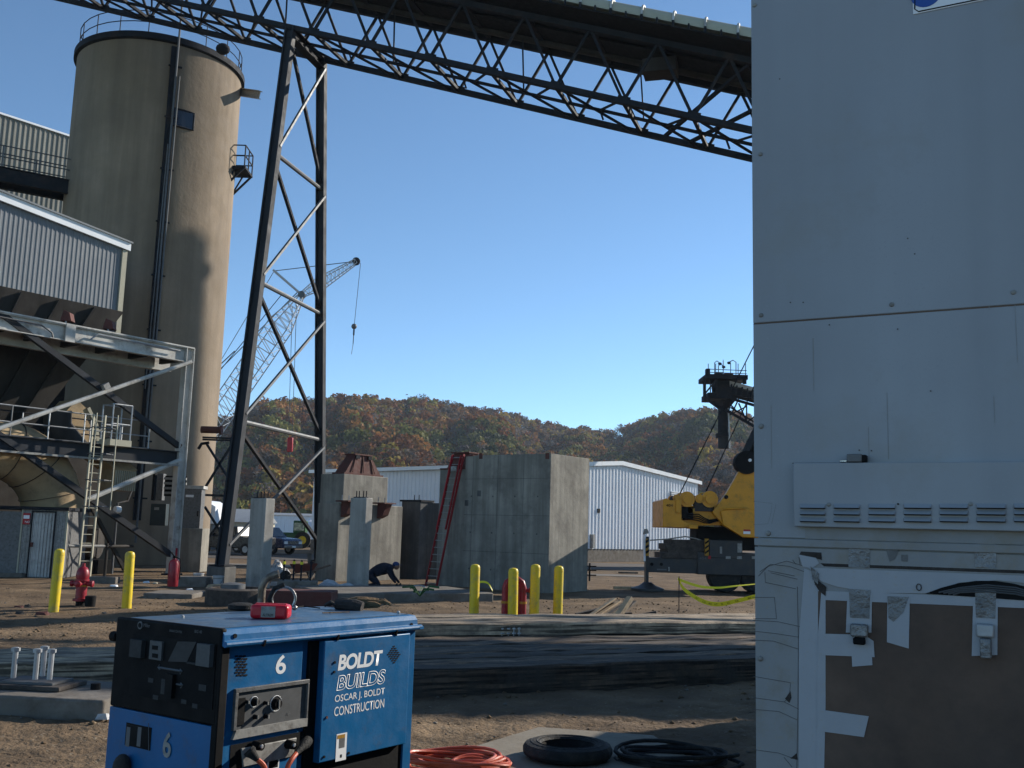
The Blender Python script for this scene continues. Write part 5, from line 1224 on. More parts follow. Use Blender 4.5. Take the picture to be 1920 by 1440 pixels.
# buckets, tarps, wheelbarrow
def bucket(px, py, lb):
    P = gnd(px, py); t = thing('bucket', P, lb, 'bucket', 'white pails in the yard')
    MB().lathe([(.14, .01), (.16, .36), (.175, .36), (.175, .33), (.165, .33)], P, 18).build('pail', M_['plastic'], t)
    MB().lathe([(.155, .3), (.168, .3), (.168, .27)], P, 18).build('rim_band', M_['ltgrey'], t)
    MB().path([P+Vector((-.16, 0, .3)), P+Vector((-.12, -.12, .14)), P+Vector((0, -.17, .08)), P+Vector((.12, -.12, .14)), P+Vector((.16, 0, .3))], .006, 4).build('handle', M_['steel'], t)
bucket(408, 1102, 'white pail on the dirt just right of the near tower footing'); bucket(371, 1096, 'white pail on the plinth left of the near tower leg')
def tarp(name, px, py, L, W, H, m, lb, seed, cat='tarp'):
    P = gnd(px, py); r = random.Random(seed); n = 18; vs = []; fs = []
    for j in range(n):
        for i in range(n):
            x = i/(n-1); y = j/(n-1); e = min(x, 1-x, y, 1-y)
            h = H*(min(1, e*5))*(.55+.45*math.sin(x*7+seed)*math.cos(y*5+seed*2))+.02*r.random()
            vs.append((P.x+L*(x-.5)+.05*r.uniform(-1, 1), P.y+W*y+.05*r.uniform(-1, 1), max(.01, h+.02+.03*r.uniform(-1, 1)*min(1, e*5))))
    for j in range(n-1):
        for i in range(n-1): fs.append((j*n+i, j*n+i+1, (j+1)*n+i+1, (j+1)*n+i))
    o = MB().add(vs, fs).build(name, M_[m]); return tag(o, lb, cat)
tarp('plastic_sheet', 628, 1112, 1.5, 1.3, .32, 'plastic', 'crumpled pale plastic sheet on the ground before the pier', 3)
tarp('plastic_bag', 517, 1082, .8, .9, .62, 'plastic', 'white plastic bag heaped beside the first concrete column', 5, 'plastic bag')
P = gnd(566, 1092); f = frame(P, (1, .25)); t = thing('wheelbarrow', P, 'dark red wheelbarrow parked between the first column and the pier', 'wheelbarrow')
MB(f).add([(-.45, -.3, .62), (.5, -.34, .66), (.5, .34, .66), (-.45, .3, .62), (-.25, -.17, .34), (.3, -.2, .36), (.3, .2, .36), (-.25, .17, .34)], [(0,1,5,4),(1,2,6,5),(2,3,7,6),(3,0,4,7),(4,5,6,7)]).build('tray', M_['rust'], t)
for s in (-1, 1):
    MB(f).path([(-.55, 0, .2), (-.2, s*.15, .33), (.4, s*.26, .42), (.95, s*.3, .62)], .02, 6).build('handle', M_['wood'], t); MB(f).path([(.15, s*.22, .36), (.3, s*.25, .02), (.45, s*.25, .4)], .018, 5).build('leg', M_['steel'], t)
MB(f).lathe([(.03, -.05), (.19, -.05), (.2, 0), (.19, .05), (.03, .05)], (-.58, 0, .2), 16, 'Y').build('wheel', M_['rubber'], t)
for k, (px, py, lb) in enumerate(((582, 1088, 'brown timber scrap leaning left of the pier foot'), (590, 1080, 'tall brown board leaning on the pier left side'), (575, 1096, 'brown lump of timber beside the wheelbarrow'))):
    A = gnd(px, py); plank(A, A+Vector((.15*(k-1), .3, .9-.3*k)), .14, .07, 'wood', lb, .05)
def trash(px, py, s, m, lb, nm='scrap'):
    P = gnd(px, py); r = random.Random(px); o = MB(Matrix.Translation(P) @ Matrix.Rotation(r.uniform(-.8, .8), 4, 'Z')).add([(0,0,0),(s,0,0),(s*1.1,s*.4,0),(0,s*.45,0),(.1*s,.05*s,s*.25),(s*.8,.02*s,s*.18),(s*.9,s*.35,s*.3),(.1*s,s*.35,s*.2)], [(0,3,2,1),(4,5,6,7),(0,1,5,4),(1,2,6,5),(2,3,7,6),(3,0,4,7)]).build(nm, M_[m]); tag(o, lb, 'scrap')
for a in ((205, 1100, .22, 'white', 'white litter scrap right of the left hydrant'), (268, 1093, .2, 'white', 'bright litter scrap behind the second yellow bollard'), (286, 1094, .14, 'cream', 'small cream litter piece near the red extinguisher'), (350, 1107, .2, 'white', 'white scrap lying before the small plinth'), (388, 1104, .5, 'wood_new', 'pale wood offcut lying left of the white pail'),
          (505, 1098, .5, 'plastic', 'white plastic offcut left of the anchor bolts'), (560, 1112, .35, 'wood', 'grey wood offcut among rubble before the pier'), (575, 1116, .3, 'white', 'white offcut among rubble before the pier'), (590, 1110, .4, 'wood_dark', 'dark offcut among rubble before the pier'),
          (25, 1140, .2, 'rust', 'brown brick lump on the dirt at far left'), (45, 1137, .14, 'rubber', 'black lump on the dirt at far left'), (28, 1151, .2, 'rubber', 'dark lump nearest the camera at far left'), (65, 1153, .25, 'rust', 'flat brown scrap left of the first bollard'), (190, 1150, .12, 'slab', 'grey pebble between the left bollards'), (684, 1106, .3, 'tape', 'yellow tape scrap by the foot of the front column')): trash(*a)
# green hose scrap on the pad & weed, yellow tape end at pad corner
P = at(787, 1118, gnd(787, 1118, .24).y); P.z = .25
t = thing('weed', P, 'small green weed growing at the edge of the long pad', 'plant')
rr = random.Random(3)
for k in range(14):
    a = rr.uniform(0, 6.28); l = rr.uniform(.2, .55); q1 = P+Vector((math.cos(a)*l*.5, math.sin(a)*l*.3, l*.5)); q2 = P+Vector((math.cos(a)*l, math.sin(a)*l*.6, l*.45))
    ribbon('blade', [P, q1, q2], .05, M_['green'], t, 0)
P = gnd(905, 1116); P.z = .27
o = ribbon('tape_end', crv([P+Vector((-.3, 0, .0)), P+Vector((-.1, .1, .12)), P+Vector((.15, 0, .1)), P+Vector((.3, -.05, -.12))], 10), .07, M_['tape'], None, .8); tag(o, 'yellow caution tape end lying over the pad corner', 'caution tape')
P = gnd(760, 1100, .24); o = MB().path([P, P+Vector((.2, .05, .02)), P+Vector((.45, 0, .05)), P+Vector((.6, -.1, .01))], .02, 5).build('pipe_offcut', M_['galv']); tag(o, 'thin metal pipe offcut on the long pad', 'pipe')

# ------------------------------------------------------------------ kneeling worker
def skin_body(name, joints, edges, m, parent, sub=1, root=0):
    me = bpy.data.meshes.new(name); me.from_pydata([j[0] for j in joints], edges, [])
    o = bpy.data.objects.new(name, me); COL.objects.link(o); md = o.modifiers.new('s', 'SKIN')
    for i, j in enumerate(joints):
        me.skin_vertices[0].data[i].radius = (j[1], j[1] if len(j) < 3 else j[2]); 
    me.skin_vertices[0].data[root].use_root = True
    sb_ = o.modifiers.new('u', 'SUBSURF'); sb_.levels = sub; sb_.render_levels = sub
    bpy.context.view_layer.update()
    m2 = bpy.data.meshes.new_from_object(o.evaluated_get(bpy.context.evaluated_depsgraph_get()))
    o.modifiers.clear(); o.data = m2; m2.materials.clear(); m2.materials.append(m); m2.polygons.foreach_set('use_smooth', [True]*len(m2.polygons)); o.parent = parent
    return o
WP = gnd(715, 1104); WP = Vector((WP.x, WP.y, 0))
wk = thing('person', WP, 'worker in dark jacket and blue cap bent forward on hands and knees', 'person')
V = Vector
# local x = right (facing), pelvis at left
J = [((-.38, .1, .47), .22, .2), ((-.15, .1, .6), .21), ((.1, .1, .66), .23), ((.26, .1, .68), .15), ((.36, .08, .72), .06),
     ((-.42, -.02, .42), .13), ((-.05, -.08, .12), .1), ((-.42, -.08, .08), .055), ((-.55, -.08, .05), .045),
     ((-.42, .22, .42), .13), ((-.1, .28, .12), .1), ((-.48, .28, .08), .055), ((-.6, .28, .05), .045),
     ((.22, -.1, .64), .1), ((.3, -.14, .42), .065), ((.48, -.12, .2), .04), ((.22, .3, .66), .075), ((.34, .34, .42), .05), ((.55, .3, .18), .04)]
ED = [(0,1),(1,2),(2,3),(3,4),(0,5),(5,6),(6,7),(7,8),(0,9),(9,10),(10,11),(11,12),(3,13),(13,14),(14,15),(3,16),(16,17),(17,18)]
bo = skin_body('body', J, ED, M_['navy'], wk, 2)
hd = MB(Matrix.Translation(WP)); hd.ell((.45, .08, .74), .1, .085, .12, 16, 12); hd.ell((.53, .08, .71), .03, .02, .03, 8, 6); hd.ell((.44, -.005, .73), .02, .012, .03, 6, 5)
hd.build('head', M_['skin'], wk)
MB(Matrix.Translation(WP)).ell((.43, .08, .79), .115, .1, .09, 16, 10).build('cap', M_['bcap'], wk); MB(Matrix.Translation(WP)).box(.5, .62, .02, .14, .77, .785).build('cap_peak', M_['bcap'], wk, bevel=.005)
for hx, hy, hz in ((.48, -.12, .2), (.55, .3, .18)):
    hm_ = MB(Matrix.Translation(WP)); hm_.ell((hx+.03, hy, hz-.05), .035, .04, .06, 10, 8)
    for k in range(4): hm_.path([(hx+.03, hy-.03+.02*k, hz-.08), (hx+.06, hy-.033+.022*k, hz-.12), (hx+.05, hy-.033+.022*k, hz-.15+.005*abs(k-1))], [.011, .01, .007], 6)
    hm_.path([(hx, hy-.04, hz-.04), (hx-.01, hy-.06, hz-.08), (hx+.01, hy-.055, hz-.11)], [.013, .011, .008], 6); hm_.build('glove', M_['leather_dark'], wk)
for y in (-.08, .28):
    MB(Matrix.Translation(WP)).add([(-.55, y-.05, 0), (-.7, y-.05, .0), (-.7, y+.05, 0), (-.55, y+.05, 0), (-.5, y-.05, .1), (-.66, y-.05, .12), (-.66, y+.05, .12), (-.5, y+.05, .1)], [(0,1,2,3),(4,7,6,5),(0,4,5,1),(1,5,6,2),(2,6,7,3),(3,7,4,0)]).build('boot', M_['leather_dark'], wk, bevel=.02)

# ------------------------------------------------------------------ crane mats (timber) across the middle
def matlayer(name, A, B, depth, z0, z1, n, m, labels, grp):
    """n long timbers side by side from front edge A-B going back"""
    A = Vector((A[0], A[1], 0)); B = Vector((B[0], B[1], 0)); d = (B-A).normalized(); L = (B-A).length; f = frame(A, d); r = random.Random(int(L*100)); w_ = depth/n
    for k in range(n):
        y0 = k*w_+.015; y1 = (k+1)*w_-.012; t0 = -r.uniform(0, .12); t1 = L+r.uniform(0, .12); zt_ = z1-r.uniform(0, .02); nseg = 26; vs = []; fs = []
        for i in range(nseg+1):
            x = t0+(t1-t0)*i/nseg; j = [r.uniform(-.014, .014) for _ in range(4)]; dz = r.uniform(-.012, .012)
            ch = .015+r.uniform(0, .012)
            vs += [(x, y0+j[0], z0), (x, y0+j[0], zt_-ch+dz), (x, y0+ch+j[1], zt_+dz), (x, y1-ch+j[2], zt_+dz), (x, y1+j[3], zt_-ch), (x, y1+j[3], z0)]
        for i in range(nseg):
            a = i*6; b = a+6
            for q in range(5): fs.append((a+q, b+q, b+q+1, a+q+1))
        fs += [(0, 1, 2, 3, 4, 5), tuple(range(nseg*6, nseg*6+6))[::-1]]
        o = MB(f).add(vs, fs).build(name, M_[m[k % len(m)]]); tag(o, labels[k], 'timber', grp)
A1 = gnd(700, 1311); B1_ = gnd(1408, 1277); GA = math.atan2(B1_.y-A1.y, B1_.x-A1.x); q_ = gnd(1408, 1187, .31)-gnd(770, 1193, .31); GB_ = math.atan2(q_.y, q_.x); B1 = gnd(1408, 1277); dm = (B1-A1).normalized(); B1 = A1+dm*8.2
D('mat_a', (.12,.085,.058), .95, var=.35, scale=3, bump=.8, bscale=18, dirt=(.07,.06,.05), dscale=3.5, dthr=.52, kf=0.7, grain=26, gang=GA)
D('mat_b', (.24,.16,.1), .95, var=.35, scale=3, bump=.8, bscale=18, dirt=(.09,.075,.06), dscale=3.5, dthr=.52, kf=0.7, grain=26, gang=GA)
D('mat_c', (.5,.38,.255), .95, var=.25, scale=3, bump=.8, bscale=18, dirt=(.2,.16,.12), dscale=2.5, dthr=.55, kf=0.7, grain=26, gang=GB_)
matlayer('mat_timber', A1, B1, 3.7, -.1, .31, 8, ['mat_a', 'mat_b'], ['front timber of the lower crane mat, nearest the camera, showing its tall dark side face', 'second timber from the front of the lower crane mat', 'third timber from the front of the lower crane mat',
    'fourth timber from the front of the lower crane mat', 'fifth timber from the front of the lower mat', 'sixth timber from the front of the lower mat', 'seventh timber from the front of the lower mat, beside the raised one', 'rearmost low timber right at the foot of the raised mat'], 'lower crane mat timbers')
nm = Vector((-dm.y, dm.x, 0)); P0 = gnd(770, 1193, .31); A2 = P0; B2 = gnd(1408, 1187, .31); d2 = (B2-A2).normalized(); B2 = A2+d2*9.5; A2 = A2-d2*2.0
matlayer('mat_timber', A2, B2, 1.7, .315, .5, 3, ['mat_c', 'mat_c'], ['front timber of the raised rear mat with a dark cracked side face', 'middle timber of the raised rear mat in the sun', 'rearmost timber of the raised mat before the yellow bollards'], 'raised mat timbers')
# raised mat sits on a low filler so no gap shows
o = MB(frame(Vector((A2.x, A2.y, 0)), d2)).box(-.05, (B2-A2).length, .5, 1.65, -.1, .29).build('mat_underlay', M_['mat_a']); tag(o, 'dark packing timber under the raised rear mat', 'timber')
# bolts standing on the mat
for k, px in enumerate((941, 953, 963, 973)):
    p = gnd(px, 1191, .31); p.z = .3; t = thing('anchor_bolt', p, ['leftmost of the four shiny bolts standing on the mat', 'second from left of the four shiny bolts on the mat', 'third from left of the four shiny bolts on the mat', 'rightmost of the four shiny bolts standing on the mat'][k], 'bolt', 'shiny bolts on the mat')
    MB().tube(p, p+UP*.13, .011, n=8).build('shank', M_['galv'], t); MB().tube(p+UP*.1, p+UP*.125, .03, n=6).build('nut', M_['galv'], t); MB().tube(p+UP*.03, p+UP*.05, .035, n=10).build('washer', M_['galv'], t)
# left timbers behind the generator
A3 = gnd(-260, 1302); B3 = gnd(300, 1290); B3 = A3+(B3-A3).normalized()*6
matlayer('mat_timber', A3, B3, 1.5, -.1, .32, 4, ['mat_c'], ['front timber of the left mat behind the bolt pad', 'second timber of the left mat left of the generator', 'third timber of the left mat left of the generator', 'rear timber of the left mat edging the sunny dirt'], 'left mat timbers')
# bolt pad, lower left
A4 = gnd(195, 1345); 
pdm = frame(gnd(125, 1350), Vector((.97, .24, 0)))
pp = thing('bolt_pad', gnd(60, 1340), 'grey concrete pad with steel plate and four tall bolts at lower left', 'concrete pad')
A4 = gnd(192, 1347, 0); d4 = Vector((.99, -.12, 0)).normalized()
f4 = frame(Vector((A4.x, A4.y, 0)), d4)
MB(f4).box(-2.6, 0, 0, 1.15, -.1, .17).build('slab', M_['slab'], pp, bevel=.03)
MB(f4).box(-1.5, -.65, .3, .85, .172, .22).build('wood_plate', M_['wood_dark'], pp, bevel=.01)
MB(f4).box(-1.35, -.77, .38, .78, .222, .245).build('steel_plate', M_['steel_b'], pp)
for k, (x, y) in enumerate(((-1.25, .45), (-1.05, .65), (-.85, .45), (-.99, .42))):
    b_ = MB(f4).tube((x, y, .27), (x, y, .58), .028, n=10).build('bolt', M_['galv'], pp); MB(f4).tube((x, y, .54), (x, y, .575), .045, n=6).build('nut', M_['galv'], b_)
MB(f4).tube((-.42, .6, .17), (-.42, .6, .23), .05, n=10).build('plug', M_['black'], pp)
o = MB(frame(gnd(178, 1349), (1, 0))).add([(0,0,0),(.12,0,0),(.13,.06,0),(0,.06,0),(.02,.01,.05),(.1,.0,.06),(.11,.05,.05),(.01,.05,.04)], [(0,3,2,1),(4,5,6,7),(0,1,5,4),(1,2,6,5),(2,3,7,6),(3,0,4,7)]).build('scrap', M_['plastic']); tag(o, 'crumpled pale litter on the dirt right of the bolt pad', 'scrap')

# ------------------------------------------------------------------ board, tyre, hose coils
bd_ = [gnd(790, 1480), gnd(875, 1418), gnd(1010, 1376), gnd(1225, 1392), gnd(1300, 1440), gnd(1300, 1500)]
o = MB().prism([(p.x, p.y, .035) for p in bd_], (0, 0, .03)).build('ground_board', M_['ply'], bevel=.004); tag(o, 'pale dusty board lying flat on the dirt under the tyre', 'board')
TC = gnd(1064, 1413, .1); tr_ = span(TC, Vector((1, 0, 0)), 1152)
ty = thing('tyre', Vector((TC.x, TC.y, .066)), 'worn black tyre lying flat on the pale board', 'tyre')
pr2 = [(tr_*.62, .06), (tr_*.6, .0), (tr_*.8, .0), (tr_*.95, .03), (tr_, .07), (tr_, .12), (tr_*.95, .165), (tr_*.8, .19), (tr_*.64, .18), (tr_*.6, .155), (tr_*.62, .14)]
n = 64; vs_ = []; fs_ = []; m = len(pr2)
for i in range(n):
    a = 2*math.pi*i/n
    for r_, z in pr2:
        z *= .7; k = 1+(.02*(i % 2) if r_ > tr_*.9 else 0); vs_.append((TC.x+math.cos(a)*r_*k, TC.y+math.sin(a)*r_*k, .066+z))
for i in range(n):
    j = (i+1) % n; fs_ += [(i*m+q, j*m+q, j*m+(q+1) % m, i*m+(q+1) % m) for q in range(m)]
MB().add(vs_, fs_).build('casing', M_['rubber'], ty)
for k in range(3): MB().path([(TC.x+tr_*(.7+.07*k)*math.cos(a/24*math.pi), TC.y+tr_*(.7+.07*k)*math.sin(a/24*math.pi), .066+.13-.002*k) for a in range(48)], .005, 4, True).build('sidewall_ring', M_['rubber'], ty)
def coil(name, C, rx, ry, turns, r, m, label, z0=.0, seed=1, cat='cable'):
    rr = random.Random(seed); pts = []; N_ = turns*22
    ph = [rr.uniform(0, 6.3) for _ in range(turns+1)]; sc = [rr.uniform(.72, 1.05) for _ in range(turns+1)]; ox = [rr.uniform(-.07, .07) for _ in range(turns+1)]; oy = [rr.uniform(-.06, .06) for _ in range(turns+1)]
    for i in range(N_):
        t_ = i/22; k = int(t_); f_ = t_-k; k2 = min(k+1, turns); s_ = sc[k]*(1-f_)+sc[k2]*f_; a = 2*math.pi*t_
        pts.append((C[0]+(ox[k]*(1-f_)+ox[k2]*f_)+rx*s_*math.cos(a), C[1]+(oy[k]*(1-f_)+oy[k2]*f_)+ry*s_*math.sin(a), z0+r+t_*r*.75+.02*math.sin(a*2+ph[k])))
    o = MB().path(pts, r, 7).build(name, M_[m]); return tag(o, label, cat)
C = gnd(845, 1448); coil('cable_coil', C, .42, .3, 11, .014, 'orange', 'heap of orange welding cable lying on the dirt right of the generator', .01, 3)
C = gnd(1262, 1440); coil('hose_coil', C, .52, .4, 9, .017, 'rubber', 'coil of dark hose lying in the shade by the white trailer', .01, 8, 'hose')
C = gnd(900, 1452); coil('cable_coil', C, .25, .2, 4, .014, 'orange', 'loose orange cable loops at right end of the cable heap', .06, 13)

# ------------------------------------------------------------------ blue welding generator
GS = Vector((-1.5, 5.54, 0)); GDV = Vector((.573, .819, 0)).normalized(); gf = frame(GS, GDV); gi = gf.inverted()
GL_, GW_, GT = 1.59, .93, 1.35
def gs(px, py, off=0.0):               # pixel -> (s, z) on the long side plane, off = distance proud
    N_ = Vector((GDV.y, -GDV.x, 0)); r = ray(px, py); o = Vector((0, 0, EYE)); P0 = GS+N_*off; k = (P0-o).dot(N_)/r.dot(N_); q = gi @ (o+r*k); return q.x, q.z
def ge(px, py, off=0.0):               # pixel -> (y, z) on the black end panel
    N_ = -GDV; r = ray(px, py); o = Vector((0, 0, EYE)); P0 = GS+N_*off; k = (P0-o).dot(N_)/r.dot(N_); q = gi @ (o+r*k); return q.y, q.z
ge_ = thing('welding_generator', GS, 'large blue engine driven welding generator with black control end and white lettering', 'generator')
def gb(n, x0, x1, y0, y1, z0, z1, m, bev=.004, par=None): return MB(gf).box(x0, x1, y0, y1, z0, z1).build(n, M_[m], par or ge_, bevel=bev)
zl = gs(420, 1212)[1]                   # lip of the lid
gb('body', .03, GL_-.02, .03, GW_-.03, .3, zl+.01, 'blue', .006)
gb('base_frame', .0, GL_, .02, GW_-.02, .12, .3, 'black', .01)
for x in (.2, 1.25):
    for y in (-.02, GW_-.1):
        w_ = MB(gf).lathe([(.06, 0), (.17, 0), (.19, .02), (.19, .1), (.17, .12), (.06, .12)], (x, y, .19), 24, 'Y').build('wheel', M_['rubber'], ge_); MB(gf).lathe([(.02, .02), (.07, .01), (.07, .11), (.02, .1)], (x, y, .19), 14, 'Y').build('hub', M_['white'], w_)
# lid
lid = MB(gf); lid.prism([(.0, -.015, zl), (.0, -.03, zl+.012), (0, -.015, zl+.03), (.0, -.012, GT-.03), (.0, .01, GT-.004), (.0, .06, GT), (.0, GW_-.06, GT), (0, GW_, GT-.03), (0, GW_, zl)], (GL_, 0, 0)); lid = lid.build('lid', M_['blue'], ge_)
MB(gf).box(.02, GL_-.02, .05, GW_-.08, GT+.0005, GT+.003).build('lid_top', M_['bluetop'], ge_)
MB(gf).path([(-.005, -.028, zl+.012), (GL_+.02, -.028, zl+.012)], .017, 10).build('lid_bead', M_['blue'], ge_)
MB(gf).box(GL_-.01, GL_+.03, -.045, .02, zl+.0, zl+.018).build('lid_corner', M_['blue'], ge_)
for px, py in ((437, 1192), (768, 1171)):
    s, z = gs(px, py); MB(gf).lathe([(.012, -.02), (.012, -.012)], (s, 0, z), 10, 'Y').build('lid_hole', M_['black'], ge_)
for px in (487, 625, 735): s, z = gs(px, 1205-((px-420)*.075)); MB(gf).bar((s, -.04, z+.004), (s, -.03, z-.03), .012, .02).build('latch', M_['black'], ge_)
# black end panel
ztop_ = ge(320, 1163)[1]
zb_e = ge(320, 1345)[1]; gb('end_panel', -.012, .03, .0, GW_, zb_e, GT+.004, 'panel', .012)
gb('end_lower_panel', -.008, .03, .01, GW_-.0, .3, zb_e-.003, 'blue', .004)
gb('corner_post', -.01, .045, -.012, .035, .3, zl-.005, 'panel', .006)
def erect(n, x0, y0, x1, y1, m, d0=-.02, d1=-.0125, bev=0, par=None):
    (ya, za), (yb, zb) = ge(x0, y0), ge(x1, y1); return MB(gf).box(d0, d1, min(ya, yb), max(ya, yb), min(za, zb), max(za, zb)).build(n, M_[m], par or ge_, bevel=bev)
D('panelgrey', (.06,.062,.064), .7, spec=.2, var=.2, scale=20, bump=0); D('panelmid', (.11,.115,.12), .6, var=.15, scale=20, bump=0)
erect('control_face', 255, 1187, 402, 1330, 'black', -.016, -.0125)
erect('outlet_cover', 257, 1197, 276, 1233, 'panelgrey', -.045); 
rc = erect('receptacle', 290, 1200, 310, 1238, 'panelmid', -.03)
for y in (1209, 1224): erect('socket', 295, y, 304, y+9, 'black', -.034, -.0301, par=rc)
MB(gf).add([(lambda p: (-.02-.05*(i in (0, 3)), p[0], p[1]))(ge(x, y)) for i, (x, y) in enumerate(((353, 1201), (374, 1203), (356, 1241), (335, 1238)))], [(0, 1, 2, 3)]).build('open_flap', M_['panelmid'], ge_)
erect('breaker_box', 358, 1240, 376, 1246, 'panelgrey', -.03); erect('outlet_cover', 382, 1205, 404, 1250, 'panelmid', -.045)
def estroke(n, pts, r, m): MB(gf).path([(-.019, *ge(x, y)) for x, y in pts], r, 4).build(n, M_[m], ge_)
estroke('arrow', [(303, 1251), (345, 1258)], .006, 'greylet'); estroke('arrow', [(336, 1282), (346, 1284)], .005, 'greylet')
for a, s in (((301, 1250), 1), ((347, 1258), -1), ((348, 1284), -1)): estroke('arrow_head', [(a[0]+s*4, a[1]-4), a, (a[0]+s*4, a[1]+5)], .004, 'greylet')
erect('switch_knob', 322, 1262, 332, 1308, 'black', -.04); erect('gauge', 308, 1272, 316, 1302, 'panelgrey', -.018, -.0161); erect('warning_tag', 378, 1282, 391, 1296, 'panelgrey', -.018, -.0161)
for x, y in ((283, 1270), (292, 1302), (345, 1310), (366, 1318)): erect('gauge', x, y, x+9, y+10, 'panelgrey', -.018, -.0161)
(y_, z_) = ge(267, 1172); MB(gf).lathe([(.022, -.017), (.022, -.0125)], (0, y_, z_), 20, 'X').build('logo_disc', M_['greylet'], ge_); MB(gf).lathe([(.014, -.019), (.014, -.0171)], (0, y_, z_), 20, 'X').build('logo_dot', M_['panel'], ge_)
EX = -Vector((gf.col[1][0], gf.col[1][1], 0))          # text runs towards the side face
def etext(n, s, px, py, h, m, wid=None, bold=0): y, z = ge(px, py); return text(n, s, planeM(gf @ Vector((-.0135, y, z)), EX, UP), h, M_[m], ge_, wid, bold=bold)
etext('maker_name', 'Miller', 273, 1175, .02, 'greylet', .06); etext('panel_text', 'ENGINE CONTROL', 322, 1184, .012, 'greylet', .11); etext('panel_text', 'BIG 40', 369, 1186, .016, 'greylet', .06)
etext('number_text', '6', 308, 1418, .135, 'ltgrey', .07, bold=.02)
dt = erect('data_plate', 240, 1354, 284, 1407, 'panel', -.0105, -.0085); 
for x0, x1 in ((241, 245), (262, 266)): erect('data_strip', x0, 1362, x1, 1400, 'greylet', -.0115, -.0106, par=dt)
for y in (1358,): erect('data_strip', 241, y, 266, y+5, 'leather_dark', -.0115, -.0106, par=dt)
estroke('plate_edge', [(284, 1354.5), (284, 1407)], .002, 'greylet')
y_, z_ = ge(243, 1435); MB(gf).ell((-.05, y_, z_), .05, .05, .07, 12, 8).build('drain_plug', M_['leather_dark'], ge_)
MB(gf).lathe([(.03, -.0), (.03, .05)], (.01, GW_+.0, ge(226, 1195)[1]), 12, 'Y').build('side_bolt', M_['black'], ge_)
# long side details
def srect2(n, x0, y0, x1, y1, m, d0=-.004, d1=.03, bev=0, par=None):
    (a, b), (c, d) = gs(x0, y0, -d0), gs(x1, y1, -d0); return MB(gf).box(min(a, c), max(a, c), d0, d1, min(b, d), max(b, d)).build(n, M_[m], par or ge_, bevel=bev)
gb('side_panel', .045, .60, .012, .05, .3, zl-.0, 'blue', .004)
dsx0, dz0 = gs(607, 1204, .035); dsx1, dz1 = gs(769, 1205, .035); dzb = gs(597, 1432, .035)[1]; dx0 = gs(603, 1320, .035)[0]
door = gb('door', dx0, dsx1, -.035, .03, dzb, zl-.02, 'blue', .006)
gb('door_edge', dx0-.075, dx0-.002, .006, .04, .42, zl-.02, 'black', .004)
gb('corner_post', dsx1+.006, GL_-.005, -.004, .03, .12, zl-.005, 'blue', .004)
gb('under_opening', dx0, dsx1+.005, .008, .029, .3, dzb-.002, 'black', 0)
TM = lambda px, py, off: planeM(gf @ Vector((gs(px, py, off)[0], -off, gs(px, py, off)[1])), GDV, UP)
def stext(n, s, x0, yb, x1, yt, m, off=.035, **k):
    a = gs(x0, yb, off); b = gs(x1, yb, off); c = gs(x0, yt, off); return text(n, s, TM(x0, yb, off), abs(c[1]-a[1]), M_[m], ge_, wid=abs(b[0]-a[0]), **k)
stext('lettering', 'BOLDT', 633, 1258, 716, 1228, 'letter', bold=.035, sp=.92, shear=.12)
stext('outline_lettering', 'BUILDS', 630, 1296.5, 721, 1267, 'letter', bold=.02, sp=.95, shear=.14, outline=.022, depth=.0008)
stext('lettering', 'OSCAR J. BOLDT', 627, 1321, 720, 1304, 'letter', bold=.006)
stext('lettering', 'CONSTRUCTION', 626, 1343.5, 719, 1326, 'letter', bold=.006)
stext('number_text', '6', 516, 1265, 535, 1229, 'letter', off=-.012, bold=.02)
for r_ in range(8):
    for c in range(3):
        x = 441+c*7.2+(3 if r_ % 2 else 0); y = 1229+r_*5.1; srect2('vent_slot', x, y, x+5.5, y+2.6, 'black', .0095, .0118)
for r_ in range(9):
    n_ = [1, 2, 3, 4, 5, 4, 3, 2, 1][r_]
    for c in range(n_):
        x = 740-n_*2.6+c*5.2; y = 1211+r_*3.8; srect2('vent_slot', x, y, x+3.4, y+1.7, 'black', -.0375, -.0352)
stk = srect2('warning_label', 631.5, 1377, 648.5, 1424, 'white', -.0368, -.0352)
srect2('label_print', 633, 1379, 647, 1383, 'amber', -.0378, -.0369, par=stk); srect2('label_print', 636.5, 1385, 646, 1401, 'greypl', -.0378, -.0369, par=stk); srect2('label_dot', 638, 1415, 641, 1420, 'black', -.0378, -.0369, par=stk)
for px, py in ((627, 1242), (626, 1260), (607, 1419), (653, 1412), (612, 1345)):
    s, z = gs(px, py, .035); MB(gf).lathe([(.008, -.042), (.008, -.0352)], (s, 0, z), 8, 'Y').build('screw', M_['black'] if py != 1345 else M_['rust'], ge_)
# control panel
(a0s, a0z), (a1s, a1z) = gs(439, 1296, 0), gs(574, 1385, 0)
s0p, z1p = gs(440, 1300, 0); s1p = dx0-.08; z0p = gs(440, 1386, 0)[1]
MB(gf).prism([(s0p, -.01, z0p), (s1p, -.01, z0p), (s1p, -.01, z0p+.045), (s0p+.02, -.01, z0p+.045)], (0, .02, 0)).build('panel_sill', M_['ltgrey'], ge_)
for (x0_, x1_, zz0, zz1) in ((s0p, s0p+.02, z0p+.045, z1p), (s1p-.012, s1p, z0p+.045, z1p), (s0p, s1p, z1p, z1p+.022)): gb('panel_frame', x0_, x1_, -.01, .011, zz0, zz1, 'greypl', .002)
gb('control_plate', s0p+.02, s1p-.012, .004, .0115, z0p+.045, z1p, 'panelmid', 0)
gb('hood_recess', s0p+.022, s0p+.075, -.004, .0039, z0p+.07, z1p-.03, 'black', 0)
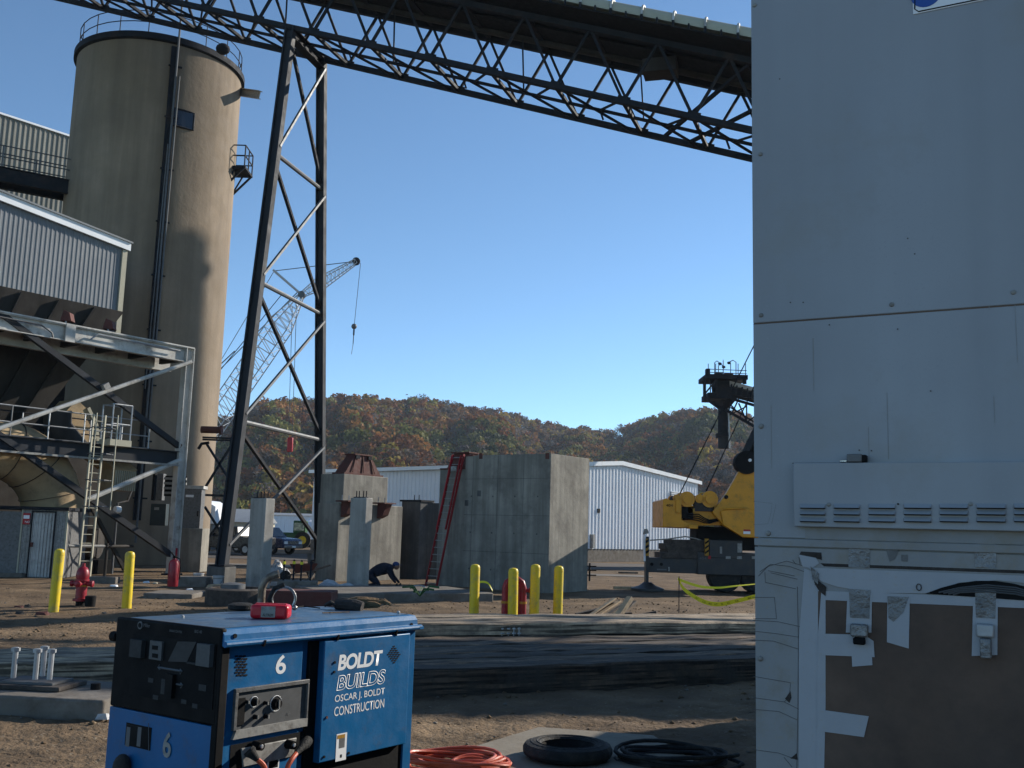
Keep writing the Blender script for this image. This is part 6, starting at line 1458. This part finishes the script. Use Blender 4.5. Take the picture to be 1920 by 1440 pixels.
def knob(px, py, r_, dial=0):
    s, z = gs(px, py, 0)
    if dial: MB(gf).path([(s+dial*math.cos(t/16*6.283), .001, z+dial*math.sin(t/16*6.283)) for t in range(16)], .002, 4, True).build('dial_ring', M_['white'], ge_)
    k_ = MB(gf).lathe([(r_*.9, -.022), (r_, .0), (r_*1.2, .003)], (s, 0, z), 16, 'Y').build('knob', M_['black'], ge_); MB(gf).box(s-.004, s+.004, -.028, -.0221, z-r_*.8, z+r_*.8).build('knob_grip', M_['ltgrey'], k_)
knob(477, 1316, .02, .028); knob(518, 1319, .028, .042); knob(497, 1318, .01); knob(478, 1344, .012); knob(498, 1343, .012); knob(461, 1316, .01)
stext('dial_mark', 'A', 540, 1340, 545, 1334, 'greylet', off=.001)
# output sockets
gb('socket_recess', s0p+.005, s1p-.0, .0095, .0118, z0p-.16, z0p-.03, 'black', 0)
MB(gf).prism([(s0p+.09, .008, z0p-.155), (s1p-.09, .008, z0p-.155), (s1p-.07, .008, z0p-.055), (s0p+.07, .008, z0p-.055)], (0, -.012, 0)).build('socket_plate', M_['ltgrey'], ge_, bevel=.004)
for px, py, m in ((477, 1397, 'black'), (538, 1395, 'black')):
    s, z = gs(px, py, 0); MB(gf).lathe([(.022, -.06), (.026, .0)], (s, 0, z), 16, 'Y').build('socket', M_[m], ge_); MB(gf).lathe([(.008, -.065), (.012, -.06)], (s, 0, z), 8, 'Y').build('stud', M_['galv'], ge_)
dt2 = srect2('data_plate', 503, 1417, 523, 1440, 'white', .008, .0117); srect2('data_print', 505, 1419, 521, 1438, 'panel', .0072, .0079, par=dt2)
# plugs and red cables
def plug(px0, py0, px1, py1, r0, pts, lab):
    a = Vector((gs(px0, py0, .06)[0], -.06, gs(px0, py0, .06)[1])); b = Vector((gs(px1, py1, .1)[0], -.1, gs(px1, py1, .1)[1]))
    pl_ = thing('cable_plug', gf @ a, lab+' on the generator side', 'cable plug')
    MB(gf).path([a, a.lerp(b, .2), a.lerp(b, .5), b], [r0*.9, r0, r0*.7, r0*.4], 12).build('plug', M_['rubber'], pl_)
    q = [b]+[Vector((gs(x, y, .12)[0], -.12, gs(x, y, .12)[1])) for x, y in pts]; MB(gf).path(crv(q, 14), .014, 8).build('cable', M_['orange'], pl_)
plug(466, 1406, 483, 1425, .035, [(495, 1437), (500, 1460), (505, 1500)], 'left black cable plug with red lead')
plug(578, 1388, 555, 1413, .032, [(545, 1427), (538, 1445), (535, 1500)], 'right black cable plug with red lead')
# things on the lid
zt = GT+.004
def gt(px, py, z=zt): p = gnd(px, py, z); return p
P = gt(467, 1160); Q = gt(539, 1162); d_ = (Q-P).normalized(); Lb_ = (Q-P).length; f_ = frame(P, d_)
hbz = zat(470, 1133, P)-zt
rb = thing('first_aid_box', P, 'small red plastic box with white label lying on the generator lid', 'box')
MB(f_).box(0, Lb_, 0, .13, .0, hbz).build('shell', M_['redbox'], rb, bevel=.022, seg=3)
lb_ = MB(f_).box(Lb_*.3, Lb_*.67, -.002, .001, hbz*.12, hbz*.88).build('label', M_['ltgrey'], rb); text('label_text', 'ALTREM', planeM(f_ @ Vector((Lb_*.35, -.003, hbz*.2)), d_, UP), hbz*.18, M_['black'], lb_, wid=Lb_*.27)
MB(f_).box(Lb_*.1, Lb_*.9, .05, .08, hbz, hbz+.005).build('lid_ridge', M_['redbox'], rb)
# exhaust
P = gt(489, 1141); P.z = zt
ex = thing('exhaust_pipe', P, 'bent tarnished exhaust pipe rising from the generator lid', 'exhaust pipe')
pts = crv([P, P+UP*.12, at(493, 1098, P.y), at(500, 1086, P.y), at(512, 1079, P.y), at(523, 1076, P.y)], 18)
MB().path(pts, .026, 14).build('pipe', M_['exh'], ex); MB().lathe([(.05, 0), (.05, .01), (.03, .02)], P, 16).build('flange', M_['steel'], ex)
MB().path([pts[-1], pts[-1]+(pts[-1]-pts[-2])*.08], .024, 12).build('mouth', M_['black'], ex)
P = gt(452, 1144); o = MB().lathe([(.07, 0), (.085, .012), (.085, .035), (.06, .045), (.01, .047)], P, 20).build('rain_cap', M_['rubber']); tag(o, 'flat black rubber cap lying left of the red box on the lid', 'cap')
P = gt(500, 1158)-Vector((.16, -.1, 0)); o = MB().path([gt(432, 1142)+UP*.012, gt(438, 1139)+UP*.02, gt(445, 1141)+UP*.015], .01, 6).build('strap', M_['leather_dark']); tag(o, 'short dark strap end at left side of the lid', 'strap')
P = gt(530, 1148); f_ = frame(P, (1, .2)); cl_ = thing('clamp_ring', P, 'chrome handled ring clamp standing behind the red box on the lid', 'clamp')
MB(f_).path([(.075*math.cos(a), 0, .085+.075*math.sin(a)) for a in [i/20*5.2-.6 for i in range(21)]], .009, 8).build('ring', M_['chrome'], cl_); MB(f_).box(-.03, .05, -.03, .03, 0, .03).build('foot', M_['black'], cl_, bevel=.006)
MB(f_).path([(-.06, 0, .03), (-.09, 0, .08), (-.06, .0, .15), (0, .0, .175)], .016, 8).build('grip', M_['rubber'], cl_)
MB(f_).ell((.075, -.01, .03), .018, .018, .018, 10, 6).build('knob', M_['chrome'], cl_)
# gloves: five fingers each
def glove(P, d, m, lab, k, s=1.0):
    f_ = frame(P, d); t = thing('work_glove', P, lab, 'glove', 'leather work gloves on the lid')
    mb = MB(f_); pts = [(-.14, 0, .02), (-.09, 0, .03), (-.03, 0, .032), (.04, 0, .03)]
    mb.path([tuple(c*s for c in p) for p in pts], [.035*s, .04*s, .036*s, .03*s], 10); mb.build('cuff_and_palm', M_[m], t)
    for i in range(4):
        y = (i-1.5)*.019*s; l = (.07, .085, .08, .06)[i]*s
        MB(f_).path([(.03*s, y, .03*s), (.03*s+l*.5, y*1.25, (.042+.006*(i % 2))*s), (.03*s+l, y*1.5, (.02+.008*((i+k) % 2))*s)], [.013*s, .012*s, .009*s], 7).build('finger', M_[m], t)
    MB(f_).path([(-.03*s, -.03*s, .03*s), (.01*s, -.055*s, .03*s), (.045*s, -.06*s, .018*s)], [.014*s, .013*s, .01*s], 7).build('thumb', M_[m], t)
glove(gt(640, 1143), (-.9, .15), 'leather_dark', 'dark left glove, palm flat, on the generator lid', 0, 1.05)
glove(gt(697, 1140), (.95, .25), 'leather', 'tan leather glove with curled fingers at right of the pair', 1, 1.15)
glove(gt(665, 1139), (1, .05), 'leather_dark', 'crumpled dark brown glove lying between the other two', 1, .95)
o = MB().bar(gt(605, 1151)+UP*.006, gt(655, 1149)+UP*.006, .012, .006).build('welding_rod', M_['leather']); tag(o, 'thin brown stick in front of the gloves', 'rod')
o = MB().path([gt(548, 1142)+UP*.01, gt(570, 1140)+UP*.012, gt(600, 1143)+UP*.01], .004, 5).build('wire', M_['black']); tag(o, 'thin black wire running from the clamp to the gloves', 'wire')
for px, py in ((342, 1158), (747, 1150), (632, 1131)): p = gt(px, py); MB().lathe([(.012, 0), (.012, .01), (.005, .016)], p, 8).build('lid_screw', M_['galv'], ge_)

# ------------------------------------------------------------------ white trailer at right
VO = Vector((.571, 2.4, 0)); VD = Vector((.88, -.474, 0)).normalized(); VN = Vector((VD.y, -VD.x, 0)) # outward, to the camera
vf = frame(VO, VD); vi = vf.inverted(); k0 = ray(1413, 600); VO = Vector((k0.x/k0.y*2.4, 2.4, 0)); vf = frame(VO, VD); vi = vf.inverted()
def vp(px, py, off=0.0):
    r = ray(px, py); o = Vector((0, 0, EYE)); P0 = VO+VN*off; k = (P0-o).dot(VN)/r.dot(VN); q = vi @ (o+r*k); return q.x, q.z
va = thing('white_trailer', VO, 'dusty white box trailer end filling the right side, with louvres and taped brown panel', 'trailer')
VW, VT, VLN = 2.5, 3.45, 13.6
def vb(n, x0, x1, z0, z1, p0, p1, m, bev=0, par=None):   # p0..p1 = distance proud of the wall
    return MB(vf).box(x0, x1, -p1, -p0, z0, z1).build(n, M_[m], par or va, bevel=bev)
zs1 = vp(1413, 607)[1]; zs2 = vp(1416, 1010)[1]
MB(vf).box(0.004, VW, .004, VLN, .55, VT).build('body', M_['van'], va, bevel=.01)
MB(vf).box(.1, VW-.1, .3, VLN-.1, .3, .55).build('underframe', M_['black'], va)
for y in (10.4, 11.6):
    for x in (.05, VW-.35):
        w_ = MB(vf).lathe([(.2, 0), (.42, 0), (.45, .03), (.45, .25), (.42, .28), (.2, .28)], (x, y, .45), 24, 'X').build('wheel', M_['rubber'], va); MB(vf).lathe([(.02, .04), (.22, .03), (.22, .25), (.02, .24)], (x, y, .45), 16, 'X').build('hub', M_['galv'], w_)
for y in (1.2,): MB(vf).box(.3, .42, y, y+.12, 0, .35).build('landing_leg', M_['steel'], va); MB(vf).box(VW-.42, VW-.3, y, y+.12, 0, .35).build('landing_leg', M_['steel'], va)
vb('upper_panel', 0, VW, zs1, VT, 0, .006, 'van', .002)
vb('middle_panel', .0, VW, zs2+.004, zs1-.003, 0, .004, 'van', .001)
vb('seam', .0, VW, zs1-.003, zs1+.0, -.001, .003, 'seam')
vb('lower_panel', 0, VW, .5, zs2-.018, 0, .003, 'vandirty', .001)
vb('belt_strip', 0, VW, zs2-.016, zs2+.002, 0, .008, 'vandirty', .002)
for px, py in ((1427, 591), (1672, 571), (1427, 799), (1440, 1000), (1426, 289), (1425, 1235), (1415, 10), (1900, 548)):
    s, z = vp(px, py, .006); MB(vf).lathe([(.0015, -.0105), (.0045, -.009), (.0065, -.004)], (s, 0, z), 14, 'Y').build('screw', M_['ltgrey'], va)
# logo plate, top right
a = vp(1712, 27, .008); b = vp(1712, -70, .008); c = vp(1990, -20, .008)
lp = vb('logo_plate', a[0], c[0], a[1], b[1], .006, .0085, 'white', .001)
MB(vf).path([(a[0]+.01, -.0087, b[1]), (a[0]+.004, -.0087, a[1]+.012), (a[0]+.012, -.0087, a[1]+.004), (c[0], -.0087, a[1]+.004)], .0016, 5).build('border_line', M_['black'], lp)
s, z = vp(1733, -6, .009); MB(vf).lathe([(.001, -.0094), (.034, -.0094), (.034, -.0086)], (s+.004, 0, z+.008), 28, 'Y').build('logo_disc', M_['logoblue'], lp); MB(vf).lathe([(.001, -.01), (.022, -.01), (.022, -.0095)], (s-.004, 0, z+.02), 24, 'Y').build('logo_crescent', M_['white'], lp)
text('logo_text', 'MOBILE', planeM(vf @ Vector((s+.055, -.0088, z+.01)), VD, UP), .05, M_['black'], lp, wid=.2)
# hood panel with louvres
h0 = vp(1487, 868, .03); h1 = vp(1487, 987, .03)
vb('louvre_panel', h0[0], VW, h1[1], h0[1], .004, .03, 'van', .002)
vb('hood_shadow_gap', h0[0]+.02, VW, zs2+.003, h1[1]-.001, .0041, .0055, 'vandirty')
cols = [1500, 1563, 1628, 1694, 1761, 1830, 1900, 1970]
for x in cols:
    for y in (952, 964, 977):
        a = vp(x, y, .03); L_ = .058
        g = MB(vf).add([(a[0], -.0302, a[1]+.009), (a[0]+L_, -.0302, a[1]+.009), (a[0]+L_-.004, -.04, a[1]), (a[0]+.004, -.04, a[1]), (a[0], -.0302, a[1]), (a[0]+L_, -.0302, a[1])], [(0, 1, 2, 3), (0, 3, 4), (1, 5, 2)]).build('louvre', M_['van'], va)
        MB(vf).box(a[0]+.002, a[0]+L_-.002, -.0395, -.0302, a[1]-.0022, a[1]-.0002).build('louvre_gap', M_['black'], g)
for px, py, m in ((1554, 946, 'ltgrey'), (1820, 945, 'ltgrey'), (1684, 945, 'black')):
    s, z = vp(px, py, .031); MB(vf).lathe([(.002, -.034), (.005 if m == 'ltgrey' else .002, -.0305)], (s, 0, z), 12, 'Y').build('screw', M_[m], va)
# small grey bracket box on top of the hood
a = vp(1588, 868, .03); b = vp(1616, 851, .03); bx_ = thing('latch_block', vf @ Vector((a[0], 0, a[1])), 'small grey block resting on the hood ledge of the trailer wall', 'block')
MB(vf).box(a[0], b[0], -.034, -.006, h0[1]+.001, b[1]).build('block', M_['greypl'], bx_, bevel=.002)
MB(vf).box(b[0]-.004, b[0]+.009, -.032, -.008, h0[1]+.001, b[1]-.002).build('block_end', M_['panel'], bx_, bevel=.002)
MB(vf).box(a[0]-.016, a[0], -.03, -.01, h0[1]+.001, h0[1]+.006).build('foot', M_['chrome'], bx_, bevel=.001)
# dirt crack line over the hood ledge
MB(vf).path([(vp(1487, 871)[0], -.005, h0[1]+.001), (vp(1580, 868)[0], -.0055, h0[1]+.001)], .0012, 4).build('ledge_line', M_['scratch'], va)
# grey foil and bare patches below the belt
def vpoly(n, pts, m, p0=.0035, p1=.0045, par=None):
    return MB(vf).prism([(lambda q: (q[0], -p0, q[1]))(vp(x, y, p0)) for x, y in pts], (0, -(p1-p0), 0)).build(n, M_[m], par or va)
vpoly('foil_patch', [(1591, 1016), (1631, 1018), (1631, 1066), (1591, 1063)], 'foil'); vpoly('foil_patch', [(1827, 1018), (1868, 1018), (1868, 1066), (1828, 1064)], 'foil')
vpoly('bare_patch', [(1661, 1030), (1674, 1022), (1686, 1031), (1678, 1048), (1668, 1053)], 'greypl'); vpoly('bare_patch', [(1690, 1040), (1702, 1040), (1702, 1053), (1690, 1052)], 'greypl')
vpoly('grime_band', [(1538, 1056), (1990, 1072), (1990, 1078), (1545, 1062)], 'leather_dark', .0031, .0034)
# door jamb strip and white tape runs
vpoly('tape_strip', [(1508, 1066), (1526, 1072), (1540, 1108), (1534, 1200), (1534, 1460), (1498, 1460), (1498, 1200)], 'tapew', .0034, .0044)
vpoly('tape_strip', [(1516, 1064), (1560, 1066), (1990, 1082), (1990, 1100), (1870, 1088), (1800, 1092), (1740, 1112), (1640, 1112), (1570, 1100), (1540, 1090)], 'tapew', .0046, .0056)
# brown panel
vpoly('brown_panel', [(1534, 1108), (2040, 1128), (2040, 1500), (1534, 1500)], 'card', .0036, .0046)
vpoly('tape_strip', [(1540, 1108), (1990, 1124), (1990, 1143), (1548, 1125), (1548, 1320), (1545, 1460), (1530, 1460), (1533, 1200)], 'tapew', .0048, .0054)
vpoly('tape_strip', [(1535, 1188), (1620, 1190), (1638, 1202), (1640, 1232), (1534, 1228)], 'tapew', .0058, .0066)
vpoly('tape_strip', [(1597, 1228), (1635, 1230), (1636, 1247), (1598, 1250)], 'tapew', .0056, .0062)
vpoly('tape_strip', [(1535, 1330), (1629, 1343), (1620, 1382), (1532, 1370)], 'tapew', .0058, .0066)
vpoly('tape_strip', [(1664, 1118), (1706, 1119), (1704, 1216), (1663, 1204)], 'tapew', .0058, .0064)
vpoly('foil_patch', [(1664, 1118), (1704, 1119), (1694, 1148), (1675, 1166), (1666, 1158)], 'foil', .0066, .0074)
for x in (1592, 1828):
    vpoly('tape_strip', [(x-3, 1110), (x+43, 1112), (x+42, 1228 if x > 1700 else 1186), (x-6, 1230 if x > 1700 else 1186)], 'tapew', .0058, .0064)
    vpoly('foil_patch', [(x, 1104), (x+40, 1106), (x+38, 1160), (x+2, 1158)], 'foil', .0066, .0074)
    a = vp(x+2, 1176, .02); b = vp(x+34, 1138, .02)
    MB(vf).box(a[0], b[0], -.024, -.0075, a[1]-.02, a[1]+.008).build('clip', M_['foil' if x < 1700 else 'galv'], va, bevel=.004); MB(vf).box(a[0]+.006, b[0]-.006, -.026, -.009, a[1]-.036 if x < 1700 else a[1]-.062, a[1]-.021).build('clip_tail', M_['panel' if x < 1700 else 'foil'], va, bevel=.003)
# dark arched opening with hoses
pts_ = [(1735, 1113), (1765, 1102), (1795, 1094), (1830, 1089), (1865, 1089), (1900, 1094), (1935, 1103), (1980, 1122), (1980, 1130)]
vpoly('arch_opening', pts_, 'black', .006, .0072)
for k in range(4): MB(vf).path([(lambda q: (q[0], -.0085, q[1]))(vp(x, y, .0085)) for x, y in ((1760+k*9, 1111+k*1.5), (1800, 1102+k*3), (1850, 1097+k*4), (1905, 1102+k*4), (1960, 1118+k*3))], .0018, 5).build('hose_loop', M_['panelmid'], va)
q = vp(1723, 1101, .007); MB(vf).path([(q[0]+.005*math.cos(t), -.0085, q[1]+.007*math.sin(t)) for t in [i/10*6.28 for i in range(10)]], .0012, 4, True).build('eyelet', M_['scratch'], va)
# torn corner, scratches and lifted flaps
vpoly('torn_hole', [(1524, 1078), (1536, 1090), (1549, 1100), (1548, 1118), (1536, 1108), (1528, 1096)], 'leather_dark', .0062, .0068)
vpoly('curled_flap', [(1520, 1062), (1535, 1075), (1534, 1096), (1524, 1086)], 'foil', .007, .009)
def scr(pts, r=.0006, m='scratch'): MB(vf).path([(lambda q: (q[0], -.0036, q[1]))(vp(x, y, .0036)) for x, y in pts], r, 4).build('scratch_line', M_[m], va)
for p in ([(1413, 940), (1448, 944), (1445, 965), (1440, 982), (1413, 984)], [(1455, 946), (1447, 982)], [(1422, 1080), (1440, 1062), (1475, 1052), (1510, 1062)], [(1425, 1072), (1445, 1058), (1480, 1062), (1508, 1072)], [(1434, 1073), (1435, 1092), (1492, 1104)], [(1440, 1070), (1490, 1080)], [(1445, 1074), (1495, 1086)],
          [(1410, 1120), (1452, 1120), (1456, 1160), (1412, 1160)], [(1412, 1163), (1460, 1166), (1505, 1176)], [(1410, 1200), (1450, 1202), (1500, 1218)], [(1410, 1183), (1455, 1188), (1500, 1195)], [(1508, 1074), (1518, 1100), (1520, 1160), (1533, 1300)], [(1412, 1268), (1482, 1280), (1480, 1308), (1470, 1316)],
          [(1412, 1308), (1470, 1316), (1498, 1330)], [(1412, 1330), (1460, 1334), (1495, 1350)], [(1410, 1405), (1460, 1412), (1495, 1425)], [(1470, 1420), (1485, 1438)], [(1495, 1100), (1497, 1200), (1496, 1330), (1494, 1440)], [(1486, 1050), (1492, 1058)], [(1498, 1045), (1500, 1058)], [(1512, 1040), (1506, 1056)]): scr(p)
vpoly('torn_edge', [(1472, 1310), (1482, 1296), (1484, 1308), (1480, 1318)], 'leather_dark', .0036, .0042); vpoly('torn_edge', [(1502, 1034), (1540, 1036), (1541, 1050), (1520, 1044), (1498, 1042)], 'leather_dark', .0036, .0042); vpoly('torn_edge', [(1482, 1422), (1494, 1412), (1496, 1424)], 'leather_dark', .0036, .0042)
vpoly('tape_strip', [(1498, 1040), (1530, 1046), (1536, 1056), (1522, 1066), (1505, 1062)], 'tapew', .0044, .005)
rr_ = random.Random(9)
for k in range(16):
    x_ = rr_.uniform(.02, 1.2); z_ = zs2+rr_.uniform(.25, 1.0); MB(vf).box(x_, x_+rr_.uniform(.0008, .002), -.0046, -.0042, z_-rr_.uniform(.03, .16), z_).build('drip_mark', M_['vandirty'], va)
# dimples of grime
for px, py in ((1482, 567), (1506, 567), (1683, 617), (1745, 733), (1702, 447), (1555, 609), (1715, 476), (1462, 148), (1634, 845), (1611, 844)):
    s, z = vp(px, py, .0065); MB(vf).lathe([(.0005, -.0072), (.0018, -.0068)], (s, 0, z), 8, 'Y').build('chip', M_['scratch'], va)

# ------------------------------------------------------------------ unseen stack added beyond the trailer to cast shade on the silo
sx, sy = SUN_AZ; a_ = onsilo(376)[1]; p_ = sil(a_, 0, 2)
ne = -p_.x*sy+p_.y*sx+.3; RB = 1.75; ncx = ne-RB; tt = 58.0
CX, CYY = -ncx*sy+tt*sx, ncx*sx+tt*sy
ts = p_.x*sx+p_.y*sy; HC = 16.0+(tt-ts)*math.tan(SUN_EL)
ch = thing('shade_stack', (CX, CYY, 0), 'tall round stack added unseen beyond the white trailer to shade the silo', 'shade_stack')
MB().lathe([(RB+1.3, 0), (RB+.15, HC*.55), (RB-.12, HC-.6), (RB-.35, HC)], (CX, CYY, 0), 40).build('shaft', M_['silo'], ch); MB().lathe([(RB-.2, HC-2.2), (RB+.1, HC-2.1), (RB+.1, HC-1.9), (RB-.2, HC-1.8)], (CX, CYY, 0), 40).build('band', M_['steel'], ch)
print('shade_stack', CX, CYY, HC, CX/CYY, HC/CYY)

# ------------------------------------------------------------------ air
hz = MB().box(-2700, 2700, -80, 3700, -5, 125).build('haze', bpy.data.materials.new('air'), smooth=False); hz['kind'] = 'stuff'
tag(hz, 'thin blue autumn haze in the air over the yard and bluffs', 'haze')
hmn = hz.data.materials[0]; hmn.use_nodes = True; hn = hmn.node_tree.nodes; hn.remove(hn['Principled BSDF'])
pvn = hn.new('ShaderNodeVolumePrincipled'); pvn.inputs['Density'].default_value = .00014; pvn.inputs['Color'].default_value = (.72, .85, 1, 1); pvn.inputs['Anisotropy'].default_value = .2
hmn.node_tree.links.new(pvn.outputs[0], hn['Material Output'].inputs['Volume'])
